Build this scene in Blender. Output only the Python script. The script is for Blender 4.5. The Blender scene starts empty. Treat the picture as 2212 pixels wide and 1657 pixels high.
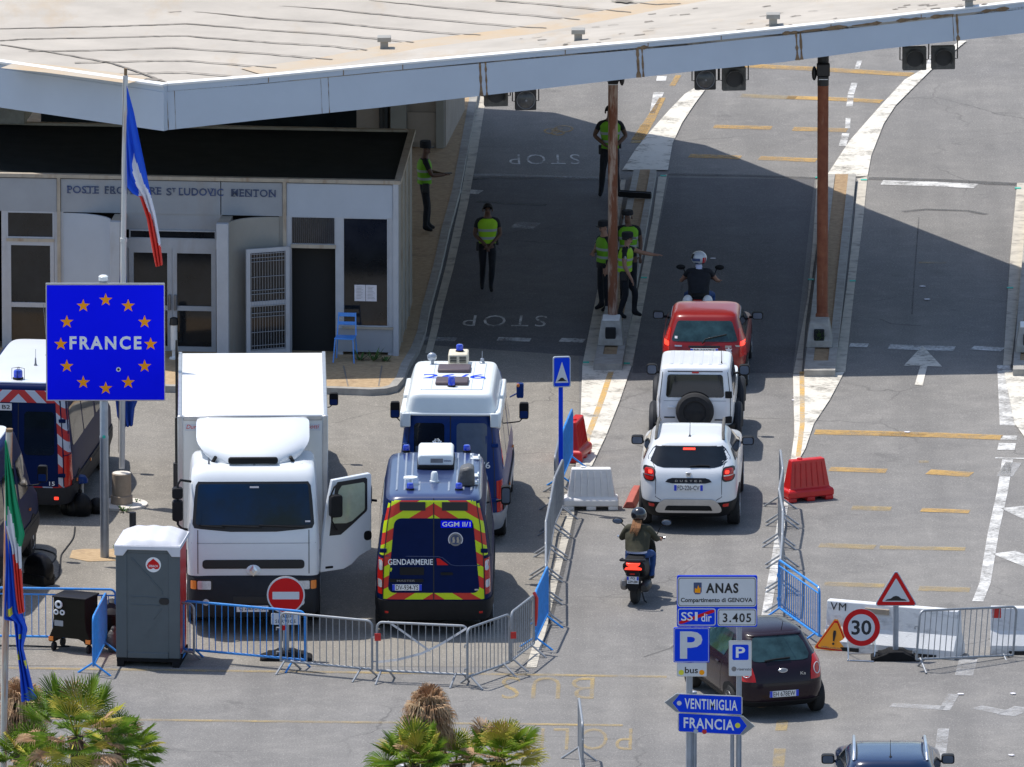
import bpy, math, random
from mathutils import Vector, Matrix
R = math.radians
pi = math.pi
rnd = random.Random(7)
sc = bpy.context.scene
C = sc.collection

# ------------------------------------------------------------------ camera, sky, sun, exposure
PITCH, DIST, SCALE = R(12.2), 320.0, 114.5
FOC = SCALE * DIST                     # focal length in pixels of a 2212 px wide picture
cam_pos = Vector((0, -DIST * math.cos(PITCH), DIST * math.sin(PITCH)))
cd = bpy.data.cameras.new('camera')
cam = bpy.data.objects.new('camera', cd)
C.objects.link(cam)
cam.location = cam_pos
cam.rotation_euler = (pi / 2 - PITCH, 0, 0)
cd.sensor_width = 36
cd.lens = 36 * FOC / 2212
cd.clip_start = 1
cd.clip_end = 4000
sc.camera = cam

SUN_EL, SUN_AZ = R(67), R(33)          # sun to the left and a little beyond the scene
sun_dir = Vector((-math.cos(SUN_AZ) * math.cos(SUN_EL), math.sin(SUN_AZ) * math.cos(SUN_EL), math.sin(SUN_EL)))
sl = bpy.data.lights.new('sun', 'SUN')
sl.energy = 3.6
sl.angle = R(0.55)
sl.color = (1.0, 0.955, 0.89)
so = bpy.data.objects.new('sun', sl)
C.objects.link(so)
so.rotation_euler = (-sun_dir).to_track_quat('-Z', 'Y').to_euler()
w = bpy.data.worlds.new('World')
sc.world = w
w.use_nodes = True
wn = w.node_tree.nodes
sky = wn.new('ShaderNodeTexSky')
sky.sky_type = 'NISHITA'
sky.sun_disc = False
sky.sun_elevation = SUN_EL
sky.sun_rotation = math.atan2(sun_dir.x, sun_dir.y)
sky.altitude = 50
bg = wn['Background']
bg.inputs[1].default_value = 0.135
w.node_tree.links.new(sky.outputs[0], bg.inputs[0])
sc.view_settings.view_transform = 'Standard'
sc.view_settings.look = 'None'
sc.view_settings.exposure = 0.40
sc.view_settings.gamma = 1.0
try:
    sc.cycles.max_bounces = 6
    sc.cycles.use_denoising = True
except Exception:
    pass

# ------------------------------------------------------------------ picture point -> place in the world
def ray(x, y):
    f = Vector((0, math.cos(PITCH), -math.sin(PITCH)))
    u = Vector((0, math.sin(PITCH), math.cos(PITCH)))
    return f * FOC + Vector((1, 0, 0)) * (x - 1106) - u * (y - 828.5)

def G(x, y, z=0.0):
    d = ray(x, y)
    return cam_pos + d * ((z - cam_pos.z) / d.z)

def on_plane(x, y, p0, n):
    d = ray(x, y)
    return cam_pos + d * ((p0 - cam_pos).dot(n) / d.dot(n))

# ------------------------------------------------------------------ materials
MATS = {}
def lk(nt, a, b):
    nt.links.new(a, b)

def mat(name, col, rough=0.6, metal=0.0, var=0.0, vs=4.0, col2=None, bump=0.0, bs=60.0, coat=0.0,
        emit=0.0, spec=0.5, streak=0.0, scol=(0.25, 0.17, 0.10), smask=(0.55, 0.72), sscale=(3, 3, 0.6), alpha=1.0, trans=0.0):
    """Procedural surface: base colour, a second tone mixed in by noise, optional streak/rust noise, fine bump."""
    m = bpy.data.materials.new(name)
    m.use_nodes = True
    nt = m.node_tree
    b = nt.nodes['Principled BSDF']
    b.inputs['Roughness'].default_value = rough
    b.inputs['Metallic'].default_value = metal
    b.inputs['Specular IOR Level'].default_value = spec
    b.inputs['Coat Weight'].default_value = coat
    b.inputs['Coat Roughness'].default_value = 0.06
    b.inputs['Transmission Weight'].default_value = trans
    b.inputs['Alpha'].default_value = alpha
    c4 = (*col, 1)
    b.inputs['Base Color'].default_value = c4
    if emit:
        b.inputs['Emission Color'].default_value = c4
        b.inputs['Emission Strength'].default_value = emit
    src = None
    tc = None
    if var or col2 or streak or bump:
        tc = nt.nodes.new('ShaderNodeTexCoord')
    if var or col2:
        n = nt.nodes.new('ShaderNodeTexNoise')
        n.inputs['Scale'].default_value = vs
        n.inputs['Detail'].default_value = 5
        n.inputs['Roughness'].default_value = 0.62
        lk(nt, tc.outputs['Object'], n.inputs['Vector'])
        rp = nt.nodes.new('ShaderNodeValToRGB')
        rp.color_ramp.elements[0].position = 0.34
        rp.color_ramp.elements[1].position = 0.66
        c2 = col2 if col2 else tuple(min(1, c * (1 + var)) for c in col)
        c1 = col if col2 else tuple(c * (1 - var) for c in col)
        rp.color_ramp.elements[0].color = (*c1, 1)
        rp.color_ramp.elements[1].color = (*c2, 1)
        lk(nt, n.outputs['Fac'], rp.inputs['Fac'])
        src = rp.outputs['Color']
    if streak:
        mp = nt.nodes.new('ShaderNodeMapping')
        mp.inputs['Scale'].default_value = sscale
        n = nt.nodes.new('ShaderNodeTexNoise')
        n.inputs['Scale'].default_value = 1.0
        n.inputs['Detail'].default_value = 6
        n.inputs['Roughness'].default_value = 0.65
        lk(nt, tc.outputs['Object'], mp.inputs['Vector'])
        lk(nt, mp.outputs['Vector'], n.inputs['Vector'])
        mr = nt.nodes.new('ShaderNodeMapRange')
        mr.inputs['From Min'].default_value = smask[0]
        mr.inputs['From Max'].default_value = smask[1]
        mr.inputs['To Max'].default_value = streak
        lk(nt, n.outputs['Fac'], mr.inputs['Value'])
        mx = nt.nodes.new('ShaderNodeMixRGB')
        mx.inputs['Color1'].default_value = c4
        mx.inputs['Color2'].default_value = (*scol, 1)
        if src:
            lk(nt, src, mx.inputs['Color1'])
        lk(nt, mr.outputs['Result'], mx.inputs['Fac'])
        src = mx.outputs['Color']
    if src:
        lk(nt, src, b.inputs['Base Color'])
    if bump:
        n = nt.nodes.new('ShaderNodeTexNoise')
        n.inputs['Scale'].default_value = bs
        n.inputs['Detail'].default_value = 3
        lk(nt, tc.outputs['Object'], n.inputs['Vector'])
        bp = nt.nodes.new('ShaderNodeBump')
        bp.inputs['Strength'].default_value = bump
        bp.inputs['Distance'].default_value = 0.02
        lk(nt, n.outputs['Fac'], bp.inputs['Height'])
        lk(nt, bp.outputs['Normal'], b.inputs['Normal'])
    MATS[name] = m
    return m

def paint_mat(name, col, keep=0.5, scale=3.0, soft=0.12, col2=None):
    """Worn road paint: a noise mask lets the asphalt under it show through."""
    m = bpy.data.materials.new(name)
    m.use_nodes = True
    nt = m.node_tree
    b = nt.nodes['Principled BSDF']
    b.inputs['Roughness'].default_value = 0.8
    tc = nt.nodes.new('ShaderNodeTexCoord')
    acc = None
    for s, wt in ((scale, 0.5), (scale * 7, 0.3), (scale * 40, 0.2)):
        n = nt.nodes.new('ShaderNodeTexNoise')
        n.inputs['Scale'].default_value = s
        n.inputs['Detail'].default_value = 4
        lk(nt, tc.outputs['Object'], n.inputs['Vector'])
        mu = nt.nodes.new('ShaderNodeMath')
        mu.operation = 'MULTIPLY_ADD'
        mu.inputs[1].default_value = wt
        lk(nt, n.outputs['Fac'], mu.inputs[0])
        if acc:
            lk(nt, acc, mu.inputs[2])
        else:
            mu.inputs[2].default_value = 0
        acc = mu.outputs[0]
    mr = nt.nodes.new('ShaderNodeMapRange')
    th = 0.5 + (0.5 - keep) * 0.42
    mr.inputs['From Min'].default_value = th - soft
    mr.inputs['From Max'].default_value = th + soft
    lk(nt, acc, mr.inputs['Value'])
    mx = nt.nodes.new('ShaderNodeMixRGB')
    c2 = col2 or tuple(c * 0.72 for c in col)
    mx.inputs['Color1'].default_value = (*c2, 1)
    mx.inputs['Color2'].default_value = (*col, 1)
    lk(nt, acc, mx.inputs['Fac'])
    lk(nt, mx.outputs['Color'], b.inputs['Base Color'])
    lk(nt, mr.outputs['Result'], b.inputs['Alpha'])
    MATS[name] = m
    return m

def asphalt_mat(name, col, warm, dark=0.5, crack=0.6, stain=0.6):
    m = bpy.data.materials.new(name)
    m.use_nodes = True
    nt = m.node_tree
    b = nt.nodes['Principled BSDF']
    b.inputs['Roughness'].default_value = 0.88
    b.inputs['Specular IOR Level'].default_value = 0.3
    tc = nt.nodes.new('ShaderNodeTexCoord')
    O = tc.outputs['Object']
    def noise(s, det=5, rough=0.6, vec=O):
        n = nt.nodes.new('ShaderNodeTexNoise')
        n.inputs['Scale'].default_value = s
        n.inputs['Detail'].default_value = det
        n.inputs['Roughness'].default_value = rough
        lk(nt, vec, n.inputs['Vector'])
        return n.outputs['Fac']
    def rng(v, a, bb, c=0.0, d=1.0):
        n = nt.nodes.new('ShaderNodeMapRange')
        for k, x in zip(('From Min', 'From Max', 'To Min', 'To Max'), (a, bb, c, d)):
            n.inputs[k].default_value = x
        lk(nt, v, n.inputs['Value'])
        return n.outputs['Result']
    def mix(f, a, bb, mode='MIX'):
        n = nt.nodes.new('ShaderNodeMixRGB')
        n.blend_type = mode
        if isinstance(f, float):
            n.inputs['Fac'].default_value = f
        else:
            lk(nt, f, n.inputs['Fac'])
        for i, x in ((1, a), (2, bb)):
            if isinstance(x, tuple):
                n.inputs[i].default_value = (*x, 1)
            else:
                lk(nt, x, n.inputs[i])
        return n.outputs['Color']
    c = mix(rng(noise(0.16, 4), 0.38, 0.62), col, warm)
    c = mix(rng(noise(0.34, 6, 0.72), 0.44, 0.66, 0, 0.55), c, tuple(x * 0.74 for x in col))
    c = mix(rng(noise(0.9, 6, 0.7), 0.35, 0.7, 0, 0.45), c, tuple(x * 0.70 for x in col))
    c = mix(rng(noise(2.6, 6, 0.75), 0.50, 0.70, 0, 0.40), c, tuple(min(1, x * 1.28) for x in warm))
    # long soft wheel tracks along the driving direction
    mp = nt.nodes.new('ShaderNodeMapping')
    mp.inputs['Scale'].default_value = (1.1, 0.05, 1)
    mp.inputs['Rotation'].default_value = (0, 0, R(3))
    lk(nt, O, mp.inputs['Vector'])
    c = mix(rng(noise(1.0, 3, 0.5, mp.outputs['Vector']), 0.46, 0.68, 0, 0.42), c, tuple(x * 0.60 for x in col))
    # oil and tyre stains
    c = mix(rng(noise(0.55, 5, 0.7), 0.60, 0.72, 0, stain), c, tuple(x * dark for x in col))
    # aggregate
    c = mix(rng(noise(24, 2, 0.8), 0.30, 0.72, 0.0, 0.5), c, tuple(x * 0.45 for x in col))
    sp = rng(noise(30, 2, 0.9), 0.57, 0.74, 0, 0.8)
    c = mix(sp, c, tuple(min(1, x * 1.9) for x in warm))
    # cracks
    v = nt.nodes.new('ShaderNodeTexVoronoi')
    v.feature = 'DISTANCE_TO_EDGE'
    v.inputs['Scale'].default_value = 0.22
    va = nt.nodes.new('ShaderNodeMixRGB')
    va.blend_type = 'ADD'
    va.inputs['Fac'].default_value = 0.5
    nn = nt.nodes.new('ShaderNodeTexNoise')
    nn.inputs['Scale'].default_value = 1.6
    nn.inputs['Detail'].default_value = 5
    lk(nt, O, nn.inputs['Vector'])
    lk(nt, O, va.inputs[1])
    lk(nt, nn.outputs['Color'], va.inputs[2])
    lk(nt, va.outputs['Color'], v.inputs['Vector'])
    cr = rng(v.outputs['Distance'], 0.0, 0.007, 1.0, 0.0)
    mk = rng(noise(0.12, 2), 0.50, 0.58)
    mm = nt.nodes.new('ShaderNodeMath')
    mm.operation = 'MULTIPLY'
    lk(nt, cr, mm.inputs[0])
    lk(nt, mk, mm.inputs[1])
    m2 = nt.nodes.new('ShaderNodeMath')
    m2.operation = 'MULTIPLY'
    m2.inputs[1].default_value = crack
    lk(nt, mm.outputs[0], m2.inputs[0])
    c = mix(m2.outputs[0], c, tuple(x * 0.3 for x in col))
    lk(nt, c, b.inputs['Base Color'])
    bp = nt.nodes.new('ShaderNodeBump')
    bp.inputs['Strength'].default_value = 0.35
    bp.inputs['Distance'].default_value = 0.01
    lk(nt, noise(70, 2), bp.inputs['Height'])
    lk(nt, bp.outputs['Normal'], b.inputs['Normal'])
    MATS[name] = m
    return m

def stripe_mat(name, a, bcol, period, slope=1.0, rough=0.45):
    """Diagonal two-colour safety tape, mirrored about the thing's middle (object x and z)."""
    m = bpy.data.materials.new(name)
    m.use_nodes = True
    nt = m.node_tree
    b = nt.nodes['Principled BSDF']
    b.inputs['Roughness'].default_value = rough
    tc = nt.nodes.new('ShaderNodeTexCoord')
    sp = nt.nodes.new('ShaderNodeSeparateXYZ')
    lk(nt, tc.outputs['Object'], sp.inputs[0])
    def M(op, i0, i1=None):
        n = nt.nodes.new('ShaderNodeMath')
        n.operation = op
        for k, x in enumerate((i0, i1)):
            if x is None:
                continue
            if isinstance(x, (int, float)):
                n.inputs[k].default_value = x
            else:
                lk(nt, x, n.inputs[k])
        return n.outputs[0]
    ax = M('ABSOLUTE', sp.outputs['X'])
    d = M('ADD', M('MULTIPLY', ax, slope), sp.outputs['Z'])
    f = M('FRACT', M('DIVIDE', M('ADD', d, 50 * period), period))
    g = M('GREATER_THAN', f, 0.5)
    mx = nt.nodes.new('ShaderNodeMixRGB')
    mx.inputs['Color1'].default_value = (*a, 1)
    mx.inputs['Color2'].default_value = (*bcol, 1)
    lk(nt, g, mx.inputs['Fac'])
    lk(nt, mx.outputs['Color'], b.inputs['Base Color'])
    MATS[name] = m
    return m

asphalt_mat('asphalt', (0.212, 0.204, 0.195), (0.28, 0.266, 0.245), stain=0.7)
asphalt_mat('asphalt_lot', (0.245, 0.227, 0.199), (0.315, 0.29, 0.248), stain=0.6)
asphalt_mat('asphalt_dark', (0.118, 0.114, 0.118), (0.165, 0.16, 0.16), stain=0.5)  # asphalt with the canopy's shade put into its colour
mat('concrete', (0.36, 0.34, 0.30), 0.9, var=0.16, vs=6, bump=0.3, streak=0.5, scol=(0.14, 0.13, 0.12), sscale=(2, 2, 2))
mat('kerb', (0.33, 0.315, 0.285), 0.9, var=0.16, vs=5, bump=0.3, streak=0.55, scol=(0.12, 0.11, 0.1), sscale=(1.5, 1.5, 1.5))
mat('kerb_pale', (0.50, 0.46, 0.385), 0.9, var=0.12, vs=4, bump=0.3, streak=0.7, scol=(0.2, 0.18, 0.16), sscale=(3, 3, 3), smask=(0.52, 0.66))
mat('tan_paving', (0.36, 0.25, 0.14), 0.9, col2=(0.47, 0.34, 0.2), vs=9, bump=0.5, bs=40, streak=0.5, scol=(0.15, 0.1, 0.07), sscale=(3, 3, 3))
mat('soil', (0.27, 0.18, 0.10), 0.95, col2=(0.40, 0.28, 0.16), vs=9, bump=0.6, bs=30)
paint_mat('white_paint', (0.76, 0.74, 0.68), keep=0.74, scale=1.6, soft=0.10, col2=(0.50, 0.45, 0.36))
paint_mat('white_worn', (0.74, 0.73, 0.70), keep=0.60, scale=2.2)
paint_mat('white_faint', (0.62, 0.62, 0.62), keep=0.36, scale=1.8, soft=0.2)
paint_mat('yellow_paint', (0.66, 0.40, 0.11), keep=0.50, scale=1.0, soft=0.2)
paint_mat('yellow_faint', (0.56, 0.40, 0.15), keep=0.33, scale=1.2, soft=0.22)
paint_mat('orange_worn', (0.72, 0.45, 0.14), keep=0.5, scale=1.6)
paint_mat('crack_dark', (0.09, 0.087, 0.084), keep=0.42, scale=1.2, soft=0.3)
mat('roof_membrane', (0.42, 0.38, 0.325), 0.85, var=0.10, vs=0.7, streak=0.55, scol=(0.40, 0.29, 0.17), sscale=(0.9, 0.22, 0.5), smask=(0.55, 0.74), bump=0.15, bs=3)
mat('gutter_rust', (0.45, 0.39, 0.31), 0.85, col2=(0.48, 0.36, 0.23), vs=0.9, streak=0.5, scol=(0.44, 0.29, 0.15), sscale=(0.8, 0.8, 0.8), bump=0.2, bs=8)
mat('seam_tar', (0.21, 0.185, 0.155), 0.9)
mat('fascia_white', (0.48, 0.55, 0.635), 0.5, var=0.03, vs=1.0)
mat('coping_white', (0.82, 0.81, 0.78), 0.5, var=0.04)
mat('rust_streak', (0.16, 0.10, 0.055), 0.9, col2=(0.28, 0.19, 0.11), vs=9)
mat('rusty_pole', (0.40, 0.30, 0.235), 0.7, streak=1.0, scol=(0.17, 0.055, 0.022), sscale=(8, 8, 1.6), smask=(0.42, 0.56), bump=0.3)
mat('red_rust_pole', (0.20, 0.052, 0.022), 0.75, col2=(0.27, 0.09, 0.04), vs=6, streak=0.7, scol=(0.40, 0.24, 0.16), sscale=(12, 12, 1.2), smask=(0.6, 0.72), bump=0.3)
mat('black_metal', (0.018, 0.018, 0.019), 0.5, var=0.2)
mat('grey_metal', (0.21, 0.21, 0.22), 0.45, 0.5, var=0.12, vs=8)
mat('signal_grey', (0.095, 0.09, 0.08), 0.7, var=0.25, vs=14)
mat('lens_grey', (0.07, 0.07, 0.07), 0.25, var=0.3, vs=12)
mat('galv', (0.30, 0.32, 0.345), 0.5, 0.4, var=0.12, vs=9, streak=0.3, scol=(0.25, 0.2, 0.16), sscale=(10, 10, 10))
mat('barrier_blue', (0.025, 0.24, 0.66), 0.42, var=0.12, vs=8, coat=0.2, streak=0.25, scol=(0.2, 0.2, 0.22), sscale=(12, 12, 12), smask=(0.62, 0.7))
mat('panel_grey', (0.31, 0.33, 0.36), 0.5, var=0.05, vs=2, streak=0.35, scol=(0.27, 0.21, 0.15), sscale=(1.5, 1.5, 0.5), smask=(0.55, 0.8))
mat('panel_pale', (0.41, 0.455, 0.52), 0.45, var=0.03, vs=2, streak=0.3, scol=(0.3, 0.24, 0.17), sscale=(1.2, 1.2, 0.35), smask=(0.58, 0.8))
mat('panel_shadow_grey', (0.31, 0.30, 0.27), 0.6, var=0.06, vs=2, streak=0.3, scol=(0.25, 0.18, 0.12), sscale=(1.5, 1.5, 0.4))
mat('post_tan', (0.40, 0.35, 0.28), 0.6, var=0.12, streak=0.6, scol=(0.22, 0.12, 0.06), sscale=(6, 6, 1.0))
mat('frame_white', (0.43, 0.45, 0.485), 0.5, var=0.05, streak=0.2, sscale=(4, 4, 0.8))
mat('dark_glass', (0.014, 0.016, 0.019), 0.08, spec=0.5, var=0.4, vs=1.5)
mat('dark_inside', (0.010, 0.011, 0.012), 0.8)  # near-black colour paints the shade inside hollows
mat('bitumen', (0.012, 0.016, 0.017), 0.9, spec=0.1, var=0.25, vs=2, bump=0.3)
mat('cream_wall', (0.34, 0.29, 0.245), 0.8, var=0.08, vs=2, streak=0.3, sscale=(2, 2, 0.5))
mat('curtain', (0.55, 0.50, 0.43), 0.8, var=0.1, vs=8)
mat('paper', (0.68, 0.66, 0.70), 0.8, var=0.05, vs=20)
mat('letter_blue', (0.045, 0.06, 0.11), 0.6, col2=(0.05, 0.085, 0.24), vs=2)
mat('chair_blue', (0.07, 0.30, 0.80), 0.4, var=0.06, coat=0.2)
mat('white_gloss', (0.71, 0.735, 0.76), 0.30, var=0.02, vs=2, coat=0.5)
mat('white_box', (0.76, 0.755, 0.72), 0.4, var=0.02, vs=1.0, streak=0.12, scol=(0.6, 0.56, 0.48), sscale=(0.6, 0.6, 0.6))
mat('white_cap', (0.76, 0.80, 0.80), 0.35, var=0.02, coat=0.3)
mat('alu', (0.52, 0.52, 0.52), 0.35, 0.7, var=0.08)
mat('chrome', (0.72, 0.74, 0.78), 0.3, 1.0)
mat('navy_paint', (0.005, 0.013, 0.062), 0.4, spec=0.05, coat=0.0, var=0.08)
mat('navy_roof', (0.022, 0.038, 0.115), 0.30, coat=0.5, var=0.06)
mat('police_blue', (0.004, 0.030, 0.155), 0.35, spec=0.2, coat=0.08, var=0.06)
mat('grey_side', (0.36, 0.33, 0.29), 0.4, var=0.06, coat=0.3)
mat('red_paint', (0.22, 0.011, 0.011), 0.3, spec=0.3, coat=0.35, var=0.05)
mat('plum_paint', (0.014, 0.006, 0.012), 0.25, spec=0.25, coat=0.2, var=0.06)
mat('blueblack_paint', (0.006, 0.020, 0.065), 0.2, spec=0.4, coat=0.5)
mat('car_glass', (0.006, 0.010, 0.015), 0.06, spec=0.4, coat=0.1, var=0.3, vs=2)
mat('car_glass_teal', (0.010, 0.026, 0.030), 0.08, spec=0.4, coat=0.15, col2=(0.03, 0.07, 0.08), vs=3)
mat('screen_glass', (0.003, 0.026, 0.080), 0.06, spec=0.25, coat=0.0, col2=(0.010, 0.016, 0.014), vs=0.9)
mat('door_glass', (0.42, 0.46, 0.34), 0.1, spec=0.5, var=0.06, vs=12)
mat('frosted_glass', (0.10, 0.13, 0.18), 0.25, var=0.15, vs=3)
mat('black_plastic', (0.012, 0.0125, 0.014), 0.6, spec=0.2, var=0.15)
mat('dark_plastic', (0.022, 0.024, 0.029), 0.6, spec=0.2, var=0.12)
mat('tyre', (0.018, 0.018, 0.019), 0.85, var=0.2, vs=12)
mat('rim', (0.42, 0.43, 0.45), 0.35, 0.7)
mat('lamp_red', (0.50, 0.014, 0.010), 0.25, spec=0.3, coat=0.3)
mat('brake_lit', (1.0, 0.05, 0.025), 0.3, emit=1.1)
mat('lamp_clear', (0.62, 0.64, 0.66), 0.12, metal=0.3, coat=0.8, var=0.15, vs=18)
mat('amber', (0.85, 0.24, 0.03), 0.3, coat=0.5)
mat('beacon_blue', (0.012, 0.05, 0.55), 0.15, coat=0.9)
mat('plate_white', (0.74, 0.74, 0.74), 0.45)
mat('plate_blue', (0.01, 0.05, 0.62), 0.4)
mat('ink', (0.012, 0.012, 0.014), 0.5)
mat('ink_white', (0.80, 0.82, 0.84), 0.5)
mat('sign_blue', (0.0, 0.05, 0.72), 0.5, spec=0.15, var=0.03)
mat('sign_blue_eu', (0.0, 0.006, 1.0), 0.6, spec=0.1, var=0.02)
mat('sign_white', (0.62, 0.64, 0.67), 0.45, var=0.03)
mat('sign_red', (0.62, 0.010, 0.012), 0.5, spec=0.2, var=0.04)
mat('star_orange', (0.98, 0.36, 0.012), 0.6, spec=0.1)
mat('sign_orange', (0.90, 0.34, 0.012), 0.45, var=0.04)
mat('sign_grey', (0.25, 0.26, 0.27), 0.5, var=0.06)
mat('rubber', (0.014, 0.014, 0.015), 0.85, spec=0.15, var=0.25, bump=0.3)
mat('flag_blue', (0.008, 0.09, 0.66), 0.85, var=0.05)
mat('flag_white', (0.74, 0.74, 0.80), 0.85, var=0.04)
mat('flag_red', (0.80, 0.055, 0.035), 0.85, var=0.05)
mat('flag_green', (0.008, 0.30, 0.13), 0.85, var=0.05)
mat('flag_navy', (0.010, 0.06, 0.36), 0.85, var=0.08)
mat('star_yellow', (0.75, 0.70, 0.05), 0.7)
mat('pole_white', (0.60, 0.60, 0.58), 0.45, streak=0.5, scol=(0.42, 0.17, 0.06), sscale=(9, 9, 0.8), smask=(0.56, 0.68))
mat('pole_rust_low', (0.52, 0.50, 0.45), 0.6, streak=1.0, scol=(0.45, 0.15, 0.04), sscale=(6, 6, 0.5), smask=(0.46, 0.6))
mat('concrete_base', (0.36, 0.29, 0.22), 0.9, var=0.15, vs=5, bump=0.3)
mat('slab_white', (0.66, 0.62, 0.56), 0.9, var=0.1, bump=0.3)
mat('plastic_white', (0.80, 0.79, 0.77), 0.5, var=0.04, streak=0.35, scol=(0.42, 0.40, 0.38), sscale=(1.5, 1.5, 4), smask=(0.52, 0.75))
mat('plastic_red', (0.55, 0.012, 0.012), 0.4, var=0.1, coat=0.2)
mat('jersey', (0.68, 0.69, 0.70), 0.85, var=0.05, streak=0.55, scol=(0.27, 0.27, 0.28), sscale=(2.2, 2.2, 5), smask=(0.55, 0.68), bump=0.3)
mat('jersey_grey', (0.40, 0.42, 0.44), 0.85, var=0.06, bump=0.3)
mat('toilet_grey', (0.085, 0.105, 0.118), 0.5, var=0.06, vs=3)
mat('toilet_red', (0.58, 0.025, 0.02), 0.4, var=0.05)
mat('toilet_roof', (0.62, 0.63, 0.68), 0.45, var=0.05, vs=3)
mat('olive', (0.014, 0.0125, 0.008), 0.6, spec=0.15, var=0.1)
mat('bag_black', (0.008, 0.008, 0.009), 0.4, spec=0.25, bump=0.6, bs=14)
mat('bag_grey', (0.10, 0.10, 0.10), 0.5, bump=0.8, bs=20, var=0.3)
mat('uniform', (0.010, 0.011, 0.016), 0.85, var=0.3, vs=12)
mat('hi_vis', (0.17, 0.44, 0.012), 0.7, var=0.06)
mat('hi_vis_yellow', (0.33, 0.62, 0.012), 0.7, var=0.06)
mat('reflective', (0.34, 0.36, 0.36), 0.5)
mat('skin', (0.36, 0.19, 0.13), 0.6, var=0.06)
mat('skin_dark', (0.13, 0.065, 0.042), 0.6, var=0.06)
mat('hair_dark', (0.012, 0.010, 0.009), 0.7)
mat('hair_auburn', (0.20, 0.085, 0.03), 0.6, col2=(0.35, 0.16, 0.06), vs=30)
mat('jacket_olive', (0.042, 0.040, 0.022), 0.85, var=0.25, vs=8, bump=0.4, bs=14)
mat('denim', (0.012, 0.055, 0.20), 0.85, var=0.2, vs=10)
mat('shirt_white', (0.55, 0.56, 0.72), 0.8)
mat('helmet_black', (0.012, 0.013, 0.016), 0.15, coat=0.9)
mat('helmet_white', (0.52, 0.55, 0.58), 0.2, coat=0.6)
mat('frond_green', (0.055, 0.135, 0.010), 0.6, spec=0.12, col2=(0.19, 0.27, 0.018), vs=2.2)
mat('frond_yellow', (0.40, 0.40, 0.035), 0.6, spec=0.12, col2=(0.58, 0.46, 0.10), vs=2.5)
mat('frond_dead', (0.30, 0.155, 0.075), 0.8, col2=(0.56, 0.37, 0.21), vs=4)
mat('trunk', (0.05, 0.036, 0.025), 0.95, col2=(0.12, 0.08, 0.05), vs=8, bump=0.8, bs=20)
mat('weed', (0.05, 0.11, 0.02), 0.7, var=0.3)
mat('teal_mark', (0.02, 0.45, 0.34), 0.6)
mat('cable', (0.015, 0.015, 0.016), 0.6)
mat('tape_white', (0.66, 0.66, 0.68), 0.5)
mat('cushion_red', (0.40, 0.10, 0.075), 0.8, var=0.1)
mat('steel_blue', (0.33, 0.37, 0.43), 0.4, 0.5, var=0.12, vs=3)
stripe_mat('tape_red_yellow', (0.55, 0.70, 0.0), (0.58, 0.025, 0.012), 0.40, 0.62)
stripe_mat('tape_red_white', (0.45, 0.50, 0.60), (0.48, 0.02, 0.02), 0.36, 1.0)

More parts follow.
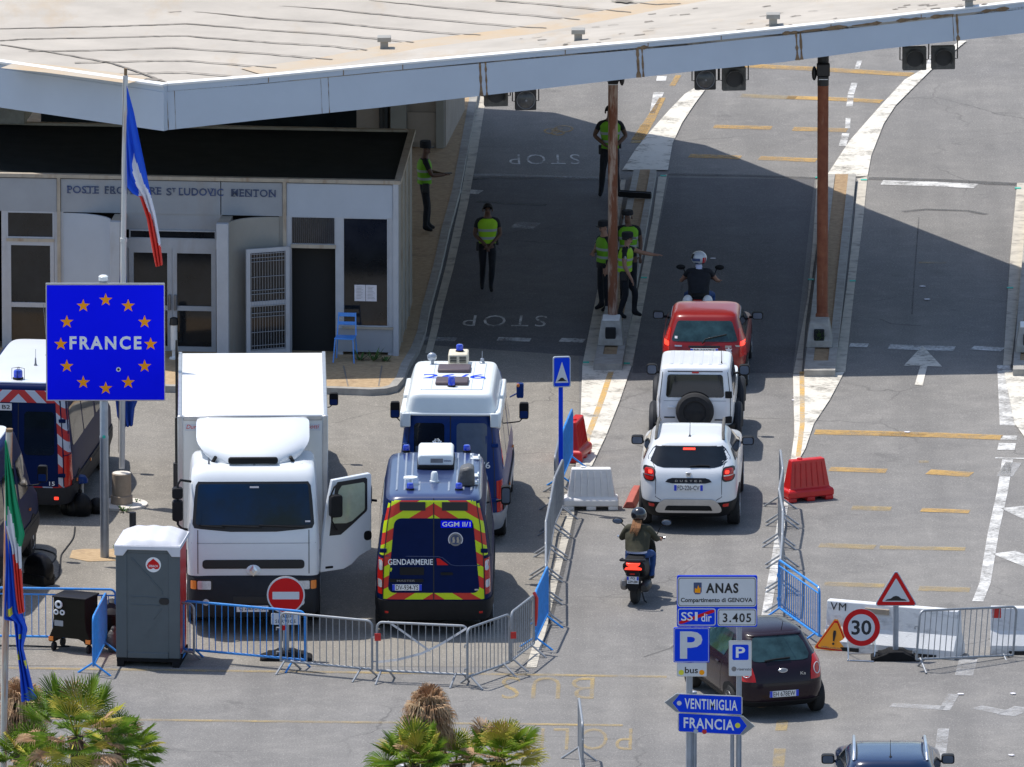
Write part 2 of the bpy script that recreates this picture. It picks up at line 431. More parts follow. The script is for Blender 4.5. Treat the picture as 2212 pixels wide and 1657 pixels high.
# ------------------------------------------------------------------ mesh helpers
class MB:
    """Collects shapes and links them as ONE mesh object."""
    def __init__(s):
        s.v, s.f, s.m = [], [], []
        s.T = None
    def add(s, verts, faces, mi=0):
        o = len(s.v)
        for p in verts:
            p = Vector(p)
            s.v.append(tuple(s.T @ p if s.T else p))
        for f in faces:
            s.f.append(tuple(i + o for i in f))
            s.m.append(mi)
        return s
    def box(s, c, d, mi=0, rz=0.0, M=None):
        x, y, z = d[0] / 2, d[1] / 2, d[2] / 2
        P = [Vector((a * x, b * y, e * z)) for e in (-1, 1) for b in (-1, 1) for a in (-1, 1)]
        q = M if M else Matrix.Rotation(rz, 3, 'Z')
        return s.add([q @ p + Vector(c) for p in P], [(0, 2, 3, 1), (4, 5, 7, 6), (0, 1, 5, 4), (2, 6, 7, 3), (0, 4, 6, 2), (1, 3, 7, 5)], mi)
    def tube(s, pts, r, n=8, mi=0, caps=True, r2=None):
        pts = [Vector(p) for p in pts]
        k = len(pts)
        V, F = [], []
        prev = None
        for i, p in enumerate(pts):
            t = (pts[min(i + 1, k - 1)] - pts[max(i - 1, 0)]).normalized()
            if prev is None:
                a = Vector((0, 0, 1)) if abs(t.z) < 0.9 else Vector((1, 0, 0))
                u = t.cross(a).normalized()
            else:
                u = (prev - t * prev.dot(t)).normalized()
            prev = u
            wv = t.cross(u)
            rr = r if r2 is None else r + (r2 - r) * i / max(1, k - 1)
            if isinstance(r, (list, tuple)):
                rr = r[i]
            for j in range(n):
                a = 2 * pi * j / n
                V.append(p + (u * math.cos(a) + wv * math.sin(a)) * rr)
        for i in range(k - 1):
            for j in range(n):
                F.append((i * n + j, i * n + (j + 1) % n, (i + 1) * n + (j + 1) % n, (i + 1) * n + j))
        if caps:
            F.append(tuple(reversed(range(n))))
            F.append(tuple((k - 1) * n + j for j in range(n)))
        return s.add(V, F, mi)
    def lathe(s, prof, c=(0, 0, 0), n=20, mi=0, axis='Z', sx=1.0, sy=1.0):
        V, F = [], []
        for r, z in prof:
            for j in range(n):
                a = 2 * pi * j / n
                q = (r * math.cos(a) * sx, r * math.sin(a) * sy, z)
                if axis == 'X':
                    q = (q[2], q[0], q[1])
                elif axis == 'Y':
                    q = (q[0], q[2], q[1])
                V.append(Vector(q) + Vector(c))
        k = len(prof)
        for i in range(k - 1):
            for j in range(n):
                F.append((i * n + j, i * n + (j + 1) % n, (i + 1) * n + (j + 1) % n, (i + 1) * n + j))
        if prof[0][0] > 1e-5:
            F.append(tuple(reversed(range(n))))
        if prof[-1][0] > 1e-5:
            F.append(tuple((k - 1) * n + j for j in range(n)))
        return s.add(V, F, mi)
    def ell(s, c, d, n=14, k=8, mi=0):
        prof = [(max(1e-6, math.sin(pi * i / k)), -math.cos(pi * i / k)) for i in range(k + 1)]
        V, F = [], []
        for r, z in prof:
            for j in range(n):
                a = 2 * pi * j / n
                V.append((c[0] + r * math.cos(a) * d[0], c[1] + r * math.sin(a) * d[1], c[2] + z * d[2]))
        for i in range(k):
            for j in range(n):
                F.append((i * n + j, i * n + (j + 1) % n, (i + 1) * n + (j + 1) % n, (i + 1) * n + j))
        return s.add(V, F, mi)
    def prism(s, poly, a, b, mi=0, plane='XZ'):
        """Extrude a 2D outline between two levels of the third axis."""
        def P(q, t):
            if plane == 'XZ':
                return (q[0], t, q[1])
            if plane == 'YZ':
                return (t, q[0], q[1])
            return (q[0], q[1], t)
        n = len(poly)
        V = [P(q, a) for q in poly] + [P(q, b) for q in poly]
        F = [tuple(range(n)), tuple(reversed(range(n, 2 * n)))]
        F += [(i, n + i, n + (i + 1) % n, (i + 1) % n) for i in range(n)]
        return s.add(V, F, mi)
    def grid(s, fn, nu, nv, mi=0, thick=None):
        V, F = [], []
        for j in range(nv + 1):
            for i in range(nu + 1):
                V.append(Vector(fn(i / nu, j / nv)))
        W = nu + 1
        for j in range(nv):
            for i in range(nu):
                F.append((j * W + i, j * W + i + 1, (j + 1) * W + i + 1, (j + 1) * W + i))
        if thick:
            t = Vector(thick)
            n0 = len(V)
            V += [p + t for p in V[:n0]]
            F += [tuple(reversed([q + n0 for q in f])) for f in F[:nu * nv]]
            edge = list(range(0, W)) + [j * W + nu for j in range(1, nv + 1)] + [nv * W + i for i in range(nu - 1, -1, -1)] + [j * W for j in range(nv - 1, 0, -1)]
            for q in range(len(edge)):
                a, b = edge[q], edge[(q + 1) % len(edge)]
                F.append((b, a, a + n0, b + n0))
        return s.add(V, F, mi)
    def build(s, name, mats, parent=None, bevel=0.0, smooth=35, loc=None, rz=None):
        me = bpy.data.meshes.new(name)
        me.from_pydata(s.v, [], s.f)
        if isinstance(mats, str):
            mats = [mats]
        for q in mats:
            me.materials.append(MATS[q])
        me.polygons.foreach_set('material_index', s.m)
        me.validate()
        import bmesh
        bm = bmesh.new()
        bm.from_mesh(me)
        bmesh.ops.recalc_face_normals(bm, faces=bm.faces)
        bm.to_mesh(me)
        bm.free()
        if smooth:
            me.shade_smooth()
            me.set_sharp_from_angle(angle=R(smooth))
        o = bpy.data.objects.new(name, me)
        C.objects.link(o)
        if parent:
            o.parent = parent
        if loc is not None:
            o.location = loc
        if rz is not None:
            o.rotation_euler = (0, 0, rz)
        if bevel:
            b = o.modifiers.new('bevel', 'BEVEL')
            b.width = bevel
            b.segments = 2
            b.limit_method = 'ANGLE'
            b.angle_limit = R(40)
        return o

def tag(o, label=None, cat=None, group=None, kind=None):
    for k, x in (('label', label), ('category', cat), ('group', group), ('kind', kind)):
        if x:
            o[k] = x
    return o

def thing(name, label, cat, loc=(0, 0, 0), rz=0.0, group=None):
    o = bpy.data.objects.new(name, None)
    C.objects.link(o)
    o.empty_display_size = 0.2
    o.location = loc
    o.rotation_euler = (0, 0, rz)
    return tag(o, label, cat, group)

def copy_tree(o, parent=None):
    c = o.copy()
    C.objects.link(c)
    if parent:
        c.parent = parent
    for ch in [x for x in bpy.data.objects if x.parent == o]:
        copy_tree(ch, c)
    return c

def rrect(x0, z0, x1, z1, r, n=5):
    out = []
    for cx, cz, a0 in ((x1 - r, z0 + r, -90), (x1 - r, z1 - r, 0), (x0 + r, z1 - r, 90), (x0 + r, z0 + r, 180)):
        for i in range(n + 1):
            a = R(a0 + 90 * i / n)
            out.append((cx + r * math.cos(a), cz + r * math.sin(a)))
    return out

def circ(cx, cz, r, n=40):
    return [(cx + r * math.cos(2 * pi * i / n), cz + r * math.sin(2 * pi * i / n)) for i in range(n)]

def star(cx, cz, r, k=0.42, n=5):
    return [(cx + (r if i % 2 == 0 else r * k) * math.sin(pi * i / n), cz + (r if i % 2 == 0 else r * k) * math.cos(pi * i / n)) for i in range(2 * n)]

def text_into(mb, s, cx, cz, w, h, y=0.0, mi=0, bold=0.0, t=0.002, shear=0.0, M=None, spacing=1.0):
    """Lettering centred at (cx, cz) in the XZ plane facing -Y, fitted to w x h metres."""
    cu = bpy.data.curves.new('t', 'FONT')
    cu.body = s
    cu.offset = bold
    cu.space_character = spacing
    cu.resolution_u = 3
    ob = bpy.data.objects.new('t', cu)
    me = bpy.data.meshes.new_from_object(ob)
    V = [v.co.copy() for v in me.vertices]
    F = [tuple(p.vertices) for p in me.polygons]
    bpy.data.objects.remove(ob)
    bpy.data.curves.remove(cu)
    bpy.data.meshes.remove(me)
    if not V:
        return
    x0, x1 = min(v.x for v in V), max(v.x for v in V)
    y0, y1 = min(v.y for v in V), max(v.y for v in V)
    sy = h / max(1e-6, y1 - y0)
    sx = w / max(1e-6, x1 - x0) if w else sy
    out = []
    for v in V:
        px = (v.x - (x0 + x1) / 2) * sx
        pz = (v.y - (y0 + y1) / 2) * sy
        p = Vector((cx + px + shear * pz, y, cz + pz))
        out.append(M @ p if M else p)
    mb.add(out, F, mi)
    if t:
        back = []
        for v in V:
            px = (v.x - (x0 + x1) / 2) * sx
            pz = (v.y - (y0 + y1) / 2) * sy
            p = Vector((cx + px + shear * pz, y + t, cz + pz))
            back.append(M @ p if M else p)
        edges = {}
        for f in F:
            for a, b in zip(f, f[1:] + f[:1]):
                edges[(a, b)] = 1
        n = len(V)
        side = [(b, a, a + n, b + n) for (a, b) in edges if (b, a) not in edges]
        mb.add(out + back, side, mi)

def lettering(parent, s, mname, cx, cz, w, h, y, bold=0.0, name='lettering', **k):
    mb = MB()
    text_into(mb, s, cx, cz, w, h, y, 0, bold, **k)
    return mb.build(name, mname, parent, smooth=0)

def ground_poly(name, px, mname, z, parent=None, n_div=0, thick=0.0):
    """A flat sheet on the ground whose corners are given as picture points."""
    P = [G(x, y) for x, y in px]
    mb = MB()
    if thick:
        mb.prism([(p.x, p.y) for p in P], z, z - thick, plane='XY')
    else:
        mb.add([(p.x, p.y, z) for p in P], [tuple(range(len(P)))])
    return mb.build(name, mname, parent, smooth=0)

def strip_into(mb, px, wpx, z, mi=0):
    """A painted line: centre line through picture points, width in metres."""
    P = [G(x, y) for x, y in px]
    L, Rr = [], []
    for i, p in enumerate(P):
        t = (P[min(i + 1, len(P) - 1)] - P[max(i - 1, 0)])
        t.z = 0
        t.normalize()
        nrm = Vector((-t.y, t.x, 0))
        ww = wpx[i] if isinstance(wpx, (list, tuple)) else wpx
        L.append(p + nrm * ww / 2)
        Rr.append(p - nrm * ww / 2)
    V = [(q.x, q.y, z) for q in L + Rr]
    n = len(P)
    mb.add(V, [(i, i + 1, n + i + 1, n + i) for i in range(n - 1)], mi)

# ================================================================== THE SETTING: ground, markings, islands
from mathutils.geometry import tessellate_polygon, intersect_ray_tri
mb = MB()
mb.add([(-500, -420, 0), (500, -420, 0), (500, 500, 0), (-500, 500, 0)], [(0, 1, 2, 3)])
tag(mb.build('road', 'asphalt', smooth=0), kind='structure')
o = ground_poly('car_park', [(-420, 840), (700, 838), (880, 790), (960, 560), (1250, 700), (1252, 940), (1238, 1080), (1170, 1400), (1120, 1441), (-420, 1437)], 'asphalt_lot', 0.004)
tag(o, kind='structure')

def shade_patch(px, m='asphalt_dark', z=0.005):  # canopy shade on the lanes, painted as sheets of darker asphalt
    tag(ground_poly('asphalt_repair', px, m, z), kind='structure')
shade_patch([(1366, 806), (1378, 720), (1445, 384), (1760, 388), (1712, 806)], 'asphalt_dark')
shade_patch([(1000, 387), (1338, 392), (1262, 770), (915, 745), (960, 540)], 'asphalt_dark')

def marking(name, mname, lines, z=0.009):
    mb = MB()
    for px, wd in lines:
        strip_into(mb, px, wd, z)
    return tag(mb.build(name, mname, smooth=0), kind='structure')

marking('yellow_road_marking', 'yellow_paint', [
    ([(1560, 139), (1630, 143.5), (1750, 149), (1971, 162)], 0.42),
    ([(1700, 211), (1790, 214), (1905, 220)], 0.36), ([(1542, 274), (1667, 277)], 0.36), ([(1713, 279), (1830, 282)], 0.4),
    ([(1489, 337), (1600, 341)], 0.38), ([(1640, 342), (1764, 347)], 0.38),
    ([(1760, 934), (1900, 937), (2040, 941), (2164, 946)], 0.42),
    ([(1792, 1014), (1915, 1018)], 0.36), ([(2005, 1020), (2098, 1026)], 0.42),
    ([(1990, 1102), (2094, 1106)], 0.30),
    ([(1431, 212), (1404, 260), (1377, 303)], [0.13, 0.2, 0.26]), ([(1466, 163), (1452, 186)], 0.12)])
marking('thin_yellow_line', 'yellow_faint', [
    ([(-60, 1442.5), (250, 1447), (700, 1452.5), (1180, 1458.5), (1440, 1463)], 0.15),
    ([(-60, 1550), (330, 1556), (650, 1560), (1000, 1563.5), (1345, 1567.5)], 0.14)])
marking('faint_yellow_marking', 'yellow_faint', [
    ([(1840, 1098), (1925, 1100)], 0.36), ([(1770, 1178), (1890, 1183)], 0.36), ([(1985, 1272), (2095, 1275)], 0.36), ([(1780, 1262), (1910, 1266)], 0.33),
    ([(1600, 207), (1720, 212)], 0.36), ([(1900, 938.5), (2000, 941.5)], 0.3), ([(1900, 1183), (2085, 1187)], 0.28),
    ([(1691, 1556), (1687, 1579)], 0.20), ([(1685, 1618), (1681, 1657)], 0.2), ([(1985, 568), (2045, 569)], 0.12),
    ([(1985, 998), (2006, 998)], 0.18), ([(1395, 270), (1372, 310)], 0.2)])
marking('white_lane_dash', 'white_worn', [
    ([(1430, 165), (1428, 176)], 0.20), ([(1423, 200), (1409, 246)], [0.22, 0.1]), ([(2015, 120), (2006, 150)], 0.14),
    ([(1846, 180), (1838, 205)], 0.13), ([(1838, 207), (1835, 231)], 0.13), ([(1832, 256), (1831, 278)], 0.1),
    ([(1827, 289), (1820, 316)], 0.15), ([(1857, 132), (1851, 150)], 0.1),
    ([(992, 413.5), (1038, 416.5)], 0.40)])
marking('worn_stop_line', 'white_worn', [
    ([(1905, 395), (2010, 398), (2108, 403)], 0.45), ([(1836, 746), (1875, 747)], 0.34), ([(1920, 750), (2062, 754)], 0.42), ([(2100, 752), (2166, 756)], 0.34),
    ([(1075, 733), (1146, 735)], 0.32), ([(1210, 735), (1262, 737)], 0.35)])
marking('faint_white_marking', 'white_faint', [
    ([(918, 732), (985, 734)], 0.35), ([(1000, 380), (1060, 378), (1340, 388)], 0.22), ([(1110, 486), (1160, 489)], 0.6),
    ([(1925, 1524), (2040, 1530)], 0.3), ([(2110, 1528), (2170, 1540)], 0.3), ([(2172, 1535), (2212, 1540)], 0.7), ([(2040, 1535), (2060, 1500)], 0.2),
    ([(2092, 1425), (2082, 1460)], 0.32), ([(2038, 1575), (2030, 1640)], 0.2), ([(2170, 1030), (2190, 1000)], 0.3)])
marking('drain_joint', 'crack_dark', [
    ([(995, 389), (1060, 384), (1345, 389)], 0.30), ([(1444, 377), (1600, 380), (1764, 386)], 0.22), ([(1876, 386), (2040, 391), (2196, 399)], 0.30),
    ([(1030, 436), (1080, 440), (1180, 444)], 0.2), ([(1247, 1070), (1225, 1180), (1170, 1400)], 0.14), 
    ([(545, 850), (500, 960), (470, 1090), (440, 1220)], 0.06), ([(1985, 470), (1975, 600), (1970, 680)], 0.025), ([(1520, 1330), (1450, 1400), (1390, 1420)], 0.03),
    ([(1900, 690), (1925, 700), (1990, 705)], 0.05),
    ([(1950, 458), (2000, 453), (2090, 456), (2130, 464)], 0.16)])
marking('hatched_marking', 'white_worn', [
    ([(2178, 790), (2184, 920)], 0.42), ([(2180, 942), (2178, 951)], 0.30), ([(2176, 958), (2173, 973)], 0.32),
    ([(2177, 990), (2166, 1060), (2146, 1150), (2128, 1260), (2112, 1300)], 0.20),
    ([(2188, 1096), (2250, 1126)], 0.5), ([(2168, 1194), (2250, 1226)], 0.5), ([(2150, 990), (2240, 992)], 0.1),
    ([(2205, 790), (2212, 900)], 0.4)])
# arrow
mb = MB()
mb.add([(*G(x, y).xy, 0.010) for x, y in [(1993, 748), (2035, 793), (2003, 792), (1993, 834), (1976, 832), (1988, 791), (1952, 791)]], [(0, 1, 2, 5, 6), (2, 3, 4, 5)])
tag(mb.build('lane_arrow', 'white_paint', smooth=0), kind='structure')

def road_text(name, s, mname, cx, cy, w, dep, rz=0.0):
    """Road lettering read from the far side, so it stands upside down here."""
    p = G(cx, cy)
    mb = MB()
    M = Matrix.Translation(Vector((p.x, p.y, 0.0095))) @ Matrix.Rotation(pi + rz, 4, 'Z') @ Matrix(((1, 0, 0, 0), (0, 0, 1, 0), (0, 1, 0, 0), (0, 0, 0, 1)))
    text_into(mb, s, 0, 0, w, dep, 0, 0, -0.008, t=0, M=M, spacing=1.25)
    return tag(mb.build(name, mname, smooth=0), kind='structure')
road_text('bus_road_lettering', 'BUS', 'yellow_faint', 1183, 1487, 1.62, 1.65, R(-1))
road_text('polizia_road_lettering', 'POLIZIA', 'yellow_faint', 1180, 1597, 2.95, 1.6, R(-1))
road_text('stop_road_lettering', 'STOP', 'white_worn', 1176, 345, 1.42, 1.0, R(1))
road_text('stop_road_lettering', 'STOP', 'white_worn', 1090, 694, 1.60, 1.0, R(-2))
mb = MB()
for c, r in (((1192, 284), 0.12), ((1218, 279), 0.15), ((1205, 288), 0.1)):
    p = G(*c)
    mb.add([(p.x + (r + d) * math.cos(a) * 1.0, p.y + (r + d) * math.sin(a) * 1.8, 0.0098) for d in (0.0, 0.05) for a in [2 * pi * i / 16 for i in range(16)]],
           [(i, (i + 1) % 16, 16 + (i + 1) % 16, 16 + i) for i in range(16)])
strip_into(mb, [(1192, 284), (1202, 278), (1218, 280)], 0.08, 0.0098)
tag(mb.build('bicycle_road_symbol', 'yellow_paint', smooth=0), kind='structure')

# ------------------------------------------------------------------ traffic islands
def poly_at(mb, px, z, mi=0, base=None):
    P = [G(x, y, z) for x, y in px]
    if base is None:
        mb.add([tuple(p) for p in P], [tuple(range(len(P)))], mi)
    else:
        n = len(P)
        V = [tuple(p) for p in P] + [(p.x, p.y, base) for p in P]
        mb.add(V, [tuple(range(n))] + [(i, n + i, n + (i + 1) % n, (i + 1) % n) for i in range(n)], mi)

def island(name, apL, apR, raised, noses, soil=None):
    mb = MB()
    for q in apL:
        poly_at(mb, q, 0.02, 1, 0.0)
    for q in apR:
        poly_at(mb, q, 0.02, 1, 0.0)
    if raised:
        tl, tr, br, bl = raised
        def L(a, b, t):
            return (a[0] + (b[0] - a[0]) * t, a[1] + (b[1] - a[1]) * t)
        ftl, ftr, fbl, fbr = L(tl, tr, .27), L(tl, tr, .73), L(bl, br, .26), L(bl, br, .74)
        poly_at(mb, [tl, ftl, fbl, bl], 0.15, 0, 0.0)
        poly_at(mb, [ftr, tr, br, fbr], 0.15, 0, 0.0)
        poly_at(mb, [L(fbl, ftl, .05), L(fbr, ftr, .05), fbr, fbl], 0.151, 0, 0.0)
        poly_at(mb, [ftl, ftr, L(fbr, ftr, .05), L(fbl, ftl, .05)], 0.125, 2, 0.0)
    o = tag(mb.build(name, ['kerb', 'kerb_pale', 'soil'], smooth=0), kind='structure')
    mb2 = MB()
    for q in noses:
        poly_at(mb2, q, 0.026)
    tag(mb2.build('painted_island_nose', 'white_paint', smooth=0), kind='structure')

island('traffic_island',
       [[(1342, 388), (1352, 388), (1320, 580), (1292, 788), (1258, 788), (1300, 580)]],
       [[(1422, 382), (1441, 376), (1412, 540), (1366, 788), (1343, 788), (1384, 600), (1410, 470)]],
       [(1369, 366), (1418, 366), (1344, 786), (1282, 786)],
       [[(1344, 367), (1443, 367), (1453, 309), (1474, 264), (1500, 225), (1523, 194), (1520, 178), (1500, 190), (1479, 203), (1445, 238), (1405, 283), (1373, 322)],
        [(1258, 789), (1365, 789), (1339, 865), (1310, 939), (1273, 1018), (1258, 1022), (1243, 1010), (1253, 939)]])
island('traffic_island',
       [[(1765, 385), (1776, 385), (1768, 500), (1740, 700), (1732, 806), (1714, 806), (1745, 640), (1756, 520)]],
       [[(1852, 386), (1874, 381), (1866, 460), (1846, 620), (1826, 802), (1804, 802), (1829, 620), (1846, 470)]],
       [(1787, 376), (1849, 376), (1804, 800), (1737, 800)],
       [[(1785, 380), (1874, 381), (1882, 336), (1909, 267), (1935, 227), (1972, 190), (2009, 153), (2088, 88), (2072, 88), (2004, 143), (1954, 172), (1893, 238), (1835, 304)],
        [(1713, 809), (1824, 803), (1793, 862), (1758, 915), (1740, 968), (1708, 1026), (1697, 1026), (1708, 994), (1716, 936)]])
island('traffic_island',
       [[(2197, 395), (2218, 395), (2212, 560), (2184, 788), (2167, 788), (2182, 560)]], [],
       [(2222, 398), (2272, 398), (2240, 798), (2188, 798)],
       [[(2169, 800), (2240, 800), (2225, 960), (2192, 915)]])
# orange stripe in the noses, pale strips that carry on towards us
marking('orange_island_stripe', 'orange_worn', [([(1320, 806), (1295, 880), (1270, 945), (1262, 985)], 0.11), ([(1732, 806), (1733, 860), (1733, 920), (1724, 990)], 0.09)], 0.031)
mb = MB()
strip_into(mb, [(1233, 1105), (1220, 1165), (1206, 1222), (1178, 1330), (1148, 1443)], [0.13, 0.14, 0.12, 0.16, 0.18], 0.0105)
strip_into(mb, [(1252, 1016), (1240, 1070), (1233, 1105)], 0.13, 0.0105)
tag(mb.build('kerb_strip', 'kerb_pale', smooth=0), kind='structure')
mb = MB()
strip_into(mb, [(1702, 1026), (1694, 1090), (1673, 1224), (1654, 1333), (1640, 1400)], [0.1, 0.15, 0.15, 0.16, 0.15], 0.0105)
tag(mb.build('kerb_strip', 'white_worn', smooth=0), kind='structure')

# ------------------------------------------------------------------ pavement along the border post
PAVE = [(-420, 826), (357, 834), (718, 838), (800, 841), (835, 839), (858, 833), (874, 814), (884, 786), (905, 752), (919, 716), (928, 667), (953, 575), (972, 490), (993, 414), (1020, 270), (1036, 180), (1050, 100)]
def offset_px(px, d):
    P = [G(x, y, 0.13) for x, y in px]
    out = []
    for i, p in enumerate(P):
        t = P[min(i + 1, len(P) - 1)] - P[max(i - 1, 0)]
        t.normalize()
        out.append(p + Vector((-t.y, t.x, 0)) * d)
    return P, out
outer, inner = offset_px(PAVE, 0.16)
mb = MB()
n = len(outer)
V = [(p.x, p.y, 0.13) for p in outer] + [(p.x, p.y, 0.13) for p in inner] + [(p.x, p.y, 0.0) for p in outer]
mb.add(V, [(i, i + 1, n + i + 1, n + i) for i in range(n - 1)] + [(2 * n + i, 2 * n + i + 1, i + 1, i) for i in range(n - 1)])
tag(mb.build('pavement_kerb', 'kerb', smooth=0), kind='structure')
mb = MB()
tail = [G(700, 90, 0.125), G(-420, 100, 0.125)]
PP = [(p.x, p.y) for p in inner] + [(p.x, p.y) for p in tail]
tr = tessellate_polygon([[Vector((x, y, 0)) for x, y in PP]])
mb.add([(x, y, 0.125) for x, y in PP], tr)
tag(mb.build('pavement', 'tan_paving', smooth=0), kind='structure')
mb = MB()
def strip3(mb, P, wd, mi=0):
    L, Rr = [], []
    for i, p in enumerate(P):
        t = P[min(i + 1, len(P) - 1)] - P[max(i - 1, 0)]
        t.normalize()
        nn = Vector((-t.y, t.x, 0)) * (wd / 2)
        L.append(p + nn)
        Rr.append(p - nn)
    k = len(P)
    mb.add([tuple(q) for q in L + Rr], [(i, i + 1, k + i + 1, k + i) for i in range(k - 1)], mi)
for xa, xb in ((742, 752), (825, 818), (610, 600), (470, 455)):
    strip3(mb, [G(xa, 790, 0.129), G(xb, 834, 0.129)], 0.03)
tag(mb.build('paving_joint', 'seam_tar', smooth=0), kind='structure')
# pale apron beside the lane kerb
mb = MB()
strip_into(mb, [(926, 764), (938, 716), (948, 667), (972, 575), (1002, 440), (1020, 340), (1040, 215), (1050, 140)], [0.13, 0.14, 0.15, 0.16, 0.17, 0.18, 0.18, 0.18], 0.010)
tag(mb.build('kerb_strip', 'kerb_pale', smooth=0), kind='structure')
tag(ground_poly('concrete_patch', [(156, 1190), (180, 1187), (262, 1187), (270, 1212), (190, 1214), (150, 1206)], 'tan_paving', 0.012), kind='structure')
tag(ground_poly('manhole_cover', [(160, 1305), (210, 1298), (330, 1300), (332, 1318), (175, 1322)], 'kerb', 0.012), kind='structure')

# ================================================================== BORDER POST
A0 = G(860, 781.5, 0.0)
B0 = G(0, 764, 0.0)
ux = (A0 - B0).normalized()
frz = math.atan2(ux.y, ux.x)
fn = Vector((-ux.y, ux.x, 0))          # into the building
post = thing('border_post', 'low white border post building with panelled front under the canopy', 'building', A0, frz)
Fi = Matrix.Rotation(-frz, 4, 'Z') @ Matrix.Translation(-A0)
def FP(x, y, inn=0.0):
    p = Fi @ on_plane(x, y, A0 + fn * inn, fn)
    return p
def fx(x, y=600):
    return FP(x, y).x
Zc, Zb = FP(740, 388).z, FP(740, 469).z
Z0 = 0.125
def wall(name, x0, x1, z0, z1, m, out=0.0, dep=0.12, parent=post, bevel=0.0, yref=600):
    a, b = fx(x0, yref), fx(x1, yref)
    mb = MB()
    mb.box(((a + b) / 2, -out + dep / 2, (z0 + z1) / 2), (b - a, dep, z1 - z0))
    return mb.build(name, m, parent, bevel)
BD = 4.9
xl = fx(-420)
SKEW = 0.047
def skewed(mb, *a, **k):
    mb.v = [(v[0] - SKEW * max(0, v[1]), v[1], v[2]) for v in mb.v]
    return mb.build(*a, **k)
# core, roof, side wall
mb = MB()
mb.box(((xl - 0.35) / 2, 0.5 + (BD - 0.6) / 2, Zc / 2 - 0.05), (-xl - 0.5, BD - 0.7, Zc - 0.2))
skewed(mb, 'inner_wall', 'dark_inside', post)  # solid core blackened to paint the unlit interior
mb = MB()
mb.box((xl / 2, BD / 2 + 0.02, Zc - 0.10), (-xl, BD - 0.1, 0.12))
skewed(mb, 'roof', 'bitumen', post)
mb = MB()
mb.box((xl / 2, 0.0, Zc - 0.03), (-xl + 0.1, 0.13, 0.07))
mb.box((0.0, BD / 2, Zc - 0.029), (0.13, BD, 0.07))
mb.box((xl / 2, BD, Zc - 0.03), (-xl + 0.1, 0.13, 0.07))
skewed(mb, 'roof_edge', 'post_tan', post)
mb = MB()
mb.box((-0.06, BD / 2 + 0.05, (Zc - 0.07) / 2), (0.115, BD - 0.15, Zc - 0.07))
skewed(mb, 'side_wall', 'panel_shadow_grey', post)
mb = MB()
for yy in (1.2, 2.4, 3.6):
    mb.box((0.012, yy, Zc / 2 - 0.02), (0.03, 0.06, Zc - 0.14))
skewed(mb, 'side_post', 'post_tan', post)
zt = Zc - 0.066
# front: panel band
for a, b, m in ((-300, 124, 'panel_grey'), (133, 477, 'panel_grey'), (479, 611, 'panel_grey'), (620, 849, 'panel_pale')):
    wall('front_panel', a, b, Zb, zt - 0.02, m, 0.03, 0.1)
for a, b, m in ((125, 132, 'post_tan'), (612, 619.5, 'post_tan'), (850, 861, 'frame_white')):
    wall('corner_post' if a > 800 else 'wall_post', a, b, Z0, zt, m, 0.06, 0.14)
# serif lettering
mb = MB()
def serif_text(mb, s, x0, x1, ymid, hpx, inn=-0.036):
    a, b = FP(x0, ymid), FP(x1, ymid)
    text_into(mb, s, (a.x + b.x) / 2, (a.z + b.z) / 2, b.x - a.x, hpx / 113, inn - 0.012, 0, 0.008, t=0.012, spacing=1.05)
for s, x0, x1, hp in (('POSTE', 146, 214, 16), ('FRONTIERE', 227, 349, 16), ('S', 360, 371, 16), ('LUDOVIC', 387, 483, 16), ('MENTON', 500, 596, 16)):
    serif_text(mb, s, x0, x1, 409 + (x0 - 146) * 0.021, hp)
    # feet and caps of the serifs
    zz = FP((x0 + x1) / 2, 409 + (x0 - 146) * 0.021 + 0.0).z
    k = len(s)
    if k > 1:
        for q in range(k):
            xx = fx(x0 + (x1 - x0) * (q + 0.32) / k)
            if s[q] in 'PFRTINLDME':
                for sg in (-1, 1):
                    if s[q] == 'L' and sg > 0 or s[q] in 'PFRTINLDME':
                        mb.box((xx, -0.042, zz + sg * (hp / 226 - 0.006)), (0.066, 0.012, 0.012))
serif_text(mb, 'T', 372, 380, 410, 9)
mb.build('lettering', 'letter_blue', post, smooth=0)
# left door bay
wall('wall_post', 4, 16, Z0, Zb, 'frame_white', 0.02, 0.1)
wall('wall_post', 118, 138, Z0, Zb, 'frame_white', 0.025, 0.1)
wall('wall_panel', -300, -12, Z0, Zb, 'panel_grey', 0.02, 0.1)
def framed(name, x0, x1, z0, z1, bars_x=(), bars_z=(), fw=0.075, m='frame_white', g='dark_glass', out=0.0, parent=post):
    a, b = fx(x0), fx(x1)
    mb = MB()
    mb.box((a + fw / 2, -out, (z0 + z1) / 2), (fw, 0.07, z1 - z0))
    mb.box((b - fw / 2, -out, (z0 + z1) / 2), (fw, 0.07, z1 - z0))
    mb.box(((a + b) / 2, -out, z0 + fw / 2), (b - a - 2 * fw, 0.066, fw))
    mb.box(((a + b) / 2, -out, z1 - fw / 2), (b - a - 2 * fw, 0.066, fw))
    for zz in bars_z:
        mb.box(((a + b) / 2, -out, zz), (b - a - 2 * fw, 0.062, 0.09))
    for xx in bars_x:
        q = fx(xx)
        mb.box((q, -out, (z0 + z1) / 2), (0.14, 0.06, z1 - z0 - 2 * fw))
    o = mb.build(name, m, parent)
    mg = MB()
    mg.box(((a + b) / 2, -out + 0.012, (z0 + z1) / 2), (b - a - 0.02, 0.012, z1 - z0 - 0.02))
    mg.build('glass', g, o)
    return o
zd = FP(70, 521).z
framed('transom_window', 15, 118, zd + 0.06, Zb, fw=0.03)
wall('door_lintel', 15, 118, zd, zd + 0.06, 'post_tan', 0.05, 0.1)
framed('glass_door', 16, 117.5, Z0, zd, bars_z=(FP(70, 658).z,))
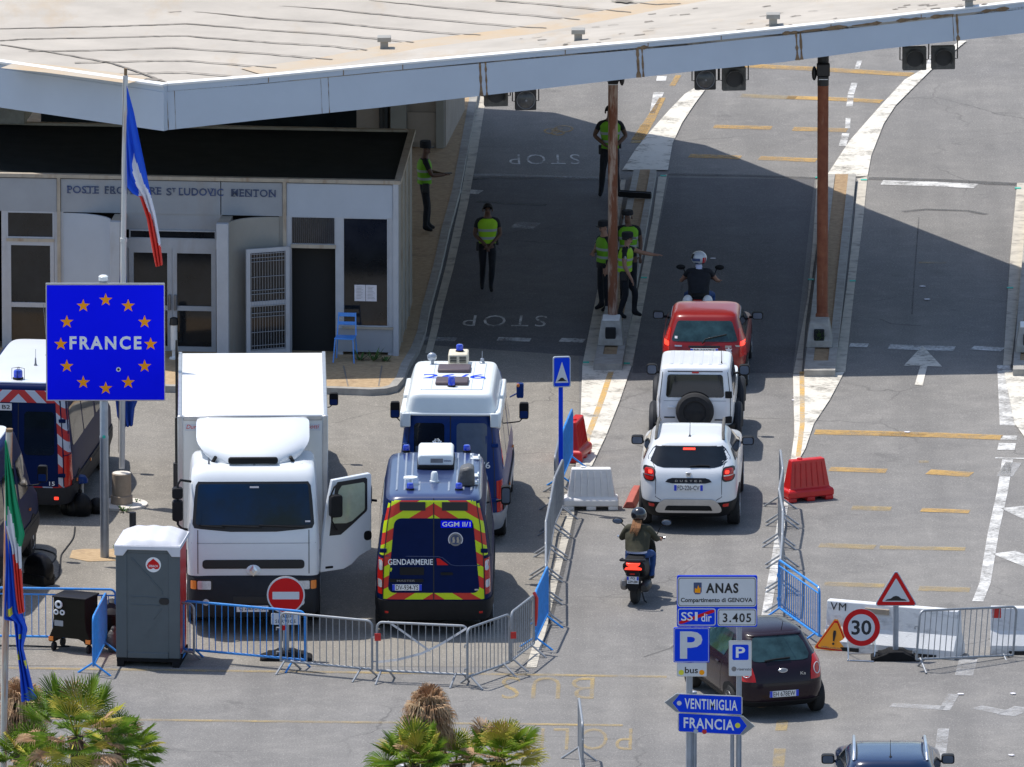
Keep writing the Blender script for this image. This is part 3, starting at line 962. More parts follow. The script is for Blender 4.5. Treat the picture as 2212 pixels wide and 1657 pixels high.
# entrance: curved wing walls, double door in between
def wing(x0, x1, flip):
    a, b = (fx(x0), FP(247, 600, -0.76).x - 0.06) if not flip else (FP(487, 600, -0.76).x + 0.04, fx(x1))
    zt2 = Zb - 0.02
    def f(u, v):
        s = u if not flip else 1 - u
        out = 0.72 * (1 - math.cos(s * pi / 2 * 0.98)) if False else 0.72 * (1 - math.sqrt(max(0, 1 - s * s)))
        return (a + (b - a) * u, -0.02 - out, Z0 + (zt2 - Z0) * v)
    mb = MB()
    mb.grid(f, 24, 1, thick=(0, 0.06, 0))
    return mb
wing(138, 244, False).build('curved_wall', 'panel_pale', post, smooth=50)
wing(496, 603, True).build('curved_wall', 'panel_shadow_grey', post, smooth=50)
def outbox(name, xa, xb, y0, y1, z0, z1, m):
    mb = MB()
    mb.box(((xa + xb) / 2, (y0 + y1) / 2, (z0 + z1) / 2), (xb - xa, y1 - y0, z1 - z0))
    return mb.build(name, m, post, 0.008)
pl, pr = FP(247, 600, -0.76).x, FP(265, 600, -0.76).x
outbox('entrance_post', pl - 0.08, pr, -0.80, -0.66, Z0, Zb - 0.01, 'frame_white')
outbox('soffit', pl - 0.08, pr, -0.66, 0.0, Zb - 0.10, Zb - 0.02, 'post_tan')
pl, pr = FP(468, 600, -0.76).x, FP(487, 600, -0.76).x
outbox('entrance_post', pl, pr + 0.06, -0.80, -0.66, Z0, Zb - 0.01, 'frame_white')
outbox('soffit', pl, pr + 0.06, -0.66, 0.0, Zb - 0.10, Zb - 0.02, 'post_tan')
z1 = FP(370, 497).z
z2 = FP(370, 516).z
z3 = FP(370, 536).z
wall('door_header', 262, 480, z1, Zb - 0.003, 'panel_grey', 0.01, 0.1)
framed('transom_window', 280, 467, z2, z1, fw=0.02)
wall('door_lintel', 262, 480, z3, z2, 'frame_white', 0.04, 0.1)
wall('wall_panel', 247, 278, Z0, z3, 'frame_white', 0.0, 0.1)
for a, b in ((279, 372), (372.6, 467)):
    d = framed('glass_door', a, b, Z0, z3, bars_z=(FP(370, 665).z,), fw=0.09)
    mb = MB()
    hx = fx(367 if b < 400 else 379)
    mb.box((hx, -0.06, FP(370, 652).z), (0.05, 0.05, 0.30))
    mb.build('handle', 'grey_metal', d, 0.01)
# right bay: open doorway with grille door, window
wall('wall_panel', 603, 612, Z0, Zb, 'panel_shadow_grey', 0.0, 0.1)
wall('wall_post', 612, 630, Z0, Zb, 'frame_white', 0.03, 0.1)
wall('wall_post', 725, 741, Z0, Zb, 'frame_white', 0.03, 0.1)
wall('wall_post', 838, 850, Z0, Zb, 'frame_white', 0.02, 0.1)
zq = FP(680, 533).z
wall('door_lintel', 629, 726, zq - 0.02, zq + 0.05, 'post_tan', 0.06, 0.1)
t = framed('transom_window', 630, 725, zq + 0.05, Zb, fw=0.015)
mb = MB()
for i in range(22):
    xx = fx(632 + i * 4.3)
    mb.tube([(xx, -0.045, zq + 0.06), (xx, -0.045, Zb - 0.02)], 0.006, 4)
mb.build('grille', 'grey_metal', t, smooth=0)
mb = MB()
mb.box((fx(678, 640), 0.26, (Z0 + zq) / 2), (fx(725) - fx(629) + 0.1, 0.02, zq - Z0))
mb.build('dark_doorway', 'dark_inside', post)  # black sheet paints the shade in the open doorway
mb = MB()
a, b = fx(630), fx(645)
mb.add([(fx(690), 0.05, zq + 0.42), (fx(641), 0.05, zq + 0.44), (fx(641), 0.05, zq + 0.40)], [(0, 1, 2)])
zw = FP(790, 705).z
framed('window', 741, 839, zw, Zb, fw=0.02)
wall('window_sill', 740, 850, zw - 0.04, zw, 'post_tan', 0.07, 0.12)
wall('lower_panel', 727, 849, Z0 + 0.06, zw - 0.04, 'panel_grey', 0.035, 0.1)
mb = MB()
zp0, zp1 = FP(790, 650).z, FP(790, 615).z
for a, b in ((766, 789.5), (790.5, 814)):
    mb.box(((fx(a) + fx(b)) / 2, -0.025, (zp0 + zp1) / 2), (fx(b) - fx(a), 0.006, zp1 - zp0))
notice = mb.build('paper_notice', 'paper', post)
mb = MB()
for a in (768, 792):
    for q in range(9):
        zz = zp1 - 0.04 - q * 0.028
        ww = 0.15 * (0.6 + 0.4 * rnd.random())
        mb.box((fx(a) + 0.02 + ww / 2, -0.0295, zz), (ww, 0.002, 0.006))
mb.build('print', 'grey_metal', notice)
# grille door folded open against the curved wall
gd = thing('grille_door', None, None)
gd.parent = post
gz0, gz1 = FP(580, 768, -0.5).z + 0.0, FP(580, 541, -0.55).z
gz0 = max(gz0, Z0 + 0.02)
ga, gb = FP(531, 650, -0.55).x, FP(625, 650, -0.12).x
hx = Vector((gb, -0.13, 0))
ex = Vector((ga, -0.50, 0))
dd = (hx - ex)
Lg = dd.length
gd.location = ex
gd.rotation_euler = (0, 0, math.atan2(dd.y, dd.x))
mb = MB()
for xx in (0.04, Lg - 0.04):
    mb.box((xx, 0, (gz0 + gz1) / 2), (0.08, 0.05, gz1 - gz0))
zm = FP(580, 657, -0.4).z
for zz, h in ((gz0 + 0.04, 0.08), (gz1 - 0.04, 0.08), (zm, 0.10)):
    mb.box((Lg / 2, 0, zz), (Lg - 0.16, 0.046, h))
mb.build('door_frame', 'frame_white', gd)
mb = MB()
for i in range(13):
    xx = 0.1 + (Lg - 0.2) * i / 12
    mb.tube([(xx, -0.03, gz0 + 0.06), (xx, -0.03, gz1 - 0.06)], 0.004, 4)
for zz in [gz0 + 0.1 + (gz1 - gz0 - 0.2) * q for q in (0, .04, .18, .34, .38, .46, .58, .62, .76, .92, .96, 1)]:
    mb.tube([(0.09, -0.036, zz), (Lg - 0.09, -0.036, zz)], 0.006, 4)
mb.build('grille', 'panel_grey', gd, smooth=0)
mb = MB()
mb.box((Lg / 2, 0.012, (gz0 + gz1) / 2), (Lg - 0.14, 0.012, gz1 - gz0 - 0.1))
mb.build('glass', 'dark_glass', gd)
# pale parapet block on the roof, far left
p = Fi @ G(-30, 268, Zc)
mb = MB()
mb.box((p.x, p.y + 0.6, Zc + 0.18), (1.5, 1.2, 0.36))
mb.build('roof_block', 'concrete', post, 0.02)

# second booth behind, under the canopy
A1 = G(962, 320, 0.12)
booth = thing('customs_booth', 'dim cream booth with curtained windows behind the border post roof', 'building', A1, frz)
mb = MB()
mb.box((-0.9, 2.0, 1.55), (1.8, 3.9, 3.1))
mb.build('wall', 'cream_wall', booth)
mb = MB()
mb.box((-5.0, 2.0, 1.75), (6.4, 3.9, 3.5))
mb.build('dark_wall', 'bitumen', booth)  # deep shade under the canopy put into the wall as near-black
mb = MB()
for xx in (-0.10, -0.86, -1.02):
    mb.box((xx, -0.02, 1.55), (0.16, 0.12, 3.08))
mb.build('wall_post', 'panel_shadow_grey', booth)
mb = MB()
mb.box((-0.48, 0.0, 0.42), (0.58, 0.06, 0.62))
mb.build('lower_panel', 'cream_wall', booth)
for xx, ww in ((-1.45, 0.5), (-2.0, 0.45)):
    mb = MB()
    mb.box((xx, -0.012, 2.0), (ww, 0.03, 1.5))
    wdw = mb.build('window', 'dark_glass', booth)
    if xx > -2.5:
        mb = MB()
        for dx in (-0.17, 0.0, 0.15):
            mb.box((xx + dx, -0.032, 2.05), (0.1, 0.008, 1.36))
        mb.build('curtain', 'curtain', wdw)

# ================================================================== CANOPY
N0, N1 = G(362, 805), G(2212, 763.6)
fdir = (N1 - N0).normalized()
fnr = Vector((-fdir.y, fdir.x, 0))     # away from us
def onF(x, y, back=0.0):
    return on_plane(x, y, N0 + fnr * back, fnr)
canopy = thing('border_canopy', 'huge pale flat canopy roof with blue grey fascia spanning the border lanes', 'canopy', N0)
Cm = -N0
def cbuild(mb, name, m, parent=canopy, **k):
    mb.T = None
    mb.v = [tuple(Vector(q) - N0) for q in mb.v]
    return mb.build(name, m, parent, **k)
topx = [(362, 182), (554.6, 167), (819, 141.4), (1138, 112.3), (1479, 83), (1693, 61), (1893, 39.6), (2212, 4), (2480, -26)]
botx = [(362, 281), (554.6, 260), (819, 232.6), (1138, 195.6), (1479, 156), (1693, 134.0), (1893, 107.5), (2212, 71.4), (2480, 41)]
FT = [onF(*q) for q in topx]
FB = [onF(*q) for q in botx]
zc = FT[0].z
# left fascia, level, running back to the left
L1 = G(-330, 698)
ldir = (L1 - N0).normalized()
LT = Vector((L1.x, L1.y, FT[0].z))
LB = Vector((L1.x, L1.y, FB[0].z))
lnr = Vector((ldir.y, -ldir.x, 0))
def fascia(T, B, nb, name, m, k0=0.0, k1=1.0, proud=0.0, th=0.12, extra=None):
    mb = MB()
    n = len(T)
    P = [T[i].lerp(B[i], k0) - nb * proud for i in range(n)]
    Q = [T[i].lerp(B[i], k1) - nb * proud for i in range(n)]
    V = P + Q + [p + nb * th for p in P] + [q + nb * th for q in Q]
    F = [(i, i + 1, n + i + 1, n + i) for i in range(n - 1)] + [(2 * n + i, 3 * n + i, 3 * n + i + 1, 2 * n + i + 1) for i in range(n - 1)]
    F += [(i, 2 * n + i, 2 * n + i + 1, i + 1) for i in range(n - 1)] + [(n + i, n + i + 1, 3 * n + i + 1, 3 * n + i) for i in range(n - 1)]
    F += [(0, n, 3 * n, 2 * n), (n - 1, 3 * n - 1, 4 * n - 1, 2 * n - 1)]
    mb.add(V, F)
    if extra:
        mb.add(extra.v, extra.f, 1)
    return cbuild(mb, name, m, smooth=0)
fascia(FT, FB, fnr, 'fascia_trim', 'fascia_white', 0.025, 0.148, 0.012)
fascia(FT, FB, fnr, 'coping', 'coping_white', -0.02, 0.024, 0.03, 0.2)
fascia([LT, FT[0]], [LB, FB[0]], -lnr, 'fascia', 'fascia_white', 0.15, 1.0)
fascia([LT, FT[0]], [LB, FB[0]], -lnr, 'fascia_trim', 'fascia_white', 0.025, 0.148, 0.012)
fascia([LT, FT[0]], [LB, FB[0]], -lnr, 'coping', 'coping_white', -0.02, 0.024, 0.03, 0.2)
# joints and rust runs in the fascia
def lerpx(L, x):
    for (x0, y0), (x1, y1) in zip(L, L[1:]):
        if x0 <= x <= x1:
            return y0 + (y1 - y0) * (x - x0) / (x1 - x0)
    return L[-1][1]
mb = MB()
mj = MB()
for x, ww in ((708, 0.010), (692, 0.006), (1036, 0.045), (1048, 0.035), (1376, 0.05), (1386, 0.03), (1719, 0.055), (1728, 0.04), (2057, 0.016), (2066, 0.04), (376, 0.008), (360, 0.012)):
    yt, yb = lerpx(topx, max(362, x)), lerpx(botx, max(362, x))
    k = 9
    L, Rr = [], []
    for i in range(k + 1):
        t = 0.155 + 0.84 * i / k
        y = yt + (yb - yt) * t
        w2 = ww * (0.35 + 1.1 * rnd.random()) * (1.4 if i >= k - 1 else 1)
        p = onF(x + 4 * t, y, -0.006)
        L.append(p - fdir * w2 / 2)
        Rr.append(p + fdir * w2 / 2)
    mb.add(L + Rr, [(i, k + 1 + i, k + 2 + i, i + 1) for i in range(k)])
for x in (580, 742, 870, 1221, 1400, 1558, 1795, 1990):
    yt, yb = lerpx(topx, x), lerpx(botx, x)
    p, q = onF(x, yt + (yb - yt) * .03, -0.016), onF(x, yt + (yb - yt) * .15, -0.016)
    mb.add([p - fdir * .008, p + fdir * .008, q + fdir * .008, q - fdir * .008], [(0, 1, 2, 3)])
for x0, x1 in ((1725, 1830), (1840, 1905), (1935, 2000), (2010, 2060), (2120, 2180), (1690, 1726), (1375, 1400)):
    k = 6
    L, Rr = [], []
    for i in range(k + 1):
        x = x0 + (x1 - x0) * i / k
        yt, yb = lerpx(topx, x), lerpx(botx, x)
        p = onF(x, yt + (yb - yt) * 0.155, -0.016)
        w2 = 0.035 * (0.3 + rnd.random()) * (0.3 if i in (0, k) else 1)
        L.append(p + Vector((0, 0, w2)))
        Rr.append(p - Vector((0, 0, w2)))
    mb.add(L + Rr, [(i, i + 1, k + 2 + i, k + 1 + i) for i in range(k)])
fascia(FT, FB, fnr, 'fascia', ['fascia_white', 'rust_streak'], 0.15, 1.0, extra=mb)
# roof: main deck (level) and the wing that lifts to the fascia
val = [(400, 178), (555, 160), (713, 140), (885, 106), (1138, 74), (1268, 50), (1426, 18), (1532, -2), (1640, -24)]
VA = [G(x, y, zc - 0.02) for x, y in val]
far_px = [(2480, 757, 1.0), (1915, 535, 0.72), (1600, 408, 0.5), (1300, 285, 0.2), (1110, 250, 0.0), (990, 217, 0.0), (500, 190, 0), (-330, 190, 0)]
zN = FT[-1].z
FAR = []
for x, y, k in far_px:
    p = G(x, y)
    FAR.append(Vector((p.x, p.y, zc + (zN - zc) * k)))
deck = [FT[0]] + VA + FAR[3:] + [LT]
wingp = FT + FAR[1:4] + list(reversed(VA))
WTRI = []
mb = MB()
for poly in (deck, wingp):
    tri = tessellate_polygon([[Vector((p.x, p.y, 0)) for p in poly]])
    mb.add([p for p in poly], tri)
    mb.add([p - Vector((0, 0, 0.14)) for p in poly], tri)
    if poly is wingp:
        WTRI = [[poly[i] for i in t] for t in tri]
    n = len(poly)
    mb.add(poly + [p - Vector((0, 0, 0.14)) for p in poly], [(i, (i + 1) % n, n + (i + 1) % n, n + i) for i in range(n)])
deck_mb = mb
def on_wing(x, y):
    d = ray(x, y)
    for t in WTRI:
        h = intersect_ray_tri(t[0], t[1], t[2], d, cam_pos, True)
        if h:
            return h
    return G(x, y, zc)
up = Vector((0, 0, 0.012))
mb = MB()
for i in range(len(VA)):
    pass
strip3(mb, [p + up * 1.5 for p in VA[1:]], 1.15)
cbuild(mb, 'roof_gutter', 'gutter_rust', smooth=0)
mb = MB()
strip3(mb, [G(x, y, zc + 0.012) for x, y in ((20, 140), (120, 150), (220, 163), (300, 174))], 0.7)
cbuild(mb, 'roof_gutter', 'gutter_rust', smooth=0)
seams = [[(-60, 11), (0, 9), (90, 7), (200, 5), (345, 0)], [(-60, 39), (0, 37), (90, 33.5), (185, 31), (300, 27.5), (402, 24), (470, 29), (584, 40), (721, 48), (806, 57), (951, 70), (1038, 75)],
         [(-60, 64), (0, 62), (120, 59), (240, 56), (330, 53), (400, 50.5), (500, 58), (584, 65), (713, 73), (819, 83), (893, 91)],
         [(-60, 90), (0, 87), (60, 83.5), (160, 82), (300, 78.5), (390, 76), (480, 83), (584, 91), (713, 98), (792, 108)],
         [(61, 110), (160, 109), (260, 106), (370, 102.5), (480, 109), (584, 116), (718, 128)], [(161, 135), (240, 133), (330, 130.5), (400, 130), (500, 138), (597, 146)],
         [(259, 159), (330, 156), (400, 155.5), (500, 164)], [(402, 0), (500, 7), (584, 11), (721, 20), (819, 30), (925, 40), (1138, 58), (1180, 60)],
         [(792, 0), (925, 12), (1050, 24), (1138, 31), (1252, 42)], [(1070, 0), (1160, 7), (1268, 17), (1363, 26)], [(1320, 1), (1420, 9), (1470, 7)],
         [(0, 96), (110, 112), (240, 135), (300, 155), (355, 176)]]
mb = MB()
for s in seams:
    P = []
    for (x0, y0), (x1, y1) in zip(s, s[1:]):
        for q in range(6):
            P.append(G(x0 + (x1 - x0) * q / 6, y0 + (y1 - y0) * q / 6 + rnd.uniform(-0.5, 0.5), zc + 0.008))
    P.append(G(*s[-1], zc + 0.008))
    for k in range(0, len(P) - 1):
        strip3(mb, P[k:k + 2], 0.05 + 0.025 * rnd.random())
for x0, x1, y0, y1, ww in ((305, 355, 6.5, 5.5, 0.22), (362, 392, 26, 24, 0.2), (318, 345, 171, 173, 0.2), (1330, 1362, 1, 4, 0.25)):
    strip3(mb, [G(x0, y0, zc + 0.011), G((x0 + x1) / 2, (y0 + y1) / 2 - 1, zc + 0.011), G(x1, y1, zc + 0.011)], ww)
for q in range(46):
    x = rnd.uniform(1120, 2180)
    yt = lerpx(topx, x)
    yv = max(2, lerpx(val, min(x, 1640))) if x < 1530 else 2
    y = yv + 8 + (yt - yv - 10) * rnd.random()
    if y > yt - 3:
        continue
    l = rnd.uniform(4, 24)
    a, b = on_wing(x, y) + up, on_wing(x + l, y - l * 0.1 + rnd.uniform(-1, 1)) + up
    strip3(mb, [a, (a + b) / 2 + Vector((0, rnd.uniform(-.05, .05), 0)), b], 0.03 + 0.10 * rnd.random() ** 2)
deck_mb.add(mb.v, mb.f, 1)
cbuild(deck_mb, 'roof_deck', ['roof_membrane', 'seam_tar'], smooth=0)
for x, y in ((830, 103), (1249, 86.5), (1670, 53.5), (2093, 13.5)):
    p = on_wing(x, y) if x > 1000 else G(x, y, zc)
    mb = MB()
    mb.box(p + Vector((0, 0, 0.05)), (0.15, 0.15, 0.16))
    mb.box(p + Vector((0, 0, 0.175)), (0.26, 0.26, 0.09))
    cbuild(mb, 'roof_vent', 'panel_shadow_grey', bevel=0.01)
# steel columns
def column(x, y, z0, z1, r, m, parent=canopy, low=None):
    p = G(x, y, z0)
    mb = MB()
    mb.lathe([(r, z0), (r, z1)], (p.x, p.y, 0), 16)
    if low:
        mb.lathe([(r * 1.2, z0), (r * 1.2, z0 + 0.1), (r * 1.05, z0 + 0.13)], (p.x, p.y, 0), 16)
    return cbuild(mb, 'support_column', m), p
c1, p1 = column(1323.5, 690, 0.5, 5.75, 0.092, 'rusty_pole')
c2, p2 = column(1776, 690, 0.5, 5.05, 0.105, 'red_rust_pole', low=1)
mb = MB()
mb.lathe([(0.108, 5.05), (0.108, 6.2)], (p2.x, p2.y, 0), 16)
cbuild(mb, 'column_head', 'black_metal')
c3, p3 = column(830, 330, 0.0, 5.3, 0.1, 'black_metal')
c4, p4 = column(318, 560, 0.0, 4.9, 0.17, 'cream_wall')
# floodlights on the columns
for p, z, sg in ((p1, 5.28, 1), (p2, 5.38, -1)):
    fl = thing('floodlight', 'black floodlight strapped to the %s column' % ('pale rusty' if sg > 0 else 'dark red'), 'floodlight', (p.x, p.y - 0.12, z), 0, 'floodlights on the canopy columns')
    mb = MB()
    mb.box((0, -0.03, 0.0), (0.25, 0.16, 0.24))
    mb.box((0, -0.06, -0.14), (0.2, 0.12, 0.05))
    mb.build('housing', 'black_metal', fl, 0.02)
    mb = MB()
    mb.box((0, -0.06, -0.175), (0.17, 0.10, 0.015))
    mb.build('lens', 'lamp_clear', fl)
    mb = MB()
    mb.ell((0.17 * sg, 0.02, -0.08), (0.05, 0.08, 0.14))
    mb.build('spotlight', 'black_metal', fl)
# lane signals hanging from the canopy edge
SIGS = [(1072, 205, 1, 'first lane signal from the left, dark hooded, half behind the fascia'),
        (1136, 216, 0, 'round-lensed lane signal hanging left of the pale rusty column'),
        (1524, 172, 0, 'glassy round-lensed lane signal left of its hooded neighbour'),
        (1586, 171, 1, 'weathered hooded lane signal between the two columns'),
        (1976, 127, 1, 'left one of two hooded signals at the right canopy end'),
        (2038, 125, 1, 'rightmost hooded lane signal under the canopy')]
for x, y, hood, lab in SIGS:
    p = onF(x, y, 0.30)
    s = thing('lane_signal', lab, 'traffic signal', p, math.atan2(fdir.y, fdir.x), 'lane signals hanging from the canopy edge')
    mb = MB()
    hw = 0.225 if hood else 0.20
    mb.prism(rrect(-hw, -hw, hw, hw, 0.02), 0.0, 0.12)
    mb.build('housing', 'signal_grey' if hood else 'black_metal', s, 0.008)
    mb = MB()
    if hood:
        mb.lathe([(0.165, -0.003), (0.165, -0.006), (0.0, -0.006)], (0, 0, 0.01), 28, axis='Y')
        mb.build('lens', 'black_metal', s)
        mb = MB()
        def vis(u, v):
            a = R(-40 + 260 * u)
            return (0.172 * math.cos(a), -0.005 - v * (0.17 - 0.05 * abs(u - .5)), 0.01 + 0.172 * math.sin(a))
        mb.grid(vis, 24, 1, thick=(0, 0, 0.006))
        mb.build('visor', 'signal_grey', s)
    else:
        mb.lathe([(0.17, -0.004), (0.12, -0.03), (0.05, -0.045), (0.0, -0.048)], (0, 0, 0), 28, axis='Y')
        mb.build('lens', 'lens_grey', s)
        mb = MB()
        mb.tube([(0.172 * math.cos(a), -0.012, 0.172 * math.sin(a)) for a in [2 * pi * i / 28 for i in range(29)]], 0.008, 6)
        mb.lathe([(0.02, -0.046), (0.02, -0.07), (0.0, -0.07)], (0, 0, 0), 10, axis='Y')
        mb.build('lens_ring', 'grey_metal', s)
    mb = MB()
    for sx in (-1, 1):
        mb.tube([(sx * (hw + 0.05), 0.06, hw + 0.25), (sx * (hw + 0.05), 0.06, -0.03), (sx * (hw - 0.01), 0.06, -0.03)], 0.012, 6)
    mb.build('bracket', 'black_metal', s)

# concrete footings of the columns
for (x, y), lab, fill in (((1320, 737), 'chipped white-topped concrete block at foot of pale rusty column', 'kerb'), ((1770, 741), 'grey concrete block at foot of dark red column', 'weed'), ((2222, 752), 'concrete block cut by the right picture edge', 'kerb')):
    p = G(x, y, 0.15)
    f = thing('concrete_footing', lab, 'concrete block', (p.x, p.y, 0.15), R(-2), 'concrete footings of the canopy columns')
    mb = MB()
    def sect(hw, hd, z, cy=0.0):
        return [(-hw, cy - hd, z), (hw, cy - hd, z), (hw, cy + hd, z), (-hw, cy + hd, z)]
    V = sect(0.245, 0.42, 0) + sect(0.235, 0.40, 0.12) + sect(0.185, 0.27, 0.42, 0.08) + sect(0.17, 0.25, 0.44, 0.08)
    F = [(3, 2, 1, 0), (12, 13, 14, 15)]
    for k in range(3):
        F += [(4 * k + i, 4 * k + (i + 1) % 4, 4 * k + 4 + (i + 1) % 4, 4 * k + 4 + i) for i in range(4)]
    mb.add(V, F)
    mb.build('block', 'concrete', f, 0.012, smooth=0)
    mb = MB()
    mb.box((0, -0.345, 0.22), (0.20, 0.10, 0.24))
    mb.build('recess', 'dark_inside', f, 0.02)
    if fill == 'weed':
        mb = MB()
        for q in range(40):
            a = Vector((rnd.uniform(-.08, .08), -0.40 + rnd.uniform(-.02, .02), 0.12 + rnd.random() * 0.2))
            b = a + Vector((rnd.uniform(-.06, .06), -0.03, rnd.uniform(0, .07)))
            mb.add([a, a + Vector((.02, 0, 0)), b], [(0, 1, 2)])
        mb.build('ivy', 'weed', f, smooth=0)
    else:
        mb = MB()
        mb.prism([(-0.16, 0), (0.16, 0), (0.17, 0.06), (0.1, 0.05), (0.02, 0.07), (-0.08, 0.045), (-0.17, 0.06)], -0.17, 0.32, plane='XZ')
        for i in range(len(mb.v)):
            v = mb.v[i]
            mb.v[i] = (v[0], v[1], 0.452 - v[2])
        mb.build('paint_remnant', 'coping_white', f, smooth=0)
mb = MB()
mb.box((0, 0, 0.055), (0.66, 0.09, 0.11))
mb.box((0, 0.05, 0.10), (0.64, 0.03, 0.05))
p = G(1372, 427, 0.15)
tag(mb.build('timber_beam', 'black_plastic', None, 0.012, loc=(p.x, p.y, 0.152), rz=R(-16)), 'dark beam lying across the traffic island', 'beam')

# ================================================================== VEHICLE TOOLKIT
# a vehicle's own axes: x right, y forward, z up, origin on the ground under the middle of its tail
class Shell:
    """A body made of stacked outlines: (z, half width, rear y, front y, squareness)."""
    def __init__(s, levels):
        s.L = levels
    def at(s, z):
        L = s.L
        if z <= L[0][0]:
            return L[0]
        for a, b in zip(L, L[1:]):
            if a[0] <= z <= b[0]:
                t = (z - a[0]) / max(1e-9, b[0] - a[0])
                return tuple(p + (q - p) * t for p, q in zip(a, b))
        return L[-1]
    def ring(s, lv, n=72):
        z, w, yr, yf, e = lv
        yc, l = (yr + yf) / 2, (yf - yr) / 2
        P = []
        for i in range(n):
            a = 2 * pi * (i + 0.5) / n
            ca, sa = math.cos(a), math.sin(a)
            P.append((w * math.copysign(abs(ca) ** (2 / e), ca), yc + l * math.copysign(abs(sa) ** (2 / e), sa), z))
        return P
    def mesh(s, z0=None, z1=None, n=72, off=0.0):
        L = [l for l in s.L if (z0 is None or l[0] > z0 + 1e-6) and (z1 is None or l[0] < z1 - 1e-6)]
        if z0 is not None:
            L = [s.at(z0)] + L
        if z1 is not None:
            L = L + [s.at(z1)]
        mb = MB()
        V, F = [], []
        for lv in L:
            V += s.ring((lv[0], lv[1] + off, lv[2] - off, lv[3] + off, lv[4]), n)
        k = len(L)
        for i in range(k - 1):
            for j in range(n):
                F.append((i * n + j, i * n + (j + 1) % n, (i + 1) * n + (j + 1) % n, (i + 1) * n + j))
        F.append(tuple(reversed(range(n))))
        F.append(tuple((k - 1) * n + j for j in range(n)))
        mb.add(V, F)
        return mb
    def rear(s, x, z, off=0.0):
        _, w, yr, yf, e = s.at(z)
        yc, l = (yr + yf) / 2, (yf - yr) / 2
        return yc - l * max(0.0, 1 - min(1, abs(x / w)) ** e) ** (1 / e) - off
    def front(s, x, z, off=0.0):
        _, w, yr, yf, e = s.at(z)
        yc, l = (yr + yf) / 2, (yf - yr) / 2
        return yc + l * max(0.0, 1 - min(1, abs(x / w)) ** e) ** (1 / e) + off
    def side(s, y, z, sg, off=0.0):
        _, w, yr, yf, e = s.at(z)
        yc, l = (yr + yf) / 2, (yf - yr) / 2
        return sg * (w * max(0.0, 1 - min(1, abs((y - yc) / l)) ** e) ** (1 / e) + off)
    def patch(s, face, rows, off=0.006, nx=14, nz=6, mb=None, mi=0, th=0.014):
        """A thin curved piece on the body. rows: (z, a, b) from bottom to top; a, b across (x, or y on a side)."""
        def row(v):
            q = v * (len(rows) - 1)
            i = min(int(q), len(rows) - 2)
            t = q - i
            return [p + (r - p) * t for p, r in zip(rows[i], rows[i + 1])]
        def P(u, v, o):
            z, a, b = row(v)
            c = a + (b - a) * u
            if face == 'rear':
                return Vector((c, s.rear(c, z, o), z))
            if face == 'front':
                return Vector((c, s.front(c, z, o), z))
            sg = 1 if face == 'right' else -1
            return Vector((s.side(c, z, sg, o), c, z))
        nv = nz * (len(rows) - 1)
        mb = mb or MB()
        W = nx + 1
        V = [P(i / nx, j / nv, off) for j in range(nv + 1) for i in range(W)]
        V += [P(i / nx, j / nv, off - th) for j in range(nv + 1) for i in range(W)]
        n0 = W * (nv + 1)
        F = [(j * W + i, j * W + i + 1, (j + 1) * W + i + 1, (j + 1) * W + i) for j in range(nv) for i in range(nx)]
        edge = list(range(0, W)) + [j * W + nx for j in range(1, nv + 1)] + [nv * W + i for i in range(nx - 1, -1, -1)] + [j * W for j in range(nv - 1, 0, -1)]
        for q in range(len(edge)):
            a, b = edge[q], edge[(q + 1) % len(edge)]
            F.append((b, a, a + n0, b + n0))
        mb.add(V, F, mi)
        return mb

def rounded_rows(z0, z1, x0, x1, r=0.06, k=4, x0t=None, x1t=None):
    """Rows of a rounded rectangle (bottom x0..x1, top x0t..x1t)."""
    x0t = x0 if x0t is None else x0t
    x1t = x1 if x1t is None else x1t
    out = []
    for i in range(k + 1):
        a = pi / 2 * i / k
        out.append((z0 + r * (1 - math.sin(a)) if False else z0 + r * (1 - math.cos(a)), r * (1 - math.sin(a))))
    top = [(z1 - (z - z0), ins) for z, ins in reversed(out)]
    rows = []
    for z, ins in out + top:
        t = (z - z0) / (z1 - z0)
        rows.append((z, x0 + (x0t - x0) * t + ins, x1 + (x1t - x1) * t - ins))
    return rows

def wheel(parent, x, y, r, wd, rim='rim', spokes=5):
    sg = 1 if x > 0 else -1
    mb = MB()
    h = wd / 2
    mb.lathe([(r * 0.62, -h), (r * 0.93, -h), (r, -h * 0.7), (r, h * 0.7), (r * 0.93, h), (r * 0.62, h)], (x, y, r), 28, axis='X')
    o = mb.build('wheel', 'tyre', parent)
    mb = MB()
    xo = x + sg * h
    mb.lathe([(r * 0.63, -0.03), (r * 0.60, 0.004), (r * 0.55, -0.01), (r * 0.5, -0.05), (0.0, -0.05)] if sg > 0 else
             [(r * 0.63, 0.03), (r * 0.60, -0.004), (r * 0.55, 0.01), (r * 0.5, 0.05), (0.0, 0.05)], (xo, y, r), 24, axis='X')
    for i in range(spokes):
        a = 2 * pi * i / spokes
        M = Matrix.Rotation(a, 3, 'X')
        mb.box(Vector((xo - sg * 0.015, y, r)) + M @ Vector((0, 0, r * 0.29)), (0.03, r * 0.16, r * 0.56), 0, M=M)
    mb.lathe([(r * 0.14, -0.01), (r * 0.12, 0.006), (0, 0.008)], (xo - 0.0, y, r), 12, axis='X')
    mb.build('rim', rim, o)
    return o

def arch(shell, parent, ys, r, zc_, m='black_plastic', off=0.008, z_lo=0.22):
    for sg, nm in ((1, 'right'), (-1, 'left')):
        for y in ys:
            rows = []
            for i in range(9):
                z = z_lo + (zc_ + r - z_lo) * i / 8
                dz = max(0.0, r * r - max(0, z - zc_) ** 2)
                rows.append((z, y - math.sqrt(dz), y + math.sqrt(dz)))
            shell.patch(nm, rows, off, 8, 1).build('wheel_arch', m, parent)

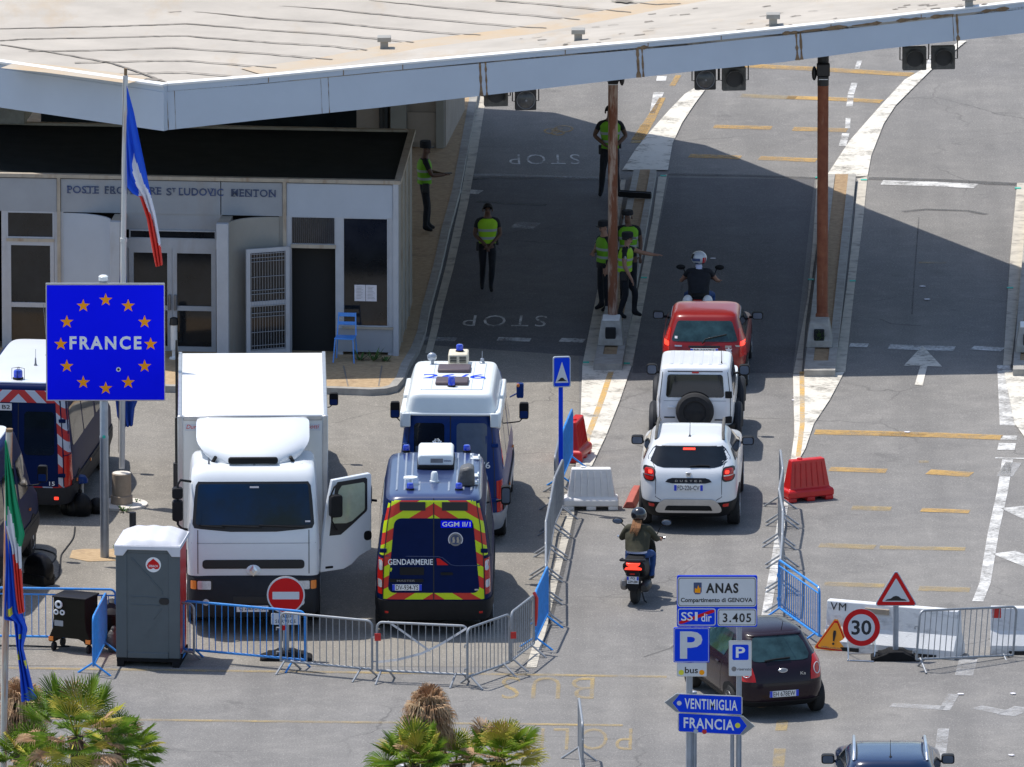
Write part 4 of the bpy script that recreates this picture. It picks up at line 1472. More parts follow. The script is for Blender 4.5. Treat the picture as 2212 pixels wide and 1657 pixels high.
def plate(parent, shell, face, x, z, s, w=0.52, h=0.11, off=0.012, bands='both', col='plate_white', ink='ink', y=None):
    """Number plate: board, blue ends and characters."""
    if y is None:
        y = shell.rear(x, z - h / 2, off) if face == 'rear' else shell.front(x, z, off)
    M = Matrix.Identity(4)
    if face == 'front':
        M = Matrix.Rotation(pi, 4, 'Z')
    yy = y if face == 'rear' else -y
    xx = x if face == 'rear' else -x
    mb = MB()
    mb.T = M
    mb.box((xx, yy, z), (w, 0.016, h))
    o = mb.build('number_plate', col, parent)
    if bands:
        mb = MB()
        mb.T = M
        bw = h * 0.42
        if bands in ('both', 'left'):
            mb.box((xx - w / 2 + bw / 2, yy - 0.0085, z), (bw, 0.003, h * 0.98))
        if bands == 'both':
            mb.box((xx + w / 2 - bw / 2, yy - 0.0085, z), (bw, 0.003, h * 0.98))
        mb.build('plate_band', 'plate_blue', o)
    mb = MB()
    mb.T = M
    lines = s.split('\n')
    for i, l in enumerate(lines):
        hh = h * 0.72 / len(lines)
        cz = z + (len(lines) - 1) * h * 0.23 - i * h * 0.46
        text_into(mb, l, xx, cz, w * (0.76 if bands == 'both' else 0.84), hh * 1.08, yy - 0.0105, 0, 0.004, t=0.002)
    mb.build('lettering', ink, o, smooth=0)
    return o

def mirror(parent, x, y, z, w=0.2, h=0.14, d=0.12, m='black_plastic', arm=0.1, glass='frosted_glass', face=-1):
    sg = 1 if x > 0 else -1
    mb = MB()
    mb.prism(rrect(x - w / 2, z - h / 2, x + w / 2, z + h / 2, min(w, h) * 0.3), y - d / 2, y + d / 2)
    mb.tube([(x - sg * (w / 2 + arm), y + 0.03, z - h * 0.35), (x - sg * w * 0.3, y + 0.02, z - h * 0.3)], 0.025, 8)
    o = mb.build('wing_mirror', m, parent, 0.012)
    mb = MB()
    yy = y + face * (d / 2 + 0.003)
    mb.prism(rrect(x - w * 0.40, z - h * 0.38, x + w * 0.40, z + h * 0.40, min(w, h) * 0.22), yy - 0.002, yy + 0.002)
    mb.build('mirror_glass', glass, o)
    return o

def line_patch(shell, face, pts, wd=0.008, m='ink', parent=None, name='panel_gap', off=0.004):
    """A thin dark panel gap along (across, z) points."""
    mb = MB()
    P = []
    for (a0, z0), (a1, z1) in zip(pts, pts[1:]):
        k = max(2, int(math.hypot(a1 - a0, z1 - z0) / 0.12))
        P += [(a0 + (a1 - a0) * i / k, z0 + (z1 - z0) * i / k) for i in range(k)]
    P.append(pts[-1])
    def q(a, z):
        if face == 'rear':
            return (a, shell.rear(a, z, off), z)
        if face == 'front':
            return (a, shell.front(a, z, off), z)
        return (shell.side(a, z, 1 if face == 'right' else -1, off), a, z)
    V = []
    for i, (a, z) in enumerate(P):
        a0, z0 = P[max(0, i - 1)]
        a1, z1 = P[min(len(P) - 1, i + 1)]
        d = math.hypot(a1 - a0, z1 - z0) or 1
        nx, nz = -(z1 - z0) / d * wd / 2, (a1 - a0) / d * wd / 2
        V += [q(a + nx, z + nz), q(a - nx, z - nz)]
    mb.add(V, [(2 * i, 2 * i + 1, 2 * i + 3, 2 * i + 2) for i in range(len(P) - 1)])
    return mb.build(name, m, parent, smooth=0)

def top_box(parent, name, m, c, d, bevel=0.01, r=None):
    mb = MB()
    mb.box(c, d)
    return mb.build(name, m, parent, bevel)

# ================================================================== CARS
def duster_like(name, label, px, rz, paint, detail=True):
    """Compact SUV seen from behind."""
    o = G(*px)
    t = thing(name, label, 'car', o, rz)
    S = Shell([(0.27, 0.80, 0.16, 4.18, 6), (0.36, 0.86, 0.06, 4.28, 6), (0.52, 0.895, 0.02, 4.33, 6), (0.68, 0.905, 0.0, 4.34, 6), (0.90, 0.905, 0.035, 4.30, 6), (1.06, 0.895, 0.07, 4.05, 6.5),
               (1.14, 0.875, 0.12, 3.62, 6.5), (1.21, 0.845, 0.19, 3.00, 6.5), (1.33, 0.79, 0.31, 2.72, 6.5), (1.46, 0.725, 0.44, 2.42, 6.5), (1.53, 0.69, 0.50, 2.28, 6), (1.575, 0.655, 0.53, 2.15, 5.5), (1.605, 0.60, 0.66, 1.98, 5), (1.622, 0.50, 0.88, 1.82, 4.5), (1.63, 0.3, 1.1, 1.6, 4)])
    S.mesh().build('body', paint, t, smooth=45)
    S.mesh(0.27, 0.56, off=0.010).build('bumper', 'black_plastic', t)
    # rear window: hexagon
    S.patch('rear', [(1.175, -0.46, 0.46), (1.20, -0.58, 0.58), (1.285, -0.745, 0.745), (1.32, -0.745, 0.745), (1.45, -0.665, 0.665), (1.50, -0.61, 0.61)], 0.007, 20, 3).build('rear_window', 'car_glass', t)
    line_patch(S, 'rear', [(-0.70, 1.31), (-0.62, 1.18), (-0.60, 1.0), (-0.60, 0.66), (-0.5, 0.60)], 0.010, 'ink', t)
    line_patch(S, 'rear', [(0.70, 1.31), (0.62, 1.18), (0.60, 1.0), (0.60, 0.66), (0.5, 0.60)], 0.010, 'ink', t)
    for sg in (-1, 1):
        nm = 'right' if sg > 0 else 'left'
        S.patch(nm, [(1.18, 0.95, 2.75), (1.32, 0.95, 2.52), (1.46, 1.0, 2.3)], 0.006, 14, 4).build('side_window', 'car_glass', t)
        S.patch(nm, [(1.22, 0.62, 0.9), (1.30, 0.66, 0.9), (1.40, 0.74, 0.9)], 0.006, 6, 4).build('quarter_window', 'car_glass', t)
        line_patch(S, nm, [(0.95, 1.08), (0.95, 0.5), (1.9, 0.45), (1.92, 1.08)], 0.010, 'ink', t)
        mirror(t, sg * 1.01, 2.72, 1.13, 0.22, 0.15, 0.16, 'black_plastic', 0.06)
        # tail lamp: near-square on the corner with a dark rim and cross
        l = S.patch('rear', rounded_rows(0.93, 1.185, *sorted((sg * 0.605, sg * 0.835)), 0.07), 0.014, 10, 1).build('tail_lamp', 'ink', t)
        S.patch('rear', rounded_rows(0.955, 1.16, *sorted((sg * 0.63, sg * 0.81)), 0.06), 0.020, 10, 1, th=0.006).build('lens', 'lamp_red', l)
        S.patch('rear', rounded_rows(1.075, 1.13, *sorted((sg * 0.66, sg * 0.735)), 0.02), 0.024, 8, 1, th=0.004).build('brake_light', 'brake_lit', l)
        S.patch('rear', [(1.035, *sorted((sg * 0.635, sg * 0.80))), (1.052, *sorted((sg * 0.635, sg * 0.80)))], 0.025, 8, 1, th=0.004).build('lamp_divider', 'chrome', l)
        S.patch('rear', rounded_rows(0.47, 0.53, *sorted((sg * 0.62, sg * 0.75)), 0.02), 0.018, 8, 1).build('reflector', 'lamp_red', t)
        # roof rail
        mb = MB()
        xr = sg * 0.60
        mb.tube([(xr * 1.02, 0.70, 1.58), (xr * 1.01, 0.80, 1.68), (xr, 1.2, 1.715), (xr * 0.99, 1.9, 1.71), (xr * 0.97, 2.25, 1.60)], 0.028, 8)
        mb.build('roof_rail', 'signal_grey' if detail else 'chrome', t)
    for y in (0.83, 3.50):
        for sg in (-1, 1):
            wheel(t, sg * 0.80, y, 0.345, 0.225)
    arch(S, t, (0.83, 3.50), 0.41, 0.36)
    S.patch('rear', rounded_rows(0.36, 0.62, -0.64, 0.64, 0.10, 4, -0.50, 0.50), 0.022, 16, 1).build('skid_plate', 'alu', t)
    S.patch('rear', rounded_rows(0.30, 0.50, -0.47, 0.47, 0.04, 4, -0.40, 0.40), 0.030, 16, 1).build('diffuser', 'black_plastic', t)
    S.patch('rear', [(0.91, -0.30, 0.30), (0.935, -0.42, 0.42), (0.98, -0.38, 0.38), (1.005, -0.30, 0.30)], 0.014, 14, 2).build('trim_strip', 'dark_plastic', t)
    if detail:
        mb = MB()
        M = None
        for i, ch in enumerate('DUSTER'):
            x = -0.22 + i * 0.088
            text_into(mb, ch, x, 0.955, 0.048, 0.036, S.rear(x, 0.955, 0.020), 0, 0.01)
        mb.build('lettering', 'alu', t, smooth=0)
        plate(t, S, 'rear', 0.0, 0.835, 'FD-226-CV', off=0.014)
        mb = MB()
        yb = S.rear(0, 1.07, 0.012)
        mb.prism([(-0.05, 1.105), (0.05, 1.105), (0.048, 1.07), (0.03, 1.025), (-0.03, 1.025), (-0.048, 1.07)], yb - 0.012, yb + 0.02)
        mb.build('emblem', 'chrome', t, 0.004)
        mb = MB()
        mb.prism([(-0.028, 1.095), (0.028, 1.095), (0.02, 1.05), (-0.02, 1.05)], yb - 0.016, yb - 0.012)
        mb.build('emblem_inset', 'grey_metal', t)
        S.patch('rear', [(1.45, -0.11, 0.11), (1.48, -0.11, 0.11)], 0.018, 8, 1).build('high_brake_light', 'brake_lit', t)
        mb = MB()
        mb.tube([(0.02, S.rear(0.02, 1.20, 0.03), 1.20), (0.2, S.rear(0.2, 1.215, 0.03), 1.215), (0.38, S.rear(0.38, 1.21, 0.03), 1.21)], 0.013, 6)
        mb.build('rear_wiper', 'black_plastic', t)
    mb = MB()
    mb.tube([(0.0, 0.82, 1.61), (0.0, 0.86, 1.66), (0.0, 1.02, 1.86)], [0.016, 0.006, 0.004], 6)
    mb.lathe([(0.04, 0), (0.02, 0.03), (0, 0.03)], (0, 0.80, 1.60), 10)
    mb.build('aerial', 'black_plastic', t)
    line_patch(S, 'rear', [(-0.60, 1.505), (0.60, 1.505)], 0.012, 'ink', t)
    return t, S

duster_like('suv', 'white suv with roof rails and lit red brake lights behind the boxy off-roader', (1487, 1151), R(-2.2), 'white_gloss')
duster_like('suv', 'dark blue suv with silver roof rails cut by the bottom picture edge', (1925, 1863), R(0), 'blueblack_paint', False)

def boxy_offroader():
    t = thing('offroader', 'boxy white off-roader with black spare wheel on its tailgate', 'car', G(1501, 989), R(-2.2))
    S = Shell([(0.42, 0.66, 0.10, 3.40, 10), (0.52, 0.70, 0.02, 3.46, 10), (0.80, 0.725, 0.0, 3.44, 12), (1.00, 0.725, 0.0, 3.38, 12), (1.06, 0.72, 0.01, 3.30, 12), (1.08, 0.715, 0.012, 2.30, 12), (1.20, 0.705, 0.025, 2.12, 12),
               (1.55, 0.66, 0.07, 1.78, 12), (1.64, 0.648, 0.085, 1.66, 11), (1.675, 0.635, 0.105, 1.60, 10), (1.70, 0.60, 0.16, 1.53, 9), (1.712, 0.45, 0.4, 1.35, 8)])
    S.mesh().build('body', 'white_gloss', t, smooth=40)
    S.mesh(0.42, 0.62, off=0.06).build('bumper', 'black_plastic', t)
    S.patch('rear', rounded_rows(1.14, 1.56, -0.54, 0.54, 0.05, 4, -0.51, 0.51), 0.008, 18, 1).build('rear_window', 'car_glass', t)
    line_patch(S, 'rear', [(-0.60, 1.60), (-0.655, 1.1), (-0.655, 0.64)], 0.012, 'ink', t)
    line_patch(S, 'rear', [(0.60, 1.60), (0.655, 1.1), (0.655, 0.64)], 0.012, 'ink', t)
    line_patch(S, 'rear', [(-0.70, 1.075), (0.70, 1.075)], 0.010, 'panel_grey', t)
    line_patch(S, 'rear', [(-0.62, 1.615), (0.62, 1.615)], 0.020, 'ink', t)
    S.patch('rear', rounded_rows(1.585, 1.61, -0.06, 0.07, 0.01), 0.02, 6, 1).build('high_brake_light', 'lamp_red', t)
    for z in (0.72, 1.19):
        mb = MB()
        mb.box((0.62, S.rear(0.62, z, 0.015), z), (0.13, 0.03, 0.13))
        mb.build('hinge', 'black_plastic', t, 0.012)
    # spare wheel
    mb = MB()
    mb.lathe([(0.0, -0.185), (0.10, -0.18), (0.20, -0.16), (0.215, -0.19), (0.30, -0.185), (0.345, -0.14), (0.355, -0.07), (0.34, 0.0), (0.0, 0.0)], (0.0, -0.02, 0.90), 36, axis='Y')
    sp = mb.build('spare_wheel', 'tyre', t)
    mb = MB()
    text_into(mb, 'SUZUKI', 0, 0.90, 0.30, 0.055, -0.208, 0, 0.01)
    mb.build('lettering', 'dark_plastic', sp, smooth=0)
    for sg in (-1, 1):
        nm = 'right' if sg > 0 else 'left'
        S.patch(nm, [(1.14, 0.22, 0.98), (1.56, 0.25, 0.98)], 0.006, 8, 4).build('side_window', 'car_glass', t)
        S.patch(nm, [(1.14, 1.08, 2.0), (1.56, 1.08, 1.66)], 0.006, 8, 4).build('side_window', 'car_glass', t)
        mirror(t, sg * 0.86, 2.12, 1.22, 0.20, 0.20, 0.12, 'black_plastic', 0.06)
        for y in (0.68, 2.92):
            mb = MB()
            pr = []
            for i in range(13):
                a = R(-8 + 196 * i / 12)
                pr.append((sg * 0.785, y + 0.45 * math.cos(a), 0.42 + 0.43 * math.sin(a)))
            mb.tube(pr, 0.075, 8)
            mb.build('wheel_flare', 'dark_plastic', t)
            wheel(t, sg * 0.72, y, 0.345, 0.20)
        S.patch('rear', rounded_rows(0.50, 0.60, *sorted((sg * 0.52, sg * 0.70)), 0.02), 0.09, 8, 1, th=0.05).build('tail_lamp', 'lamp_red', t)
    arch(S, t, (0.68, 2.92), 0.40, 0.42)
    for sg in (-1, 1):
        mb = MB()
        for i, x in enumerate((-0.50, 0.62)):
            pass
    mb = MB()
    mb.box((-0.47, S.rear(-0.47, 0.76, 0.008), 0.765), (0.20, 0.012, 0.022))
    mb.box((0.44, S.rear(0.44, 0.72, 0.008), 0.72), (0.15, 0.012, 0.022))
    mb.build('badge', 'dark_plastic', t)
    mb = MB()
    mb.box((-0.43, S.rear(-0.43, 0.955, 0.010), 0.955), (0.15, 0.02, 0.05))
    mb.build('tail_handle', 'white_gloss', t, 0.01)
    # roof ribs, gutters, aerial
    for x in (-0.45, -0.27, -0.09, 0.09, 0.27, 0.45):
        top_box(t, 'roof_rib', 'white_gloss', (x, 0.86, 1.710), (0.07, 1.15, 0.018), 0.006)
    mb = MB()
    mb.tube([(0.48, 0.35, 1.70), (0.48, 0.38, 1.76), (0.47, 0.50, 2.0)], [0.02, 0.006, 0.004], 6)
    mb.build('aerial', 'black_plastic', t)
boxy_offroader()

def red_hatchback():
    t = thing('hatchback', 'old dark red hatchback with white stickers ahead of the off-roader', 'car', G(1521, 847), R(-2.4))
    S = Shell([(0.24, 0.72, 0.14, 3.70, 6), (0.36, 0.78, 0.04, 3.82, 6), (0.52, 0.81, 0.0, 3.84, 6), (0.72, 0.815, 0.02, 3.78, 6.5), (0.84, 0.81, 0.05, 3.5, 6.5), (0.90, 0.79, 0.07, 3.0, 6.5), (0.95, 0.765, 0.10, 2.75, 6.5),
               (1.10, 0.715, 0.18, 2.40, 6.5), (1.30, 0.645, 0.29, 1.95, 6.5), (1.36, 0.62, 0.325, 1.80, 6.5), (1.40, 0.59, 0.37, 1.68, 6), (1.425, 0.52, 0.50, 1.55, 5.5), (1.435, 0.3, 0.75, 1.3, 4)])
    S.mesh().build('body', 'red_paint', t, smooth=45)
    S.mesh(0.24, 0.44, off=0.008).build('bumper', 'black_plastic', t)
    S.patch('rear', rounded_rows(0.95, 1.31, -0.63, 0.63, 0.05, 4, -0.51, 0.51), 0.008, 18, 1).build('rear_window', 'car_glass_teal', t)
    mb = MB()
    mb.tube([(-0.04, S.rear(-0.04, 0.925, 0.03), 0.925), (0.02, S.rear(0.02, 1.0, 0.03), 0.995), (0.42, S.rear(0.42, 1.08, 0.03), 1.08)], 0.013, 6)
    mb.build('rear_wiper', 'black_plastic', t)
    S.patch('rear', [(1.00, -0.56, -0.51), (1.04, -0.56, -0.51)], 0.014, 3, 1).build('window_sticker', 'paper', t)
    for sg in (-1, 1):
        nm = 'right' if sg > 0 else 'left'
        l = S.patch('rear', [(0.66, *sorted((sg * 0.66, sg * 0.79))), (0.92, *sorted((sg * 0.66, sg * 0.775))), (1.16, *sorted((sg * 0.635, sg * 0.675)))], 0.012, 8, 5).build('tail_lamp', 'lamp_red', t)
        S.patch('rear', rounded_rows(0.86, 0.94, *sorted((sg * 0.67, sg * 0.765)), 0.02), 0.020, 6, 1).build('brake_light', 'brake_lit', l)
        S.patch(nm, [(0.96, 0.55, 2.55), (1.30, 0.62, 2.1)], 0.006, 14, 5).build('side_window', 'car_glass', t)
        mirror(t, sg * 0.94, 2.40, 0.98, 0.21, 0.14, 0.14, 'black_plastic', 0.06)
        for y in (0.62, 3.08):
            wheel(t, sg * 0.72, y, 0.29, 0.18)
    arch(S, t, (0.62, 3.08), 0.35, 0.30)
    plate(t, S, 'rear', 0.0, 0.78, 'BE 009ZK', off=0.014)
    S.patch('rear', rounded_rows(0.845, 0.88, -0.30, 0.30, 0.012), 0.02, 10, 1).build('plate_trim', 'dark_plastic', t)
    mb = MB()
    y = S.rear(0.46, 0.79, 0.012)
    mb.prism(star(0.46, 0.79, 0.075, 0.55, 6), y, y + 0.004)
    mb.build('star_sticker', 'paper', t)
    mb = MB()
    y = S.rear(0.46, 0.87, 0.012)
    mb.box((0.45, y, 0.865), (0.12, 0.004, 0.04))
    mb.box((0.62, S.rear(0.62, 0.865, 0.012), 0.87), (0.09, 0.004, 0.03))
    mb.build('badge', 'alu', t)
    mb = MB()
    mb.prism([(0.52 + 0.05 * math.cos(a), 0.865 + 0.0) for a in (0,)] + [], 0, 0.001) if False else None
    S.patch('rear', rounded_rows(0.86, 0.885, -0.56, -0.42, 0.01), 0.012, 4, 1).build('badge', 'steel_blue', t)
    return t
red_hatchback()

def dark_hatchback():
    th = R(17)
    # right rear wheel stands at picture point (1760, 1534)
    p = G(1758, 1534)
    loc = Vector((0.72, 0.56, 0))
    base = p - Matrix.Rotation(th, 3, 'Z') @ loc
    t = thing('hatchback', 'dark plum hatchback turning across the road behind the blue sign boards', 'car', base, th)
    S = Shell([(0.22, 0.74, 0.16, 3.46, 5), (0.32, 0.82, 0.04, 3.58, 5), (0.50, 0.855, 0.0, 3.62, 5), (0.70, 0.855, 0.03, 3.58, 5), (0.86, 0.84, 0.09, 3.42, 5), (0.94, 0.815, 0.13, 3.0, 5.2), (1.0, 0.785, 0.18, 2.75, 5.2),
               (1.15, 0.70, 0.30, 2.5, 5.2), (1.34, 0.60, 0.46, 2.1, 5), (1.41, 0.56, 0.53, 1.92, 4.8), (1.45, 0.51, 0.62, 1.8, 4.5), (1.48, 0.42, 0.78, 1.65, 4), (1.495, 0.25, 1.0, 1.45, 3.5)])
    S.mesh().build('body', 'plum_paint', t, smooth=45)
    S.mesh(0.22, 0.34, off=0.006).build('bumper', 'black_plastic', t)
    S.patch('rear', [(1.01, -0.40, 0.40), (1.025, -0.49, 0.49), (1.09, -0.535, 0.535), (1.26, -0.485, 0.485), (1.365, -0.41, 0.41), (1.395, -0.34, 0.34)], 0.008, 20, 3).build('rear_window', 'car_glass_teal', t)
    S.patch('rear', rounded_rows(1.395, 1.43, -0.50, 0.50, 0.015), 0.03, 16, 1).build('spoiler', 'plum_paint', t)
    mb = MB()
    mb.tube([(-0.30, S.rear(-0.30, 1.025, 0.03), 1.025), (-0.1, S.rear(-0.1, 1.045, 0.03), 1.045), (0.16, S.rear(0.16, 1.06, 0.03), 1.055)], 0.014, 6)
    mb.build('rear_wiper', 'black_plastic', t)
    line_patch(S, 'rear', [(-0.62, 1.0), (-0.58, 0.86), (-0.55, 0.66), (0.55, 0.66), (0.58, 0.86), (0.62, 1.0)], 0.012, 'ink', t)
    S.patch('rear', [(0.62, -0.80, 0.80), (0.66, -0.78, 0.78)], 0.012, 20, 1).build('bumper_edge', 'plum_paint', t)
    for sg in (-1, 1):
        nm = 'right' if sg > 0 else 'left'
        l = S.patch('rear', [(0.69, *sorted((sg * 0.50, sg * 0.70))), (0.80, *sorted((sg * 0.51, sg * 0.77))), (0.92, *sorted((sg * 0.54, sg * 0.77))), (1.06, *sorted((sg * 0.60, sg * 0.71)))], 0.014, 10, 4).build('tail_lamp', 'lamp_red', t)
        c = (sg * 0.645, 0.855)
        mb = MB()
        mb.tube([(c[0] + 0.07 * math.cos(a), S.rear(c[0] + 0.07 * math.cos(a), c[1] + 0.09 * math.sin(a), 0.022), c[1] + 0.09 * math.sin(a)) for a in [2 * pi * i / 24 for i in range(25)]], 0.008, 6)
        mb.build('lamp_ring', 'lamp_clear', l)
        S.patch(nm, [(1.0, 0.95, 2.45), (1.15, 0.92, 2.3), (1.36, 1.0, 1.95)], 0.008, 14, 4).build('side_window', 'car_glass_teal', t)
        S.patch(nm, [(1.05, 0.62, 0.86), (1.30, 0.75, 0.92)], 0.008, 6, 4).build('quarter_window', 'car_glass', t)
        line_patch(S, nm, [(0.95, 0.98), (1.0, 0.5), (1.05, 0.36), (2.2, 0.36), (2.32, 0.98)], 0.012, 'ink', t)
        mirror(t, sg * 0.94, 2.35, 1.03, 0.2, 0.14, 0.15, 'plum_paint', 0.06)
        mb = MB()
        mb.box((S.side(1.15, 0.86, sg, 0.012), 1.15, 0.86), (0.025, 0.17, 0.03))
        mb.build('door_handle', 'plum_paint', t, 0.008)
        for y in (0.56, 2.86):
            wheel(t, sg * 0.745, y, 0.285, 0.185, spokes=7)
    arch(S, t, (0.56, 2.86), 0.335, 0.295)
    plate(t, S, 'rear', 0.0, 0.47, 'EH 678EW', off=0.014)
    mb = MB()
    y = S.rear(0, 0.86, 0.014)
    mb.lathe([(0.0, -0.012), (0.06, -0.012), (0.066, 0.0), (0.0, 0.0)], (0.0, y, 0.865), 28, axis='Y', sx=1.35, sy=0.62)
    e = mb.build('emblem', 'chrome', t)
    mb = MB()
    mb.lathe([(0.0, -0.016), (0.05, -0.015), (0.052, -0.01), (0.0, -0.01)], (0.0, y, 0.865), 28, axis='Y', sx=1.35, sy=0.58)
    mb.build('emblem_inset', 'steel_blue', e)
    mb = MB()
    text_into(mb, 'Ka', 0.36, 0.80, 0.10, 0.055, S.rear(0.36, 0.80, 0.016), 0, 0.01)
    mb.build('lettering', 'alu', t, smooth=0)
    mb = MB()
    mb.lathe([(0.0, -0.05), (0.14, -0.05), (0.15, 0.03), (0.0, 0.03)], (-0.28, 0.45, 0.22), 24, axis='Y', sy=0.5)
    mb.build('silencer', 'rust_streak', t)
    mb = MB()
    mb.tube([(0.1, 0.5, 1.475), (0.1, 0.4, 1.66)], 0.006, 6)
    mb.build('aerial', 'black_plastic', t)
dark_hatchback()

# ================================================================== VANS
def beacon(parent, x, y, z, r=0.06, h=0.11, name='beacon', cage=False):
    mb = MB()
    mb.lathe([(r * 1.15, 0), (r * 1.15, 0.03), (r * 0.9, 0.035), (r * 0.9, 0.04)], (x, y, z), 16)
    o = mb.build('beacon_base', 'black_plastic', parent)
    mb = MB()
    mb.lathe([(r, 0.04), (r * 0.98, h * 0.85), (r * 0.8, h), (0, h + 0.005)], (x, y, z), 16)
    mb.build(name, 'beacon_blue', o)
    if cage:
        mb = MB()
        for a in (0, pi / 2):
            q = r * 1.35
            mb.tube([(x + q * math.cos(a), y + q * math.sin(a), z), (x + q * math.cos(a), y + q * math.sin(a), z + h + 0.03), (x, y, z + h + 0.05), (x - q * math.cos(a), y - q * math.sin(a), z + h + 0.03), (x - q * math.cos(a), y - q * math.sin(a), z)], 0.006, 5)
        mb.build('beacon_cage', 'black_plastic', o)
    return o

def whip(parent, x, y, z, h=0.8, lean=0.1):
    mb = MB()
    mb.lathe([(0.035, 0), (0.018, 0.04), (0.012, 0.14), (0.004, 0.15)], (x, y, z), 10)
    mb.tube([(x, y, z + 0.1), (x - lean, y + 0.02, z + h)], 0.0045, 5)
    return mb.build('aerial', 'grey_metal', parent)

def van_shell(hw, ln, ht, nose=0.95, top=0.80, z0=0.30):
    """Panel van outline: upright tail, tall sides leaning in a little, sloping windscreen and short bonnet."""
    f = ht / 2.5
    return Shell([(z0, hw * 0.96, 0.05, ln - 0.10, 11), (0.45, hw, 0.0, ln - 0.02, 11), (0.75, hw + 0.0, 0.0, ln, 11), (1.0 * f, hw, 0.01, ln - 0.12, 11), (1.22 * f, hw * 0.985, 0.015, ln - 0.55, 12), (1.30 * f, hw * 0.98, 0.02, ln - 0.80, 12),
                  (1.6 * f, hw * 0.95, 0.035, ln - 1.02, 12), (2.0 * f, hw * 0.895, 0.06, ln - 1.3, 12), (2.28 * f, hw * 0.85, 0.085, ln - 1.50, 11), (ht - 0.10, hw * 0.825, 0.10, ln - 1.58, 10), (ht - 0.045, hw * 0.80, 0.125, ln - 1.63, 9),
                  (ht - 0.015, hw * 0.745, 0.18, ln - 1.72, 8), (ht, hw * 0.62, 0.35, ln - 1.9, 7)])

